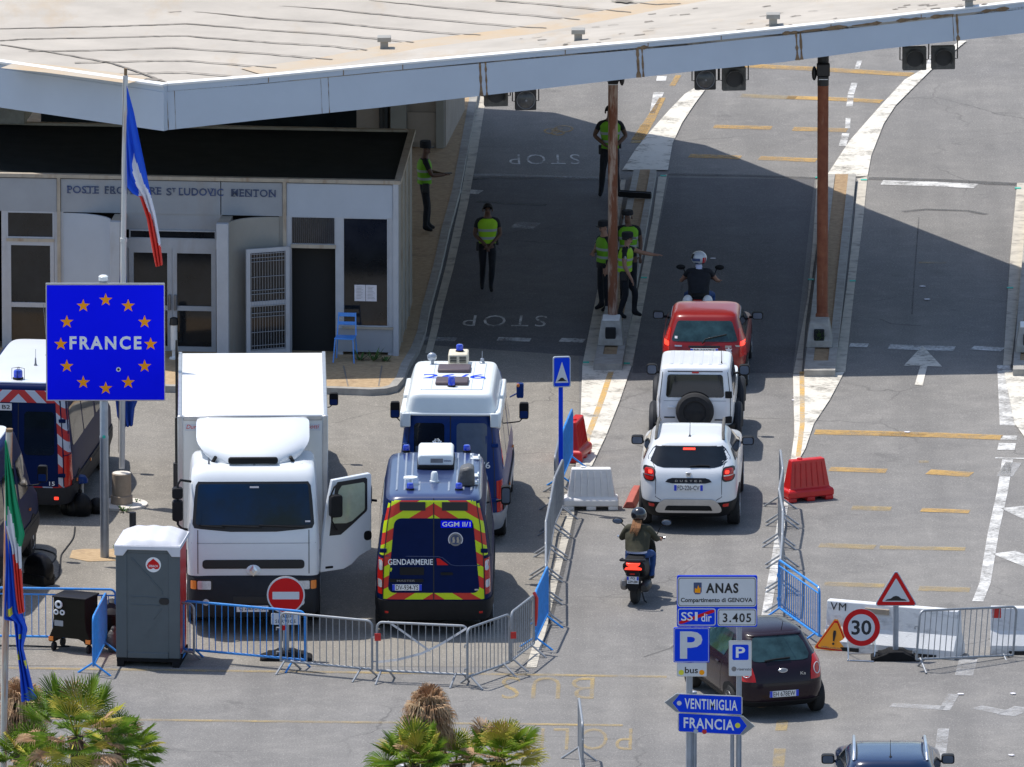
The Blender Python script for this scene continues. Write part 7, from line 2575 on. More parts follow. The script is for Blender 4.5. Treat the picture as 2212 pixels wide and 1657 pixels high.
# ================================================================== PORTABLE TOILET, GENERATOR, BINS
o = G(320, 1441)
t = thing('portable_toilet', 'grey and red portable toilet with white roof', 'portable toilet', o, R(-6.5))
W, Dp, Hh = 1.10, 1.12, 2.06
mb = MB()
mb.box((0, Dp / 2, 0.16 + Hh / 2 - 0.05), (W - 0.03, Dp - 0.03, Hh - 0.1))
mb.build('cabin', 'toilet_red', t, 0.02)
mb = MB()
for sx in (-1, 1):
    mb.box((sx * (W / 2 - 0.085), 0.03, 0.16 + Hh / 2 - 0.03), (0.20, 0.09, Hh - 0.06))
mb.box((0, 0.03, 0.21), (W - 0.37, 0.085, 0.11))
mb.box((0, 0.03, Hh + 0.06), (W - 0.37, 0.085, 0.16))
fr = mb.build('door_frame', 'toilet_grey', t, 0.015)
mb = MB()
mb.prism(rrect(-W / 2 + 0.165, 0.25, W / 2 - 0.165, Hh + 0.02, 0.06), 0.0, 0.05)
dr = mb.build('door', 'toilet_grey', t, 0.012)
mb = MB()
mb.tube([(-0.28, -0.002, 1.95), (0.24, -0.002, 1.38), (0.26, -0.002, 1.30)], 0.013, 6)
mb.tube([(-0.30, -0.002, 1.26), (0.16, -0.002, 1.25)], 0.010, 6)
mb.tube([(-0.30, -0.002, 1.12), (0.22, -0.002, 1.11)], 0.010, 6)
mb.tube([(0.24, -0.002, 1.05), (0.10, -0.002, 0.86)], 0.010, 6)
mb.build('door_rib', 'toilet_grey', dr)
for i, ch in enumerate('SEBACH'):
    mb = MB()
    M = Matrix.Translation(Vector((-0.02 + 0.05 * i, -0.004, 0.56 + 0.065 * i))) @ Matrix.Rotation(R(-52), 4, 'Y')
    text_into(mb, ch, 0, 0, 0.055, 0.075, 0, 0, 0.012, t=0.006, M=M)
    mb.build('embossed_letter', 'toilet_grey', dr, smooth=0)
mb = MB()
mb.prism(rrect(0.20, 1.13, 0.38, 1.25, 0.055), -0.02, 0.0)
mb.build('door_handle', 'ink', dr, 0.008)
c_ = (0.10, 1.84)
s_ = flat(dr, 'round_sticker', 'ink_white', circ(c_[0], c_[1], 0.135), -0.001, 0.003)
flat(s_, 'red_heart', 'sign_red', [(c_[0], c_[1] + 0.11), (c_[0] + 0.09, c_[1] + 0.035), (c_[0] + 0.115, c_[1] - 0.02), (c_[0] + 0.09, c_[1] - 0.07), (c_[0] + 0.04, c_[1] - 0.08), (c_[0], c_[1] - 0.055), (c_[0] - 0.04, c_[1] - 0.08), (c_[0] - 0.09, c_[1] - 0.07), (c_[0] - 0.115, c_[1] - 0.02), (c_[0] - 0.09, c_[1] + 0.035)], -0.0045, 0.003)
lettering(s_, 'SEBACH', 'ink_white', c_[0], c_[1] - 0.022, 0.16, 0.04, -0.008, 0.01)
mb = MB()
def roof(u, v):
    x = (u - 0.5) * (W + 0.07)
    y = -0.05 + v * (Dp + 0.09)
    ex = 1 - abs(2 * u - 1) ** 3.2
    ey = 1 - abs(2 * v - 1) ** 3.2
    return (x, y, Hh + 0.10 + 0.20 * min(ex, 1) ** 0.55 * min(ey, 1) ** 0.55 + 0.012 * math.cos(u * 8 * pi) * ex * ey)
mb.grid(roof, 24, 18)
mb.box((0, Dp / 2, Hh + 0.095), (W + 0.065, Dp + 0.085, 0.07))
rf = mb.build('roof', 'toilet_roof', t)
mb = MB()
mb.prism([(-W / 2 - .03, Hh - 0.06), (-W / 2 + .12, Hh - 0.06), (-W / 2 + .2, Hh + 0.05), (W / 2 - .2, Hh + 0.05), (W / 2 - .12, Hh - 0.06), (W / 2 + .03, Hh - 0.06), (W / 2 + .03, Hh + 0.12), (-W / 2 - .03, Hh + 0.12)], -0.055, -0.02)
mb.build('roof_skirt', 'toilet_roof', rf, 0.008)
mb = MB()
mb.lathe([(0.06, Hh + 0.1), (0.06, Hh + 0.48), (0.0, Hh + 0.48)], (-0.40, Dp - 0.1, 0), 14)
mb.build('vent_pipe', 'black_plastic', rf)
mb = MB()
mb.box((0, Dp / 2, 0.13), (W + 0.01, Dp, 0.07))
for sx in (-1, 1):
    mb.box((sx * (W / 2 - 0.06), Dp / 2, 0.05), (0.12, Dp + 0.02, 0.10))
mb.build('skid', 'rubber', t)

o = G(164, 1404)
t = thing('generator', 'dark olive wheeled machine with white round outlets behind the barriers', 'generator', o, R(-24))
mb = MB()
def prof(k):
    return None
pr = [(-0.42, 0.22), (-0.40, 0.17), (-0.30, 0.17), (-0.27, 0.22), (-0.16, 0.26), (0.16, 0.26), (0.27, 0.22), (0.30, 0.17), (0.40, 0.17), (0.42, 0.22), (0.33, 0.42), (0.31, 0.62), (0.31, 0.98), (-0.31, 0.98), (-0.31, 0.62), (-0.33, 0.42)]
mb.prism(pr, -0.26, 0.26)
g = mb.build('housing', 'olive', t, 0.015)
mb = MB()
mb.box((0, 0, 0.99), (0.66, 0.56, 0.03))
mb.build('lid', 'black_plastic', g, 0.01)
mb = MB()
mb.prism([(-0.32, 0.62), (-0.32, 0.92), (-0.1, 0.94), (-0.1, 0.6)], -0.262, -0.255)
fc = MB()
for x, z, r in ((-0.20, 0.86, 0.075), (-0.25, 0.72, 0.05), (-0.13, 0.72, 0.05)):
    fc = MB()
    fc.tube([(x + r * 0.72 * math.cos(a), -0.275, z + r * 0.72 * math.sin(a)) for a in [2 * pi * i / 20 for i in range(21)]], r * 0.3, 8)
    fc.build('outlet_ring', 'white_gloss', g)
flat(g, 'data_plate', 'panel_grey', rrect(-0.29, 0.47, -0.12, 0.57, 0.01), -0.2605, 0.006)
for x in (-0.36, 0.36):
    mb = MB()
    mb.box((x, -0.262, 0.23), (0.09, 0.02, 0.075))
    mb.build('reflector', 'amber', g)
for x in (-0.34, 0.34):
    for y in (-0.18, 0.18):
        mb = MB()
        mb.lathe([(0.075, -0.025), (0.08, 0), (0.075, 0.025)], (x, y, 0.08), 16, axis='X')
        mb.build('castor', 'tyre', t)

o = G(236, 1404)
t = thing('rubbish_bin', 'black round bin half hidden by the portable toilet', 'bin', o)
mb = MB()
mb.lathe([(0.15, 0.0), (0.17, 0.1), (0.23, 0.55), (0.235, 0.60)], (0.05, 0.25, 0), 20)
mb.build('bin_body', 'bag_black', t)
mb = MB()
mb.lathe([(0.26, 0.60), (0.28, 0.64), (0.24, 0.70), (0.12, 0.82), (0.05, 0.86), (0, 0.86)], (0.05, 0.25, 0), 20)
mb.build('bin_lid', 'dark_plastic', t)
o = G(243, 1412)
mb = MB()
mb.ell((0, 0.1, 0.2), (0.11, 0.10, 0.22))
mb.ell((0.02, 0.1, 0.42), (0.05, 0.05, 0.06))
tag(mb.build('rubbish_bag', 'bag_grey', None, loc=o), 'small grey rubbish bag squeezed against the toilet', 'bag')

# blue-domed post, black sacks, cables near the left vans
o = G(178, 1112)
mb = MB()
rb = random.Random(4)
for q in range(9):
    x, y = rb.uniform(-0.30, 0.32), rb.uniform(-0.14, 0.14)
    hh = 0.20 - 0.25 * abs(x) + rb.uniform(0, 0.06)
    mb.ell((x, y, hh * 0.7), (rb.uniform(0.12, 0.2), rb.uniform(0.10, 0.16), hh))
mb.ell((-0.06, 0.02, 0.30), (0.10, 0.08, 0.12))
mb.ell((-0.04, 0.02, 0.42), (0.035, 0.03, 0.07))
tag(mb.build('rubbish_bag', 'bag_black', None, loc=o), 'slumped black rubbish bags at the tail of the taped van', 'bag')
o = G(168, 1104)
t = thing('hose_post', 'white post with a blue domed top beside the black bags', 'post', o)
mb = MB()
mb.lathe([(0.028, 0), (0.028, 0.55)], (0.08, 0.1, 0), 12)
mb.build('post', 'pole_white', t)
mb = MB()
mb.lathe([(0.17, 0.52), (0.165, 0.58), (0.12, 0.64), (0, 0.67)], (0.02, 0.1, 0), 18)
mb.build('dome', 'police_blue', t)
o = G(84, 1262)
mb = MB()
mb.lathe([(0.10, -0.14), (0.26, -0.12), (0.30, -0.05), (0.30, 0.05), (0.26, 0.12), (0.10, 0.14)], (0, 0, 0.28), 22, axis='X')
mb.box((0, 0.0, 0.10), (0.32, 0.5, 0.2))
tag(mb.build('cable_reel', 'bag_black', None, 0.02, loc=o, rz=R(50)), 'black cable reel behind the long blue barrier', 'reel')
def cable(px_, label, r=0.014):
    mb = MB()
    mb.tube([G(x, y, 0.016) for x, y in px_], r, 6)
    tag(mb.build('power_cable', 'cable'), label, 'cable')
def smooth_px(p, k=6):
    out = []
    for i in range(len(p) - 1):
        p0, p1, p2, p3 = p[max(i - 1, 0)], p[i], p[i + 1], p[min(i + 2, len(p) - 1)]
        for j in range(k):
            t_ = j / k
            out.append(tuple(0.5 * (2 * p1[c] + (-p0[c] + p2[c]) * t_ + (2 * p0[c] - 5 * p1[c] + 4 * p2[c] - p3[c]) * t_ ** 2 + (-p0[c] + 3 * p1[c] - 3 * p2[c] + p3[c]) * t_ ** 3) for c in (0, 1)))
    return out + [p[-1]]
cable(smooth_px([(162, 1138), (158, 1162), (142, 1185), (132, 1200), (130, 1225), (126, 1246), (110, 1258), (92, 1266)]), 'black cable running from the bags to the reel')
cable(smooth_px([(75, 1186), (95, 1188), (118, 1196), (120, 1206), (110, 1220), (112, 1234), (119, 1248)]), 'black cable looping out from under the dark van')
cable(smooth_px([(-20, 1394), (60, 1395), (110, 1397), (150, 1396)]), 'black cable lying behind the left flags to the generator')

# blue chair
o = G(746, 778, 0.125)
t = thing('metal_chair', 'light blue metal chair outside the border post window', 'chair', (o.x, o.y - 0.05, 0.127), R(-8))
mb = MB()
mb.box((0, 0.0, 0.45), (0.38, 0.36, 0.025))
mb.build('seat', 'chair_blue', t, 0.01)
for sx in (-1, 1):
    mb = MB()
    mb.tube([(sx * 0.18, 0.17, 0.45), (sx * 0.17, 0.21, 0.66), (sx * 0.16, 0.25, 0.88)], 0.014, 6)
    mb.build('back_upright', 'chair_blue', t)
    for y0, y1 in ((-0.16, -0.22), (0.16, 0.22)):
        mb = MB()
        mb.tube([(sx * 0.17, y0, 0.44), (sx * 0.20, y1, 0.0)], 0.013, 6)
        mb.build('leg', 'chair_blue', t)
for z, yy, h in ((0.84, 0.245, 0.075), (0.68, 0.215, 0.065)):
    mb = MB()
    mb.box((0, yy, z), (0.32, 0.015, h))
    mb.build('back_slat', 'chair_blue', t, 0.006)
# ash post by the entrance doors
o = G(376, 775, 0.125)
t = thing('ashtray_post', 'cream cylinder with a black top in front of the glass doors', 'ashtray', o)
mb = MB()
mb.lathe([(0.065, 0.18), (0.065, 0.66)], (0, 0, 0), 16)
mb.lathe([(0.09, 0), (0.09, 0.03), (0.04, 0.04), (0.04, 0.18)], (0, 0, 0), 16)
mb.build('post', 'plastic_white', t)
mb = MB()
mb.lathe([(0.085, 0.66), (0.075, 0.78), (0.05, 0.80), (0, 0.80)], (0, 0, 0), 16)
mb.build('top', 'ink', t)

# ================================================================== FLAGPOLES AND FLAGS
def limp_flag(name, label, o, T, B_, colour, mats, nu=60, nv=18, amp=0.05, yoff=-0.05, waves=2.6):
    """A flag hanging in still air: top edge T and bottom edge B_ run from the pole to the fly end."""
    P = plane_of(o)
    def along(L, u):
        q = u * (len(L) - 1)
        i = min(int(q), len(L) - 2)
        t_ = q - i
        return (L[i][0] + (L[i + 1][0] - L[i][0]) * t_, L[i][1] + (L[i + 1][1] - L[i][1]) * t_)
    mb = MB()
    V, F, M = [], [], []
    for j in range(nv + 1):
        for i in range(nu + 1):
            u, v = i / nu, j / nv
            a, b = along(T, u), along(B_, u)
            x, z = P(a[0] + (b[0] - a[0]) * v, a[1] + (b[1] - a[1]) * v)
            dep = amp * min(1, u * 4) * math.sin(v * waves * 2 * pi + u * 2.2) + 0.03 * math.sin(u * 9 + v * 3)
            V.append((x, yoff + dep, z))
    Wd = nu + 1
    for j in range(nv):
        for i in range(nu):
            mb.f.append((j * Wd + i, j * Wd + i + 1, (j + 1) * Wd + i + 1, (j + 1) * Wd + i))
            mb.m.append(colour((i + 0.5) / nu, (j + 0.5) / nv))
    mb.v = V
    ob = mb.build(name, mats, None, smooth=80, loc=o)
    so_ = ob.modifiers.new('cloth', 'SOLIDIFY')
    so_.thickness = 0.006
    return tag(ob, label, 'flag')
def step(tab, v):
    for (v0, a), (v1, b) in zip(tab, tab[1:]):
        if v0 <= v <= v1:
            return a + (b - a) * (v - v0) / (v1 - v0)
    return tab[-1][1]

o1 = G(263, 1092)
t = thing('flagpole', 'tall white flagpole on a round concrete base beside the country sign', 'flagpole', o1)
P = plane_of(o1)
top = P(271, 163)
mid = P(267, 519)
low = P(263.5, 1012)
mb = MB()
mb.tube([(low[0], 0, low[1]), (mid[0], 0, mid[1])], 0.052, 12)
mb.tube([(mid[0], 0, mid[1] - 0.03), (mid[0], 0, mid[1] + 0.04)], 0.064, 12)
mb.tube([(mid[0], 0, mid[1]), (top[0], 0, top[1])], 0.046, 12)
pl = mb.build('pole', 'pole_white', t)
mb = MB()
mb.tube([(top[0], 0, top[1] - 0.02), (top[0] + .005, 0, top[1] + 0.13)], 0.03, 8)
mb.build('finial', 'rust_streak', pl)
mb = MB()
mb.tube([(low[0] - 0.06, -0.03, low[1] + 0.3), (mid[0] - 0.07, -0.03, mid[1]), (top[0] - 0.03, -0.04, top[1])], 0.005, 4)
mb.build('halyard', 'grey_metal', pl)
cb = P(263.5, 1022)
mb = MB()
mb.lathe([(0.175, 0.04), (0.175, cb[1] - 0.01), (0.165, cb[1]), (0, cb[1])], (0, 0.0, 0), 28)
mb.lathe([(0.20, 0.04), (0.20, 0.19), (0.185, 0.20), (0.17, 0.20)], (0, 0.0, 0), 28)
mb.build('concrete_base', 'concrete_base', t)
mb = MB()
mb.lathe([(0.165, 0), (0.165, 0.008), (0, 0.009)], (0, 0, cb[1]), 28)
mb.build('base_top', 'slab_white', t)
mb = MB()
mb.lathe([(0.48, 0.0), (0.475, 0.045), (0, 0.05)], (0, 0, 0), 32)
mb.build('slab', 'slab_white', t, smooth=20)
def french(u, v):
    b = step([(0, .60), (.24, .50), (.38, .27), (.60, .27), (.70, .48), (1, .54)], v)
    r = step([(0, .90), (.32, .87), (.52, .70), (.72, .60), (1, .54)], v)
    return 0 if u < b else (1 if u < r else 2)
limp_flag('french_flag', 'limp blue white and red flag hanging from the tall pole', o1,
          [(274, 183), (289, 240), (301, 300), (315, 365), (326, 420), (335, 460), (345, 515), (351, 571)],
          [(273, 290), (274, 350), (275, 402), (287, 417), (302, 424), (318, 472), (327, 522), (337, 574)], french, ['flag_blue', 'flag_white', 'flag_red'], 72, 22)
limp_flag('eu_flag', 'dark blue flag hanging behind the country sign', o1,
          [(266, 530), (274, 612), (290, 740), (299, 862), (290, 885), (286, 922)], [(262, 560), (258, 612), (252, 740), (249, 865), (253, 900), (268, 924)],
          lambda u, v: 0, ['flag_navy'], 40, 12, 0.05, 0.08)
o2 = G(3, 1890)
t = thing('flagpole', 'rust stained white flagpole at the left picture edge', 'flagpole', o2)
P = plane_of(o2)
top = P(20, 930)
md = P(13, 1300)
mb = MB()
mb.tube([(0, 0, 0), (md[0], 0, md[1])], 0.058, 12)
mb.tube([(md[0], 0, md[1]), (top[0], 0, top[1])], 0.056, 12)
pl = mb.build('pole', 'pole_rust_low', t)
mb = MB()
mb.tube([(top[0], 0, top[1] - 0.02), (top[0], 0, top[1] + 0.03)], 0.062, 10)
mb.build('finial', 'rust_streak', pl)
def ital(u, v):
    b = step([(0, .56), (.5, .52), (.62, .34), (.85, .30), (1, .44)], v)
    r = step([(0, .70), (.5, .66), (1, .60)], v)
    return 0 if u < b else (1 if u < r else 2)
limp_flag('italian_flag', 'limp green white and red flag at the left edge', o2,
          [(14, 948), (25, 1006), (38, 1080), (54, 1152), (46, 1182), (47, 1235), (50, 1290), (53, 1319)],
          [(11, 950), (11, 1010), (12, 1080), (14, 1135), (26, 1180), (31, 1235), (36, 1290), (41, 1322)], ital, ['flag_green', 'flag_white', 'flag_red'], 64, 18, 0.045, -0.10)
def euf(u, v):
    for (a, b) in ((.28, .62), (.62, .9), (.66, .15), (.5, .55)):
        if (u - a) ** 2 * 25 + (v - b) ** 2 < 0.012:
            return 1
    return 0
limp_flag('eu_flag', 'long royal blue flag with yellow stars below the green flag', o2,
          [(16, 1120), (29, 1219), (44, 1310), (60, 1358), (50, 1397), (63, 1452), (72, 1490), (79, 1508)],
          [(12, 1124), (13, 1219), (9, 1335), (30, 1340), (36, 1397), (43, 1452), (46, 1490), (47, 1513)], euf, ['flag_blue', 'star_yellow'], 64, 16, 0.05, -0.06)

# ================================================================== PEOPLE
def person(name, label, loc, rz, J, look, group=None, skin='skin', hand_curl=0.5, bulk=1.0):
    """One continuous skinned body. J: joint positions (x right, y forward, z up); look: material per region."""
    t = thing(name, label, 'person', loc, rz, group)
    V, E, Rr, reg = [], [], [], []
    def add(p, r, par=None, rg='torso'):
        V.append(Vector(p))
        Rr.append(r if isinstance(r, tuple) else (r, r))
        i = len(V) - 1
        if par is not None:
            E.append((par, i))
            reg.append(rg)
        return i
    pel, che, nek, hed = (Vector(J[k]) for k in ('pelvis', 'chest', 'neck', 'head'))
    f = Vector(J.get('face', (0, 1, 0))).normalized()
    i0 = add(pel, (0.15, 0.115))
    iw = add(pel.lerp(che, 0.42), (0.138, 0.105), i0)
    ic = add(che, (0.165, 0.12), iw)
    iu = add(che.lerp(nek, 0.55), (0.13, 0.095), ic)
    ink = add(nek, 0.058, iu, 'neck')
    ij = add(nek.lerp(hed, 0.45) + f * 0.012, 0.062, ink, 'neck')
    ih = add(hed + f * 0.01, 0.092, ij, 'head')
    it = add(hed + Vector((0, 0, 0.085)) - f * 0.01, 0.072, ih, 'head')
    no = add(hed + f * 0.095 + Vector((0, 0, -0.012)), 0.016, ih, 'head')
    for s in ('l', 'r'):
        sh, el, wr = (Vector(J[k + s]) for k in ('sh', 'el', 'wr'))
        a = add(sh, 0.062 * bulk, iu, 'uarm')
        b0 = add(sh.lerp(el, 0.5), 0.054 * bulk, a, 'uarm')
        b = add(el, 0.044 * bulk, b0, 'farm')
        c0 = add(el.lerp(wr, 0.4), 0.043 * bulk, b, 'farm')
        c = add(wr, 0.030, c0, 'farm')
        d = (wr - el).normalized()
        hd = Vector(J.get('hd' + s, d)).normalized()
        side = hd.cross(Vector((0, 0, 1)))
        side = side.normalized() if side.length > 0.2 else Vector((1, 0, 0))
        sd = Vector(J.get('pn' + s, side)).normalized()      # across the palm
        nrm = hd.cross(sd).normalized()
        pm = add(wr + hd * 0.075, (0.042, 0.02), c, 'hand')
        for k, ln in ((-1.5, 0.062), (-0.5, 0.074), (0.5, 0.07), (1.5, 0.055)):
            q0 = add(wr + hd * 0.098 + sd * 0.0155 * k, 0.0095, pm, 'hand')
            q1 = add(V[q0] + hd * ln * 0.5 + nrm * 0.012 * hand_curl, 0.009, q0, 'hand')
            add(V[q1] + hd * ln * 0.45 + nrm * 0.035 * hand_curl, 0.0075, q1, 'hand')
        th = add(wr + hd * 0.045 + sd * 0.042, 0.012, pm, 'hand')
        add(V[th] + hd * 0.045 + sd * 0.018 + nrm * 0.012, 0.009, th, 'hand')
        hp, kn, an, to = (Vector(J[k + s]) for k in ('hp', 'kn', 'an', 'to'))
        a = add(hp, 0.098, i0, 'thigh')
        b0 = add(hp.lerp(kn, 0.5), 0.086, a, 'thigh')
        b = add(kn, 0.066, b0, 'shin')
        c0 = add(kn.lerp(an, 0.35), 0.066, b, 'shin')
        c = add(an, 0.05, c0, 'shin')
        h_ = add(an + Vector((0, 0, -0.045)) - (to - an).normalized() * 0.03, 0.045, c, 'foot')
        add(to, 0.04, c, 'foot')
    me = bpy.data.meshes.new('body')
    me.from_pydata([tuple(v) for v in V], E, [])
    ob = bpy.data.objects.new('body', me)
    C.objects.link(ob)
    sk = ob.modifiers.new('skin', 'SKIN')
    sk.branch_smoothing = 0.4
    sk.use_smooth_shade = True
    for i, sv in enumerate(me.skin_vertices[0].data):
        sv.radius = Rr[i]
        sv.use_root = (i == 0)
    sb = ob.modifiers.new('sub', 'SUBSURF')
    sb.levels = sb.render_levels = 1
    dg = bpy.context.evaluated_depsgraph_get()
    nm = bpy.data.meshes.new_from_object(ob.evaluated_get(dg))
    ob.modifiers.clear()
    ob.data = nm
    names = ['torso', 'neck', 'head', 'uarm', 'farm', 'hand', 'thigh', 'shin', 'foot']
    dflt = {'torso': 'uniform', 'neck': skin, 'head': skin, 'uarm': 'uniform', 'farm': skin, 'hand': skin, 'thigh': 'uniform', 'shin': 'uniform', 'foot': 'black_plastic'}
    dflt.update(look)
    nm.materials.clear()
    for k in names:
        nm.materials.append(MATS[dflt[k]])
    seg = [(V[a], V[b], names.index(r)) for (a, b), r in zip(E, reg)]
    for p in nm.polygons:
        c = p.center
        best, bi = 9, 0
        for a, b, r in seg:
            ab = b - a
            tt = max(0, min(1, (c - a).dot(ab) / max(1e-9, ab.length_squared)))
            dd = (c - (a + ab * tt)).length
            if dd < best:
                best, bi = dd, r
        p.material_index = bi
        p.use_smooth = True
    ob.parent = t
    # face and ears belong to the head
    rt = f.cross(Vector((0, 0, 1))).normalized()
    mb = MB()
    for s in (-1, 1):
        c = hed + f * 0.082 + rt * 0.034 * s + Vector((0, 0, 0.018))
        mb.ell(c, (0.013, 0.013, 0.009))
    mb.build('eyes', 'ink', t)
    mb = MB()
    for s in (-1, 1):
        mb.ell(hed + rt * 0.092 * s + Vector((0, 0, 0.0)), (0.016, 0.02, 0.032))
    mb.build('ears', dflt['head'], t)
    mb = MB()
    c = hed + f * 0.083 + Vector((0, 0, -0.052))
    mb.ell(c, (0.028 * abs(rt.x) + 0.012, 0.028 * abs(rt.y) + 0.012, 0.007))
    mb.build('mouth', 'skin_dark', t)
    return t, hed, f, rt

def hair_on(t, hed, f, m='hair_dark', back=0.0):
    mb = MB()
    n, k = 18, 8
    Vv, F = [], []
    for i in range(k + 1):
        ph = R(100) * i / k
        for j in range(n):
            a = 2 * pi * j / n
            d = Vector((math.cos(a), math.sin(a), 0))
            lim = ph * (0.62 if d.dot(f) > 0.35 else 1.0)
            r = 0.106
            Vv.append(hed + Vector((d.x * r * math.sin(lim), d.y * r * math.sin(lim), 0.02 + r * 1.12 * math.cos(lim))) - f * 0.008)
    for i in range(k):
        for j in range(n):
            F.append((i * n + j, i * n + (j + 1) % n, (i + 1) * n + (j + 1) % n, (i + 1) * n + j))
    mb.add(Vv, F)
    return mb.build('hair', m, t)

def cap_on(t, hed, f, m='uniform', h=0.09, visor=True):
    mb = MB()
    mb.lathe([(0.112, 0.055), (0.116, 0.07), (0.112, 0.07 + h * 0.8), (0.10, 0.07 + h), (0, 0.07 + h)], tuple(hed - f * 0.005), 20)
    c = mb.build('cap', m, t)
    if visor:
        mb = MB()
        rt = f.cross(Vector((0, 0, 1))).normalized()
        P = []
        for i in range(9):
            a = R(-70 + 140 * i / 8)
            P.append(hed + f * (0.10 * math.cos(a) + 0.07 * max(0, math.cos(a * 1.28))) + rt * 0.10 * math.sin(a) + Vector((0, 0, 0.055)))
        mb.add([tuple(p) for p in P] + [tuple(p - Vector((0, 0, 0.012))) for p in P], [tuple(range(9)), tuple(reversed(range(9, 18)))] + [(i, i + 1, 10 + i, 9 + i) for i in range(8)])
        mb.build('visor', 'ink', c, smooth=0)
    return c

def vest_on(t, J, m='hi_vis', bands=True, low=0.0):
    pel, che, nek = Vector(J['pelvis']), Vector(J['chest']), Vector(J['neck'])
    d = (che - pel)
    rings = [(0.05 - low, 0.178, 0.142), (0.42, 0.165, 0.132), (0.78, 0.185, 0.140), (1.0, 0.196, 0.146)]
    top = [(0.35, 0.198, 0.135), (0.62, 0.175, 0.112), (0.82, 0.115, 0.088)]
    n = 24
    def P(c, rx, ry):
        return [c + Vector((rx * math.copysign(abs(math.cos(a)) ** 0.8, math.cos(a)), ry * math.copysign(abs(math.sin(a)) ** 0.8, math.sin(a)), 0)) for a in [2 * pi * j / n for j in range(n)]]
    L = [P(pel + d * k, a, b) for k, a, b in rings] + [P(che + (nek - che) * k, a, b) for k, a, b in top]
    mb = MB()
    V = [p for r in L for p in r]
    mb.add(V, [(i * n + j, i * n + (j + 1) % n, (i + 1) * n + (j + 1) % n, (i + 1) * n + j) for i in range(len(L) - 1) for j in range(n)])
    v = mb.build('vest', m, t, smooth=60)
    if bands:
        for k in (0.34, 0.80):
            mb = MB()
            rx, ry = (0.170, 0.137) if k < .5 else (0.190, 0.146)
            A, B_ = P(pel + d * (k - 0.06), rx, ry), P(pel + d * (k + 0.08), rx, ry)
            mb.add(A + B_, [(j, (j + 1) % n, n + (j + 1) % n, n + j) for j in range(n)])
            mb.build('reflective_band', 'reflective', v, smooth=60)
    # belt with pouches
    mb = MB()
    A, B_ = P(pel + Vector((0, 0, 0.015)), 0.172, 0.137), P(pel + Vector((0, 0, 0.065)), 0.17, 0.135)
    mb.add(A + B_, [(j, (j + 1) % n, n + (j + 1) % n, n + j) for j in range(n)])
    b = mb.build('belt', 'ink', t)
    mb = MB()
    mb.box(pel + Vector((0.19, 0.0, -0.05)), (0.06, 0.12, 0.18))
    mb.box(pel + Vector((-0.185, 0.03, 0.03)), (0.05, 0.09, 0.11))
    mb.build('pouch', 'ink', b, 0.01)
    return v

def stand(**k):
    J = dict(pelvis=(0, 0, 0.96), chest=(0, 0.0, 1.30), neck=(0, 0.0, 1.49), head=(0, 0.025, 1.63), face=(0, 1, 0),
             shl=(-0.185, 0, 1.42), shr=(0.185, 0, 1.42), ell=(-0.24, -0.03, 1.14), elr=(0.24, -0.03, 1.14), wrl=(-0.23, 0.08, 0.90), wrr=(0.23, 0.08, 0.90),
             hpl=(-0.095, 0, 0.90), hpr=(0.095, 0, 0.90), knl=(-0.105, 0.03, 0.50), knr=(0.105, 0.03, 0.50), anl=(-0.11, -0.01, 0.09), anr=(0.11, -0.01, 0.09), tol=(-0.13, 0.15, 0.04), tor=(0.13, 0.15, 0.04))
    J.update(k)
    return J
OG = 'officers in hi-vis vests at the booths'
def face_cam(deg):
    return pi + R(deg)
# officer standing by the border post wall, in profile, reading something in his hands
J = stand(elr=(0.22, 0.12, 1.16), wrr=(0.10, 0.36, 1.14), ell=(-0.22, 0.12, 1.16), wrl=(-0.06, 0.36, 1.13), hdr=(-.5, .8, 0.1), hdl=(.5, .8, 0.1), knl=(-0.10, 0.08, 0.50), anl=(-0.11, 0.07, 0.09), tol=(-0.12, 0.23, 0.04))
p = G(917, 500, 0.13)
t, h, f, rt = person('person', 'officer in dark uniform standing by the border post wall looking at something in hand', p, R(-82), J, {}, OG, 'skin_dark')
cap_on(t, h, f, h=0.12)
vest_on(t, J, 'hi_vis')
mb = MB()
mb.box((0.02, 0.47, 1.16), (0.09, 0.14, 0.012))
tag(mb.build('mobile_phone', 'ink', None, 0.004, loc=p, rz=R(-82)), 'small dark phone held by the officer at the wall', 'phone')
# officer walking towards us down the left lane, hands joined
J = stand(elr=(0.25, 0.0, 1.13), wrr=(0.06, 0.19, 0.98), ell=(-0.25, 0.0, 1.13), wrl=(-0.06, 0.18, 0.97), hdr=(-.6, .2, -.8), hdl=(.6, .2, -.8), knl=(-0.08, 0.14, 0.51), anl=(-0.06, 0.06, 0.10), tol=(-0.07, 0.22, 0.05), knr=(0.09, 0.0, 0.50), anr=(0.09, -0.20, 0.12), tor=(0.10, -0.05, 0.04), head=(0, 0.05, 1.62))
t, h, f, rt = person('person', 'officer in green vest walking alone down the dark left lane', G(1053, 630), face_cam(4), J, {}, OG, 'skin_dark')
hair_on(t, h, f)
vest_on(t, J, 'hi_vis_yellow')
# tall officer behind the pale column
J = stand(elr=(0.30, -0.02, 1.17), wrr=(0.10, 0.17, 1.02), ell=(-0.30, -0.02, 1.17), wrl=(-0.10, 0.17, 1.0), hdr=(-.8, .2, -.3), hdl=(.8, .2, -.3), anr=(0.17, -0.01, 0.09), tor=(0.2, 0.15, 0.04), knr=(0.14, 0.03, 0.5), anl=(-0.15, -0.01, 0.09), tol=(-0.18, 0.15, 0.04))
t, h, f, rt = person('person', 'tall bareheaded officer standing behind the top of the pale column', G(1318, 424), face_cam(0), J, {}, OG, 'skin_dark')
t.scale = (1.05, 1.05, 1.05)
hair_on(t, h, f)
vest_on(t, J, 'hi_vis', low=0.1)
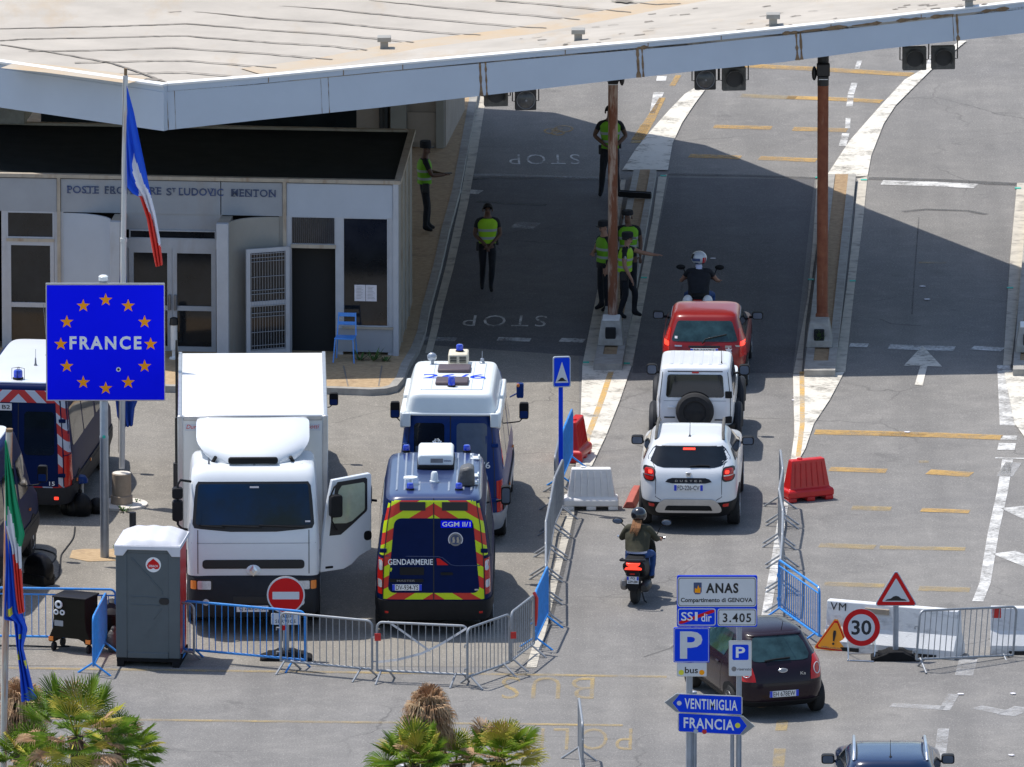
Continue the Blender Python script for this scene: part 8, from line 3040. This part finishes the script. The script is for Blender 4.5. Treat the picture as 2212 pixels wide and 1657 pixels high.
# the group of three at the pale column
J = stand(head=(0.02, 0.03, 1.63), face=(0.3, 1, -0.15))
t, h, f, rt = person('person', 'officer in bright green vest facing us behind the pointing officer', G(1357, 648, 0.15), face_cam(2), J, {}, OG, 'skin_dark')
cap_on(t, h, f, h=0.07, visor=False)
vest_on(t, J, 'hi_vis')
J = stand(elr=(0.24, 0.06, 1.16), wrr=(0.05, 0.24, 1.15), hdr=(-.8, .4, 0))
t, h, f, rt = person('person', 'officer almost hidden by the pale column, arm with round badge showing', G(1306, 672, 0.02), face_cam(-60), J, {}, OG)
cap_on(t, h, f, h=0.08)
vest_on(t, J, 'hi_vis')
mb = MB()
mb.ell((0.235, 0.035, 1.33), (0.012, 0.035, 0.04))
mb.build('sleeve_badge', 'reflective', t)
# woman pointing across the lane
J = stand(pelvis=(0, 0, 0.92), chest=(0, 0.02, 1.24), neck=(0, 0.03, 1.42), head=(0.0, 0.06, 1.55), face=(-0.15, 1, -0.15), shl=(-0.165, 0.02, 1.36), shr=(0.165, 0.02, 1.36),
          ell=(-0.20, 0.30, 1.26), wrl=(-0.20, 0.54, 1.22), hdl=(-.1, 1, 0.0), elr=(0.21, 0.02, 1.08), wrr=(0.20, 0.14, 0.84), hpl=(-0.09, 0, 0.87), hpr=(0.09, 0, 0.87),
          knl=(-0.09, 0.20, 0.50), anl=(-0.09, 0.17, 0.10), tol=(-0.1, 0.33, 0.05), knr=(0.09, 0.03, 0.48), anr=(0.09, -0.10, 0.09), tor=(0.10, 0.06, 0.04))
t, h, f, rt = person('person', 'woman officer in yellow vest stretching an arm out over the queue lane', G(1349, 688, 0.15), R(-97), J, {}, OG)
hair_on(t, h, f)
cap_on(t, h, f, h=0.07)
vest_on(t, J, 'hi_vis_yellow')
mb = MB()
mb.ell((0.222, 0.03, 1.23), (0.012, 0.035, 0.04))
mb.build('sleeve_badge', 'reflective', t)

# ================================================================== SCOOTER AND MOTORCYCLE
def bike_wheel(parent, y, r, w_):
    mb = MB()
    h = w_ / 2
    mb.lathe([(r * 0.66, -h * .8), (r * 0.85, -h), (r * 0.97, -h * 0.6), (r, 0), (r * 0.97, h * 0.6), (r * 0.85, h), (r * 0.66, h * .8)], (0, y, r), 26, axis='X')
    o = mb.build('wheel', 'tyre', parent)
    mb = MB()
    mb.lathe([(r * 0.67, -h * .5), (r * 0.6, -h * .3), (0.05, -h * .6), (0.05, h * .6), (r * 0.6, h * .3), (r * 0.67, h * .5)], (0, y, r), 20, axis='X')
    mb.build('rim', 'grey_metal', o)

def seated(dx=0.0, lean=0.12, jacket='jacket_olive'):
    return dict(pelvis=(0, 0.42, 0.90), chest=(0, 0.42 + lean, 1.20), neck=(0, 0.44 + lean * 1.3, 1.38), head=(0, 0.47 + lean * 1.4, 1.52), face=(0, 1, 0),
                shl=(-0.175, 0.43 + lean, 1.32), shr=(0.175, 0.43 + lean, 1.32), ell=(-0.30, 0.62 + lean, 1.10), elr=(0.30, 0.62 + lean, 1.10), wrl=(-0.33, 0.87, 1.06), wrr=(0.33, 0.87, 1.06),
                hdl=(0.0, 1, -0.1), hdr=(0.0, 1, -0.1), hpl=(-0.11, 0.45, 0.86), hpr=(0.11, 0.45, 0.86), knl=(-0.22, 0.86, 0.80), knr=(0.22, 0.86, 0.80), anl=(-0.21, 0.78, 0.40), anr=(0.21, 0.78, 0.40), tol=(-0.21, 0.93, 0.34), tor=(0.21, 0.93, 0.34))

def helmet(t, hed, f, m, parts=True):
    mb = MB()
    n, k = 24, 12
    V, F = [], []
    for i in range(k + 1):
        ph = R(128) * i / k
        for j in range(n):
            a = 2 * pi * j / n
            d = Vector((math.cos(a), math.sin(a), 0))
            r = 0.140 + 0.012 * max(0, d.dot(f))
            V.append(hed + Vector((d.x * r * math.sin(ph), d.y * r * math.sin(ph), 0.02 + 0.135 * math.cos(ph))))
    for i in range(k):
        for j in range(n):
            F.append((i * n + j, i * n + (j + 1) % n, (i + 1) * n + (j + 1) % n, (i + 1) * n + j))
    mb.add(V, F)
    return mb.build('helmet', m, t)

o = G(1368, 1311)
rz = R(-9)
s = thing('scooter', 'dark scooter with lit red tail lamp behind the white suv', 'scooter', o, rz)
bike_wheel(s, 0.27, 0.265, 0.14)
bike_wheel(s, 1.62, 0.265, 0.12)
mb = MB()
def taper(mb, secs, n=20):
    V, F = [], []
    for y, cx, cz, hw, hh in secs:
        for j in range(n):
            a = 2 * pi * j / n
            V.append((cx + hw * math.copysign(abs(math.cos(a)) ** 0.7, math.cos(a)), y, cz + hh * math.copysign(abs(math.sin(a)) ** 0.7, math.sin(a))))
    k = len(secs)
    for i in range(k - 1):
        for j in range(n):
            F.append((i * n + j, i * n + (j + 1) % n, (i + 1) * n + (j + 1) % n, (i + 1) * n + j))
    F += [tuple(reversed(range(n))), tuple((k - 1) * n + j for j in range(n))]
    mb.add(V, F)
taper(mb, [(-0.02, 0, 0.74, 0.09, 0.05), (0.05, 0, 0.72, 0.20, 0.10), (0.25, 0, 0.66, 0.21, 0.16), (0.6, 0, 0.60, 0.20, 0.20), (0.78, 0, 0.52, 0.18, 0.18), (0.85, 0, 0.36, 0.18, 0.08), (1.15, 0, 0.34, 0.18, 0.07)])
s_b = mb.build('body', 'black_plastic', s)
mb = MB()
taper(mb, [(1.12, 0, 0.52, 0.22, 0.22), (1.22, 0, 0.66, 0.23, 0.34), (1.34, 0, 0.72, 0.20, 0.30), (1.46, 0, 0.66, 0.10, 0.2)])
mb.build('front_shield', 'olive', s)
mb = MB()
taper(mb, [(-0.03, 0, 0.80, 0.10, 0.02), (0.08, 0, 0.83, 0.17, 0.035), (0.35, 0, 0.84, 0.16, 0.04), (0.7, 0, 0.80, 0.13, 0.04), (0.82, 0, 0.76, 0.10, 0.03)])
mb.build('saddle', 'rubber', s)
mb = MB()
mb.tube([(-0.20, 0.02, 0.86), (-0.215, -0.10, 0.87), (-0.1, -0.14, 0.875), (0.1, -0.14, 0.875), (0.215, -0.10, 0.87), (0.20, 0.02, 0.86)], 0.025, 8)
mb.build('grab_rail', 'dark_plastic', s)
for dz, w0, w1 in ((0.785, 0.125, 0.07), (0.705, 0.07, 0.155)):
    mb = MB()
    zz = 0.76 if dz > 0.75 else 0.73
    mb.prism([(-w0, zz + 0.045), (w0, zz + 0.045), (w0 * 0.92, zz + 0.01), (w1 * .9, zz - 0.02), (w1, zz - 0.045), (-w1, zz - 0.045), (-w1 * .9, zz - 0.02), (-w0 * 0.92, zz + 0.01)], -0.07 if dz > .75 else -0.075, 0.02)
    mb.build('tail_lamp', 'brake_lit', s, 0.01)
mb = MB()
mb.prism([(-0.11, 0.66), (0.11, 0.66), (0.12, 0.40), (0.08, 0.30), (-0.08, 0.30), (-0.12, 0.40)], -0.05, 0.0)
mb.build('mudguard', 'black_plastic', s, 0.01)
mb = MB()
mb.box((0, -0.062, 0.50), (0.21, 0.012, 0.13))
pl = mb.build('number_plate', 'plate_white', s)
mb = MB()
for sg in (-1, 1):
    mb.box((sg * 0.088, -0.0685, 0.532), (0.03, 0.003, 0.06))
mb.build('plate_band', 'plate_blue', pl)
mb = MB()
text_into(mb, 'FQ', 0, 0.535, 0.075, 0.042, -0.070, 0, 0.02)
text_into(mb, '229-EM', 0, 0.472, 0.17, 0.042, -0.070, 0, 0.02)
mb.build('lettering', 'ink', pl, smooth=0)
mb = MB()
mb.box((-0.01, -0.055, 0.61), (0.09, 0.012, 0.025))
mb.build('reflector', 'lamp_red', s)
mb = MB()
taper(mb, [(-0.08, 0.20, 0.36, 0.05, 0.05), (0.0, 0.20, 0.36, 0.085, 0.085), (0.35, 0.20, 0.34, 0.085, 0.085), (0.48, 0.18, 0.30, 0.05, 0.05)])
mb.build('exhaust', 'black_metal', s)
mb = MB()
taper(mb, [(0.0, -0.17, 0.42, 0.04, 0.05), (0.1, -0.18, 0.38, 0.07, 0.10), (0.6, -0.17, 0.34, 0.07, 0.10)])
mb.build('engine_cover', 'grey_metal', s)
mb = MB()
mb.tube([(-0.40, 0.96, 1.06), (-0.24, 1.04, 1.07), (0, 1.10, 1.08), (0.24, 1.04, 1.07), (0.40, 0.96, 1.06)], 0.017, 8)
mb.box((0, 1.14, 1.06), (0.30, 0.12, 0.12))
hb = mb.build('handlebar', 'black_plastic', s, 0.005)
for sg in (-1, 1):
    mb = MB()
    mb.lathe([(0.022, 0), (0.026, sg * 0.03), (0.0, sg * 0.035)], (sg * 0.40, 0.955, 1.06), 12, axis='X')
    mb.build('bar_end', 'chrome', hb)
    mb = MB()
    mb.tube([(sg * 0.26, 1.08, 1.08), (sg * 0.32, 1.08, 1.22), (sg * 0.40, 1.06, 1.30)], 0.010, 6)
    mb.ell((sg * 0.44, 1.05, 1.32), (0.10, 0.03, 0.058))
    mr = mb.build('mirror', 'black_plastic', hb)
    mb = MB()
    mb.ell((sg * 0.44, 1.025, 1.32), (0.085, 0.010, 0.046))
    mb.build('mirror_glass', 'frosted_glass', mr)
mb = MB()
mb.tube([(0.10, 0.35, 0.2), (0.16, 0.3, 0.05), (0.20, 0.26, 0.03)], 0.014, 6)
mb.build('side_stand', 'black_metal', s)
J = seated()
J.update(elr=(0.30, 0.70, 1.10), ell=(-0.31, 0.70, 1.10))
t, h, f, rt = person('person', 'woman in olive jacket and jeans riding the scooter in a black helmet', o, rz, J,
                     {'torso': 'jacket_olive', 'uarm': 'jacket_olive', 'farm': 'jacket_olive', 'thigh': 'denim', 'shin': 'denim', 'neck': 'hair_auburn', 'foot': 'ink'}, None, 'skin', 1.2, 1.45)
helmet(t, h, f, 'helmet_black')
mb = MB()
n = 12
pel, che, nek = Vector(J['pelvis']), Vector(J['chest']), Vector(J['neck'])
def ringp(c, rx, ry):
    return [c + Vector((rx * math.cos(a), ry * math.sin(a), 0)) for a in [2 * pi * j / 24 for j in range(24)]]
L = [ringp(pel + Vector((0, 0.0, 0.045)), 0.20, 0.165), ringp(pel.lerp(che, 0.2), 0.215, 0.17), ringp(pel.lerp(che, 0.7), 0.225, 0.165), ringp(che, 0.23, 0.16), ringp(che.lerp(nek, 0.5), 0.205, 0.13), ringp(che.lerp(nek, 0.85), 0.12, 0.095)]
V = [p for r in L for p in r]
mb.add(V, [(i * 24 + j, i * 24 + (j + 1) % 24, (i + 1) * 24 + (j + 1) % 24, (i + 1) * 24 + j) for i in range(len(L) - 1) for j in range(24)])
mb.build('jacket', 'jacket_olive', t, smooth=60)
mb = MB()
A, B_ = ringp(pel + Vector((0, 0.0, 0.0)), 0.182, 0.146), ringp(pel + Vector((0, 0.0, 0.05)), 0.184, 0.148)
mb.add(A + B_, [(j, (j + 1) % 24, 24 + (j + 1) % 24, 24 + j) for j in range(24)])
mb.build('shirt_hem', 'shirt_white', t)
mb = MB()
for i in range(26):
    x0 = rnd.uniform(-0.085, 0.06)
    mb.tube([(x0, h.y - 0.09, h.z - 0.06), (x0 * 1.1 - 0.01, che.y - 0.135, che.z + 0.14), (x0 * 1.0 - 0.04, che.y - 0.165, che.z + rnd.uniform(0.0, 0.09))], [0.014, 0.012, 0.004], 5)
mb.build('hair', 'hair_auburn', t)

o = G(1507, 743)
rz = R(-3)
s = thing('motorcycle', 'dark motorcycle with white tail panels ahead of the red hatchback', 'motorcycle', o, rz)
bike_wheel(s, 0.31, 0.31, 0.16)
bike_wheel(s, 1.72, 0.31, 0.12)
mb = MB()
taper(mb, [(-0.10, 0, 0.86, 0.10, 0.04), (0.1, 0, 0.82, 0.16, 0.08), (0.5, 0, 0.74, 0.16, 0.14), (0.9, 0, 0.78, 0.18, 0.20), (1.3, 0, 0.72, 0.16, 0.22), (1.5, 0, 0.66, 0.08, 0.1)])
mb.build('body', 'black_plastic', s)
mb = MB()
taper(mb, [(-0.05, 0, 0.92, 0.10, 0.03), (0.2, 0, 0.90, 0.15, 0.04), (0.75, 0, 0.86, 0.12, 0.04)])
mb.build('saddle', 'rubber', s)
for sg in (-1, 1):
    mb = MB()
    mb.ell((sg * 0.19, -0.04, 0.84), (0.10, 0.16, 0.12))
    mb.build('tail_panel', 'plastic_white', s)
mb = MB()
mb.box((0, -0.12, 0.86), (0.16, 0.02, 0.05))
mb.build('tail_lamp', 'lamp_red', s)
mb = MB()
mb.tube([(-0.38, 0.95, 1.05), (-0.2, 1.05, 1.06), (0.2, 1.05, 1.06), (0.38, 0.95, 1.05)], 0.016, 8)
hb = mb.build('handlebar', 'black_metal', s)
for sg in (-1, 1):
    mb = MB()
    mb.tube([(sg * 0.24, 1.06, 1.06), (sg * 0.32, 1.1, 1.24)], 0.010, 6)
    mb.ell((sg * 0.37, 1.08, 1.27), (0.09, 0.03, 0.05))
    mb.build('mirror', 'black_plastic', hb)
J = seated(lean=0.10)
J.update(face=(-0.35, 0.9, 0.0), head=(0.0, 0.60, 1.53))
t, h, f, rt = person('person', 'motorcyclist in black jacket and red and white helmet waiting ahead of the red car', o, rz, J,
                     {'thigh': 'denim', 'shin': 'denim', 'neck': 'shirt_white', 'uarm': 'uniform', 'farm': 'skin'}, None, 'skin', 1.2)
t.scale = (1.08, 1.0, 1.0)
hm = helmet(t, h, f, 'helmet_white')
mb = MB()
bk = -f
rtv = Vector((f.y, -f.x, 0))
def on_helm(a, z, r=0.145):
    zz = max(-0.98, min(0.98, (z - 0.02) / 0.135))
    q = r * math.sqrt(1 - zz * zz) + 0.002
    return h + (bk * math.cos(a) + rtv * math.sin(a)) * q + Vector((0, 0, z))
def helm_patch(name, m, a0, a1, z0, z1):
    mb = MB()
    mb.grid(lambda u, v: on_helm(R(a0 + (a1 - a0) * u), z0 + (z1 - z0) * v, 0.147), 8, 5)
    mb.build(name, m, hm)
helm_patch('red_stripe', 'sign_red', 8, 18, -0.06, 0.05)
helm_patch('red_stripe', 'sign_red', 24, 34, -0.06, 0.05)
helm_patch('dark_band', 'letter_blue', -75, -12, -0.02, 0.035)
helm_patch('dark_band', 'letter_blue', -60, -25, -0.085, -0.05)
helm_patch('dark_band', 'ink', -30, 45, -0.085, -0.066)
helm_patch('visor_side', 'ink', -95, -65, 0.02, 0.11)
mb = MB()
pel, che, nek = Vector(J['pelvis']), Vector(J['chest']), Vector(J['neck'])
L = [ringp(pel + Vector((0, 0, -0.02)), 0.19, 0.15), ringp(pel.lerp(che, 0.4), 0.185, 0.145), ringp(che, 0.215, 0.15), ringp(che.lerp(nek, 0.5), 0.19, 0.12), ringp(che.lerp(nek, 0.8), 0.11, 0.09)]
V = [p for r in L for p in r]
mb.add(V, [(i * 24 + j, i * 24 + (j + 1) % 24, (i + 1) * 24 + (j + 1) % 24, (i + 1) * 24 + j) for i in range(len(L) - 1) for j in range(24)])
mb.build('jacket', 'uniform', t, smooth=60)
mat('frond_straw', (0.46, 0.33, 0.19), 0.8, var=0.15, vs=6)

# ================================================================== PALMS AND WEEDS
def fan_leaf(mb, c, d, L, r, mi, droop=0.25, n=24, spread=118, rn=rnd, width=0.019):
    """One fan leaf: a stalk from c along d, then a fan of narrow pleated blades."""
    d = d.normalized()
    up_ = Vector((0, 0, 1))
    side = d.cross(up_)
    side = side.normalized() if side.length > 0.1 else Vector((1, 0, 0))
    nr = side.cross(d).normalized()
    e = c + d * L
    mb.add([c + side * .012, c - side * .012, e - side * .008, e + side * .008], [(0, 1, 2, 3)], mi)
    tw = rn.uniform(-0.35, 0.35)
    for i in range(n):
        a = R(-spread + 2 * spread * i / (n - 1)) + rn.uniform(-.03, .03)
        ln = r * (0.74 + 0.26 * math.cos(a * 0.75)) * rn.uniform(0.86, 1.06)
        b = d * math.cos(a) + side * math.sin(a)
        b = (b + nr * (0.22 + tw * math.sin(a))).normalized()
        ws = b.cross(nr).normalized()
        wd = width * rn.uniform(0.8, 1.2)
        q1 = e + b * ln * 0.55
        q2 = e + b * ln * 0.82 - up_ * droop * ln * 0.10
        q3 = e + b * ln - up_ * droop * ln * rn.uniform(0.15, 0.6)
        cv = nr * wd * 0.35
        mb.add([e, q1 + ws * wd * .5 - cv, q1 + cv, q1 - ws * wd * .5 - cv, q2 + ws * wd * .3 - cv, q2 + cv * .5, q2 - ws * wd * .3 - cv, q3],
               [(0, 1, 2), (0, 2, 3), (1, 4, 5, 2), (2, 5, 6, 3), (4, 7, 5), (5, 7, 6)], mi)

def fan_palm(label, c, trunk_h, leaves, L, r, seed, yellow=0.25, dead=0.1, low=-0.2, cz=1.0, sector=None, group='fan palms in the foreground', lean=(0, 0)):
    rn = random.Random(seed)
    base = Vector((c.x - lean[0], c.y - lean[1], c.z - trunk_h))
    t = thing('palm_tree', label, 'palm', base, 0, group)
    top = c - base
    mb = MB()
    P = []
    for i in range(9):
        k = i / 8
        P.append(Vector((top.x * k ** 1.5 + 0.02 * math.sin(i * 2), top.y * k ** 1.5, top.z * k)))
    mb.tube(P, [0.13 + 0.03 * math.sin(i * 2.3) for i in range(9)], 10)
    for i in range(160):
        k = rn.random()
        p = Vector((top.x * k ** 1.5, top.y * k ** 1.5, top.z * k))
        a = rn.uniform(0, 2 * pi)
        q = p + Vector((math.cos(a) * 0.14, math.sin(a) * 0.14, 0))
        s_ = Vector((-math.sin(a), math.cos(a), 0)) * 0.035
        mb.add([q + s_, q - s_, q + Vector((math.cos(a) * .06, math.sin(a) * .06, rn.uniform(.05, .14)))], [(0, 1, 2)])
    mb.build('trunk', 'trunk', t, smooth=0)
    mb = MB()
    md = MB()
    for i in range(leaves):
        k = i / max(1, leaves - 1)
        el = math.asin(max(-1, min(1, low + (cz - low) * k)))
        a = i * 2.39996 + rn.uniform(-.3, .3)
        d = Vector((math.cos(a) * math.cos(el), math.sin(a) * math.cos(el), math.sin(el)))
        if rn.random() < dead * (1.6 - k):
            fan_leaf(md, top, d + Vector((0, 0, -0.25)), L * rn.uniform(.8, 1.1), r * rn.uniform(.7, .95), 0, 0.9, 20, 70, rn, 0.02)
        else:
            fan_leaf(mb, top, d, L * rn.uniform(.75, 1.15), r * rn.uniform(.85, 1.1), 1 if rn.random() < yellow else 0, rn.uniform(.15, .6), 30, 108, rn)
    mb.build('crown', ['frond_green', 'frond_yellow'], t, smooth=0)
    if md.v:
        md.build('dead_fronds', 'frond_dead', t, smooth=0)
    return t

def dead_palm(label, c, trunk_h, seed, rad=0.5, strips=520, group='fan palms in the foreground', fans=0):
    rn = random.Random(seed)
    base = Vector((c.x, c.y, c.z - trunk_h))
    t = thing('palm_tree', label, 'palm', base, 0, group)
    top = Vector((0, 0, trunk_h))
    mb = MB()
    mb.tube([(0, 0, 0), (0.02, 0, trunk_h * 0.5), top], [0.17, 0.15, 0.12], 12)
    for i in range(200):
        z = rn.random() * trunk_h
        a = rn.uniform(0, 2 * pi)
        q = Vector((math.cos(a) * 0.16, math.sin(a) * 0.16, z))
        s_ = Vector((-math.sin(a), math.cos(a), 0)) * 0.04
        mb.add([q + s_, q - s_, q + Vector((math.cos(a) * .08, math.sin(a) * .08, rn.uniform(-.12, .1)))], [(0, 1, 2)])
    mb.build('trunk', 'trunk', t, smooth=0)
    mb = MB()
    for i in range(fans):
        tier = i / max(1, fans - 1)
        a = i * 2.39996 + rn.uniform(-.4, .4)
        el = R(68 - 128 * tier + rn.uniform(-12, 12))
        d = Vector((math.cos(a) * math.cos(el), math.sin(a) * math.cos(el), math.sin(el)))
        c0 = top + Vector((0, 0, 0.02 - 0.34 * tier))
        fan_leaf(mb, c0, d, rad * 0.30, rad * rn.uniform(0.62, 0.85), 0 if rn.random() < .8 else 2, 1.5, 20, rn.uniform(35, 70), rn, 0.017)
    for i in range(strips):
        a = rn.uniform(0, 2 * pi)
        tier = rn.random()
        h0 = top + Vector((0, 0, 0.08 - 0.45 * tier))
        out = rad * rn.uniform(0.5, 0.95)
        dr = rn.uniform(0.2, 0.6)
        o_ = Vector((math.cos(a), math.sin(a), 0))
        s_ = Vector((-math.sin(a), math.cos(a), 0)) * rn.uniform(0.004, 0.011)
        j = Vector((rn.uniform(-.08, .08), rn.uniform(-.08, .08), 0))
        p1 = h0 + o_ * out * 0.6 + Vector((0, 0, 0.13 * (1 - tier)))
        p2 = h0 + o_ * out + Vector((0, 0, -dr * 0.3)) + j * 0.5
        p3 = h0 + o_ * out * rn.uniform(0.85, 1.1) + Vector((0, 0, -dr)) + j
        mb.add([h0 + s_ * .5, h0 - s_ * .5, p1 - s_, p1 + s_, p2 - s_, p2 + s_, p3], [(0, 1, 2, 3), (3, 2, 4, 5), (5, 4, 6)], 2 if rn.random() < .3 else (1 if rn.random() < .2 else 0))
    mb.build('dead_fronds', ['frond_dead', 'trunk', 'frond_straw'], t, smooth=0)
    return t
fan_palm('large green fan palm with yellowing leaves at the lower left corner', G(165, 1590, 3.3), 3.3, 50, 0.66, 0.52, 3, 0.20, 0.20, -0.6)
fan_palm('smaller green fan palm leaning out right of the lower left clump', G(262, 1625, 2.7), 2.7, 30, 0.42, 0.45, 5, 0.18, 0.10, -0.5, lean=(0.3, 0))
fan_palm('low green fan palm at the bottom left behind the flagpole', G(70, 1655, 2.4), 2.4, 26, 0.45, 0.45, 8, 0.25, 0.3, -0.4)
dead_palm('brown dead palm behind the blue flag at the left edge', G(44, 1515, 2.5), 2.5, 11, 0.55, 260, fans=44)
dead_palm('dead brown palm head drooping like a mop at the bottom centre', G(925, 1530, 2.8), 2.8, 12, 0.50, 420, fans=64)
fan_palm('green fan palm left of the dead palm head', G(893, 1652, 2.0), 2.0, 34, 0.42, 0.46, 21, 0.20, 0.03, -0.3)
fan_palm('green fan palm right of the dead palm head', G(1078, 1640, 2.0), 2.0, 34, 0.45, 0.46, 25, 0.30, 0.10, -0.3)
fan_palm('small ragged palm between the two bottom green palms', G(985, 1648, 1.7), 1.7, 14, 0.32, 0.36, 27, 0.5, 0.5, -0.2)

def weed(px_, label, n=26, r=0.12, z=0.0):
    p = G(*px_, z)
    mb = MB()
    for i in range(n):
        a = rnd.uniform(0, 2 * pi)
        l = r * rnd.uniform(.5, 1.2)
        o_ = Vector((math.cos(a) * l, math.sin(a) * l, l * rnd.uniform(.3, 1.2)))
        s_ = Vector((-math.sin(a), math.cos(a), 0)) * 0.018
        q = Vector((math.cos(a), math.sin(a), 0)) * 0.02
        mb.add([q, q + o_ * .6 + s_, q + o_, q + o_ * .6 - s_], [(0, 1, 2, 3)])
    tag(mb.build('weed', 'weed', None, smooth=0, loc=p), label, 'plant', 'weeds growing in cracks')
for px_, lab, r, z in (((457 * 1.0, 1122), 'weed at the foot of the truck side', 0.05, 0), ((460 / 1.713, 1106), 'small weed in front of the round slab', 0.14, 0), ((294, 1088), 'tiny weed right of the flagpole base', 0.07, 0), ((247, 1086), 'tiny weed left of the flagpole base', 0.07, 0),
                       ((778, 779), 'weed tuft under the window beside the blue chair', 0.15, 0.12), ((806, 780), 'green weed tuft at the border post corner', 0.2, 0.12), ((834, 781), 'weed tuft close to the building corner post', 0.12, 0.12),
                       ((1841, 1329), 'small weed behind the long concrete block', 0.10, 0), ((255, 1189), 'weed beside the country sign foundation', 0.1, 0)):
    weed(px_, lab, 26, r, z)
# green reflector marks and litter on the islands
mb = MB()
for x, y in ((1266, 782), (1354, 784), (1433, 379), (1768, 383), (1866, 388), (1752, 603), (1842, 606), (1391, 599), (2199, 406), (2182, 621)):
    p = G(x, y, 0.03)
    mb.box((p.x, p.y, 0.026), (0.12, 0.10, 0.012))
tag(mb.build('kerb_reflector', 'teal_mark', smooth=0), kind='structure')
litter = [(1716, 866), (1720, 858), (2185, 1633), (2075, 1501), (2188, 1500), (1960, 935), (1524, 1465), (1993, 620), (2003, 648), (1470, 655), (1540, 560), (870, 1655), (1515, 1290)]
for i, (x, y) in enumerate(litter):
    p = G(x, y)
    mb = MB()
    mb.prism([(-0.05, -0.03), (0.04, -0.05), (0.06, 0.02), (0.0, 0.05), (-0.05, 0.03)], 0.012, 0.022, plane='XY')
    tag(mb.build('paper_scrap', 'paper', None, smooth=0, loc=(p.x, p.y, 0.0), rz=rnd.uniform(0, 6)), 'scrap of pale paper lying on the road', 'paper scrap', 'paper scraps on the road')
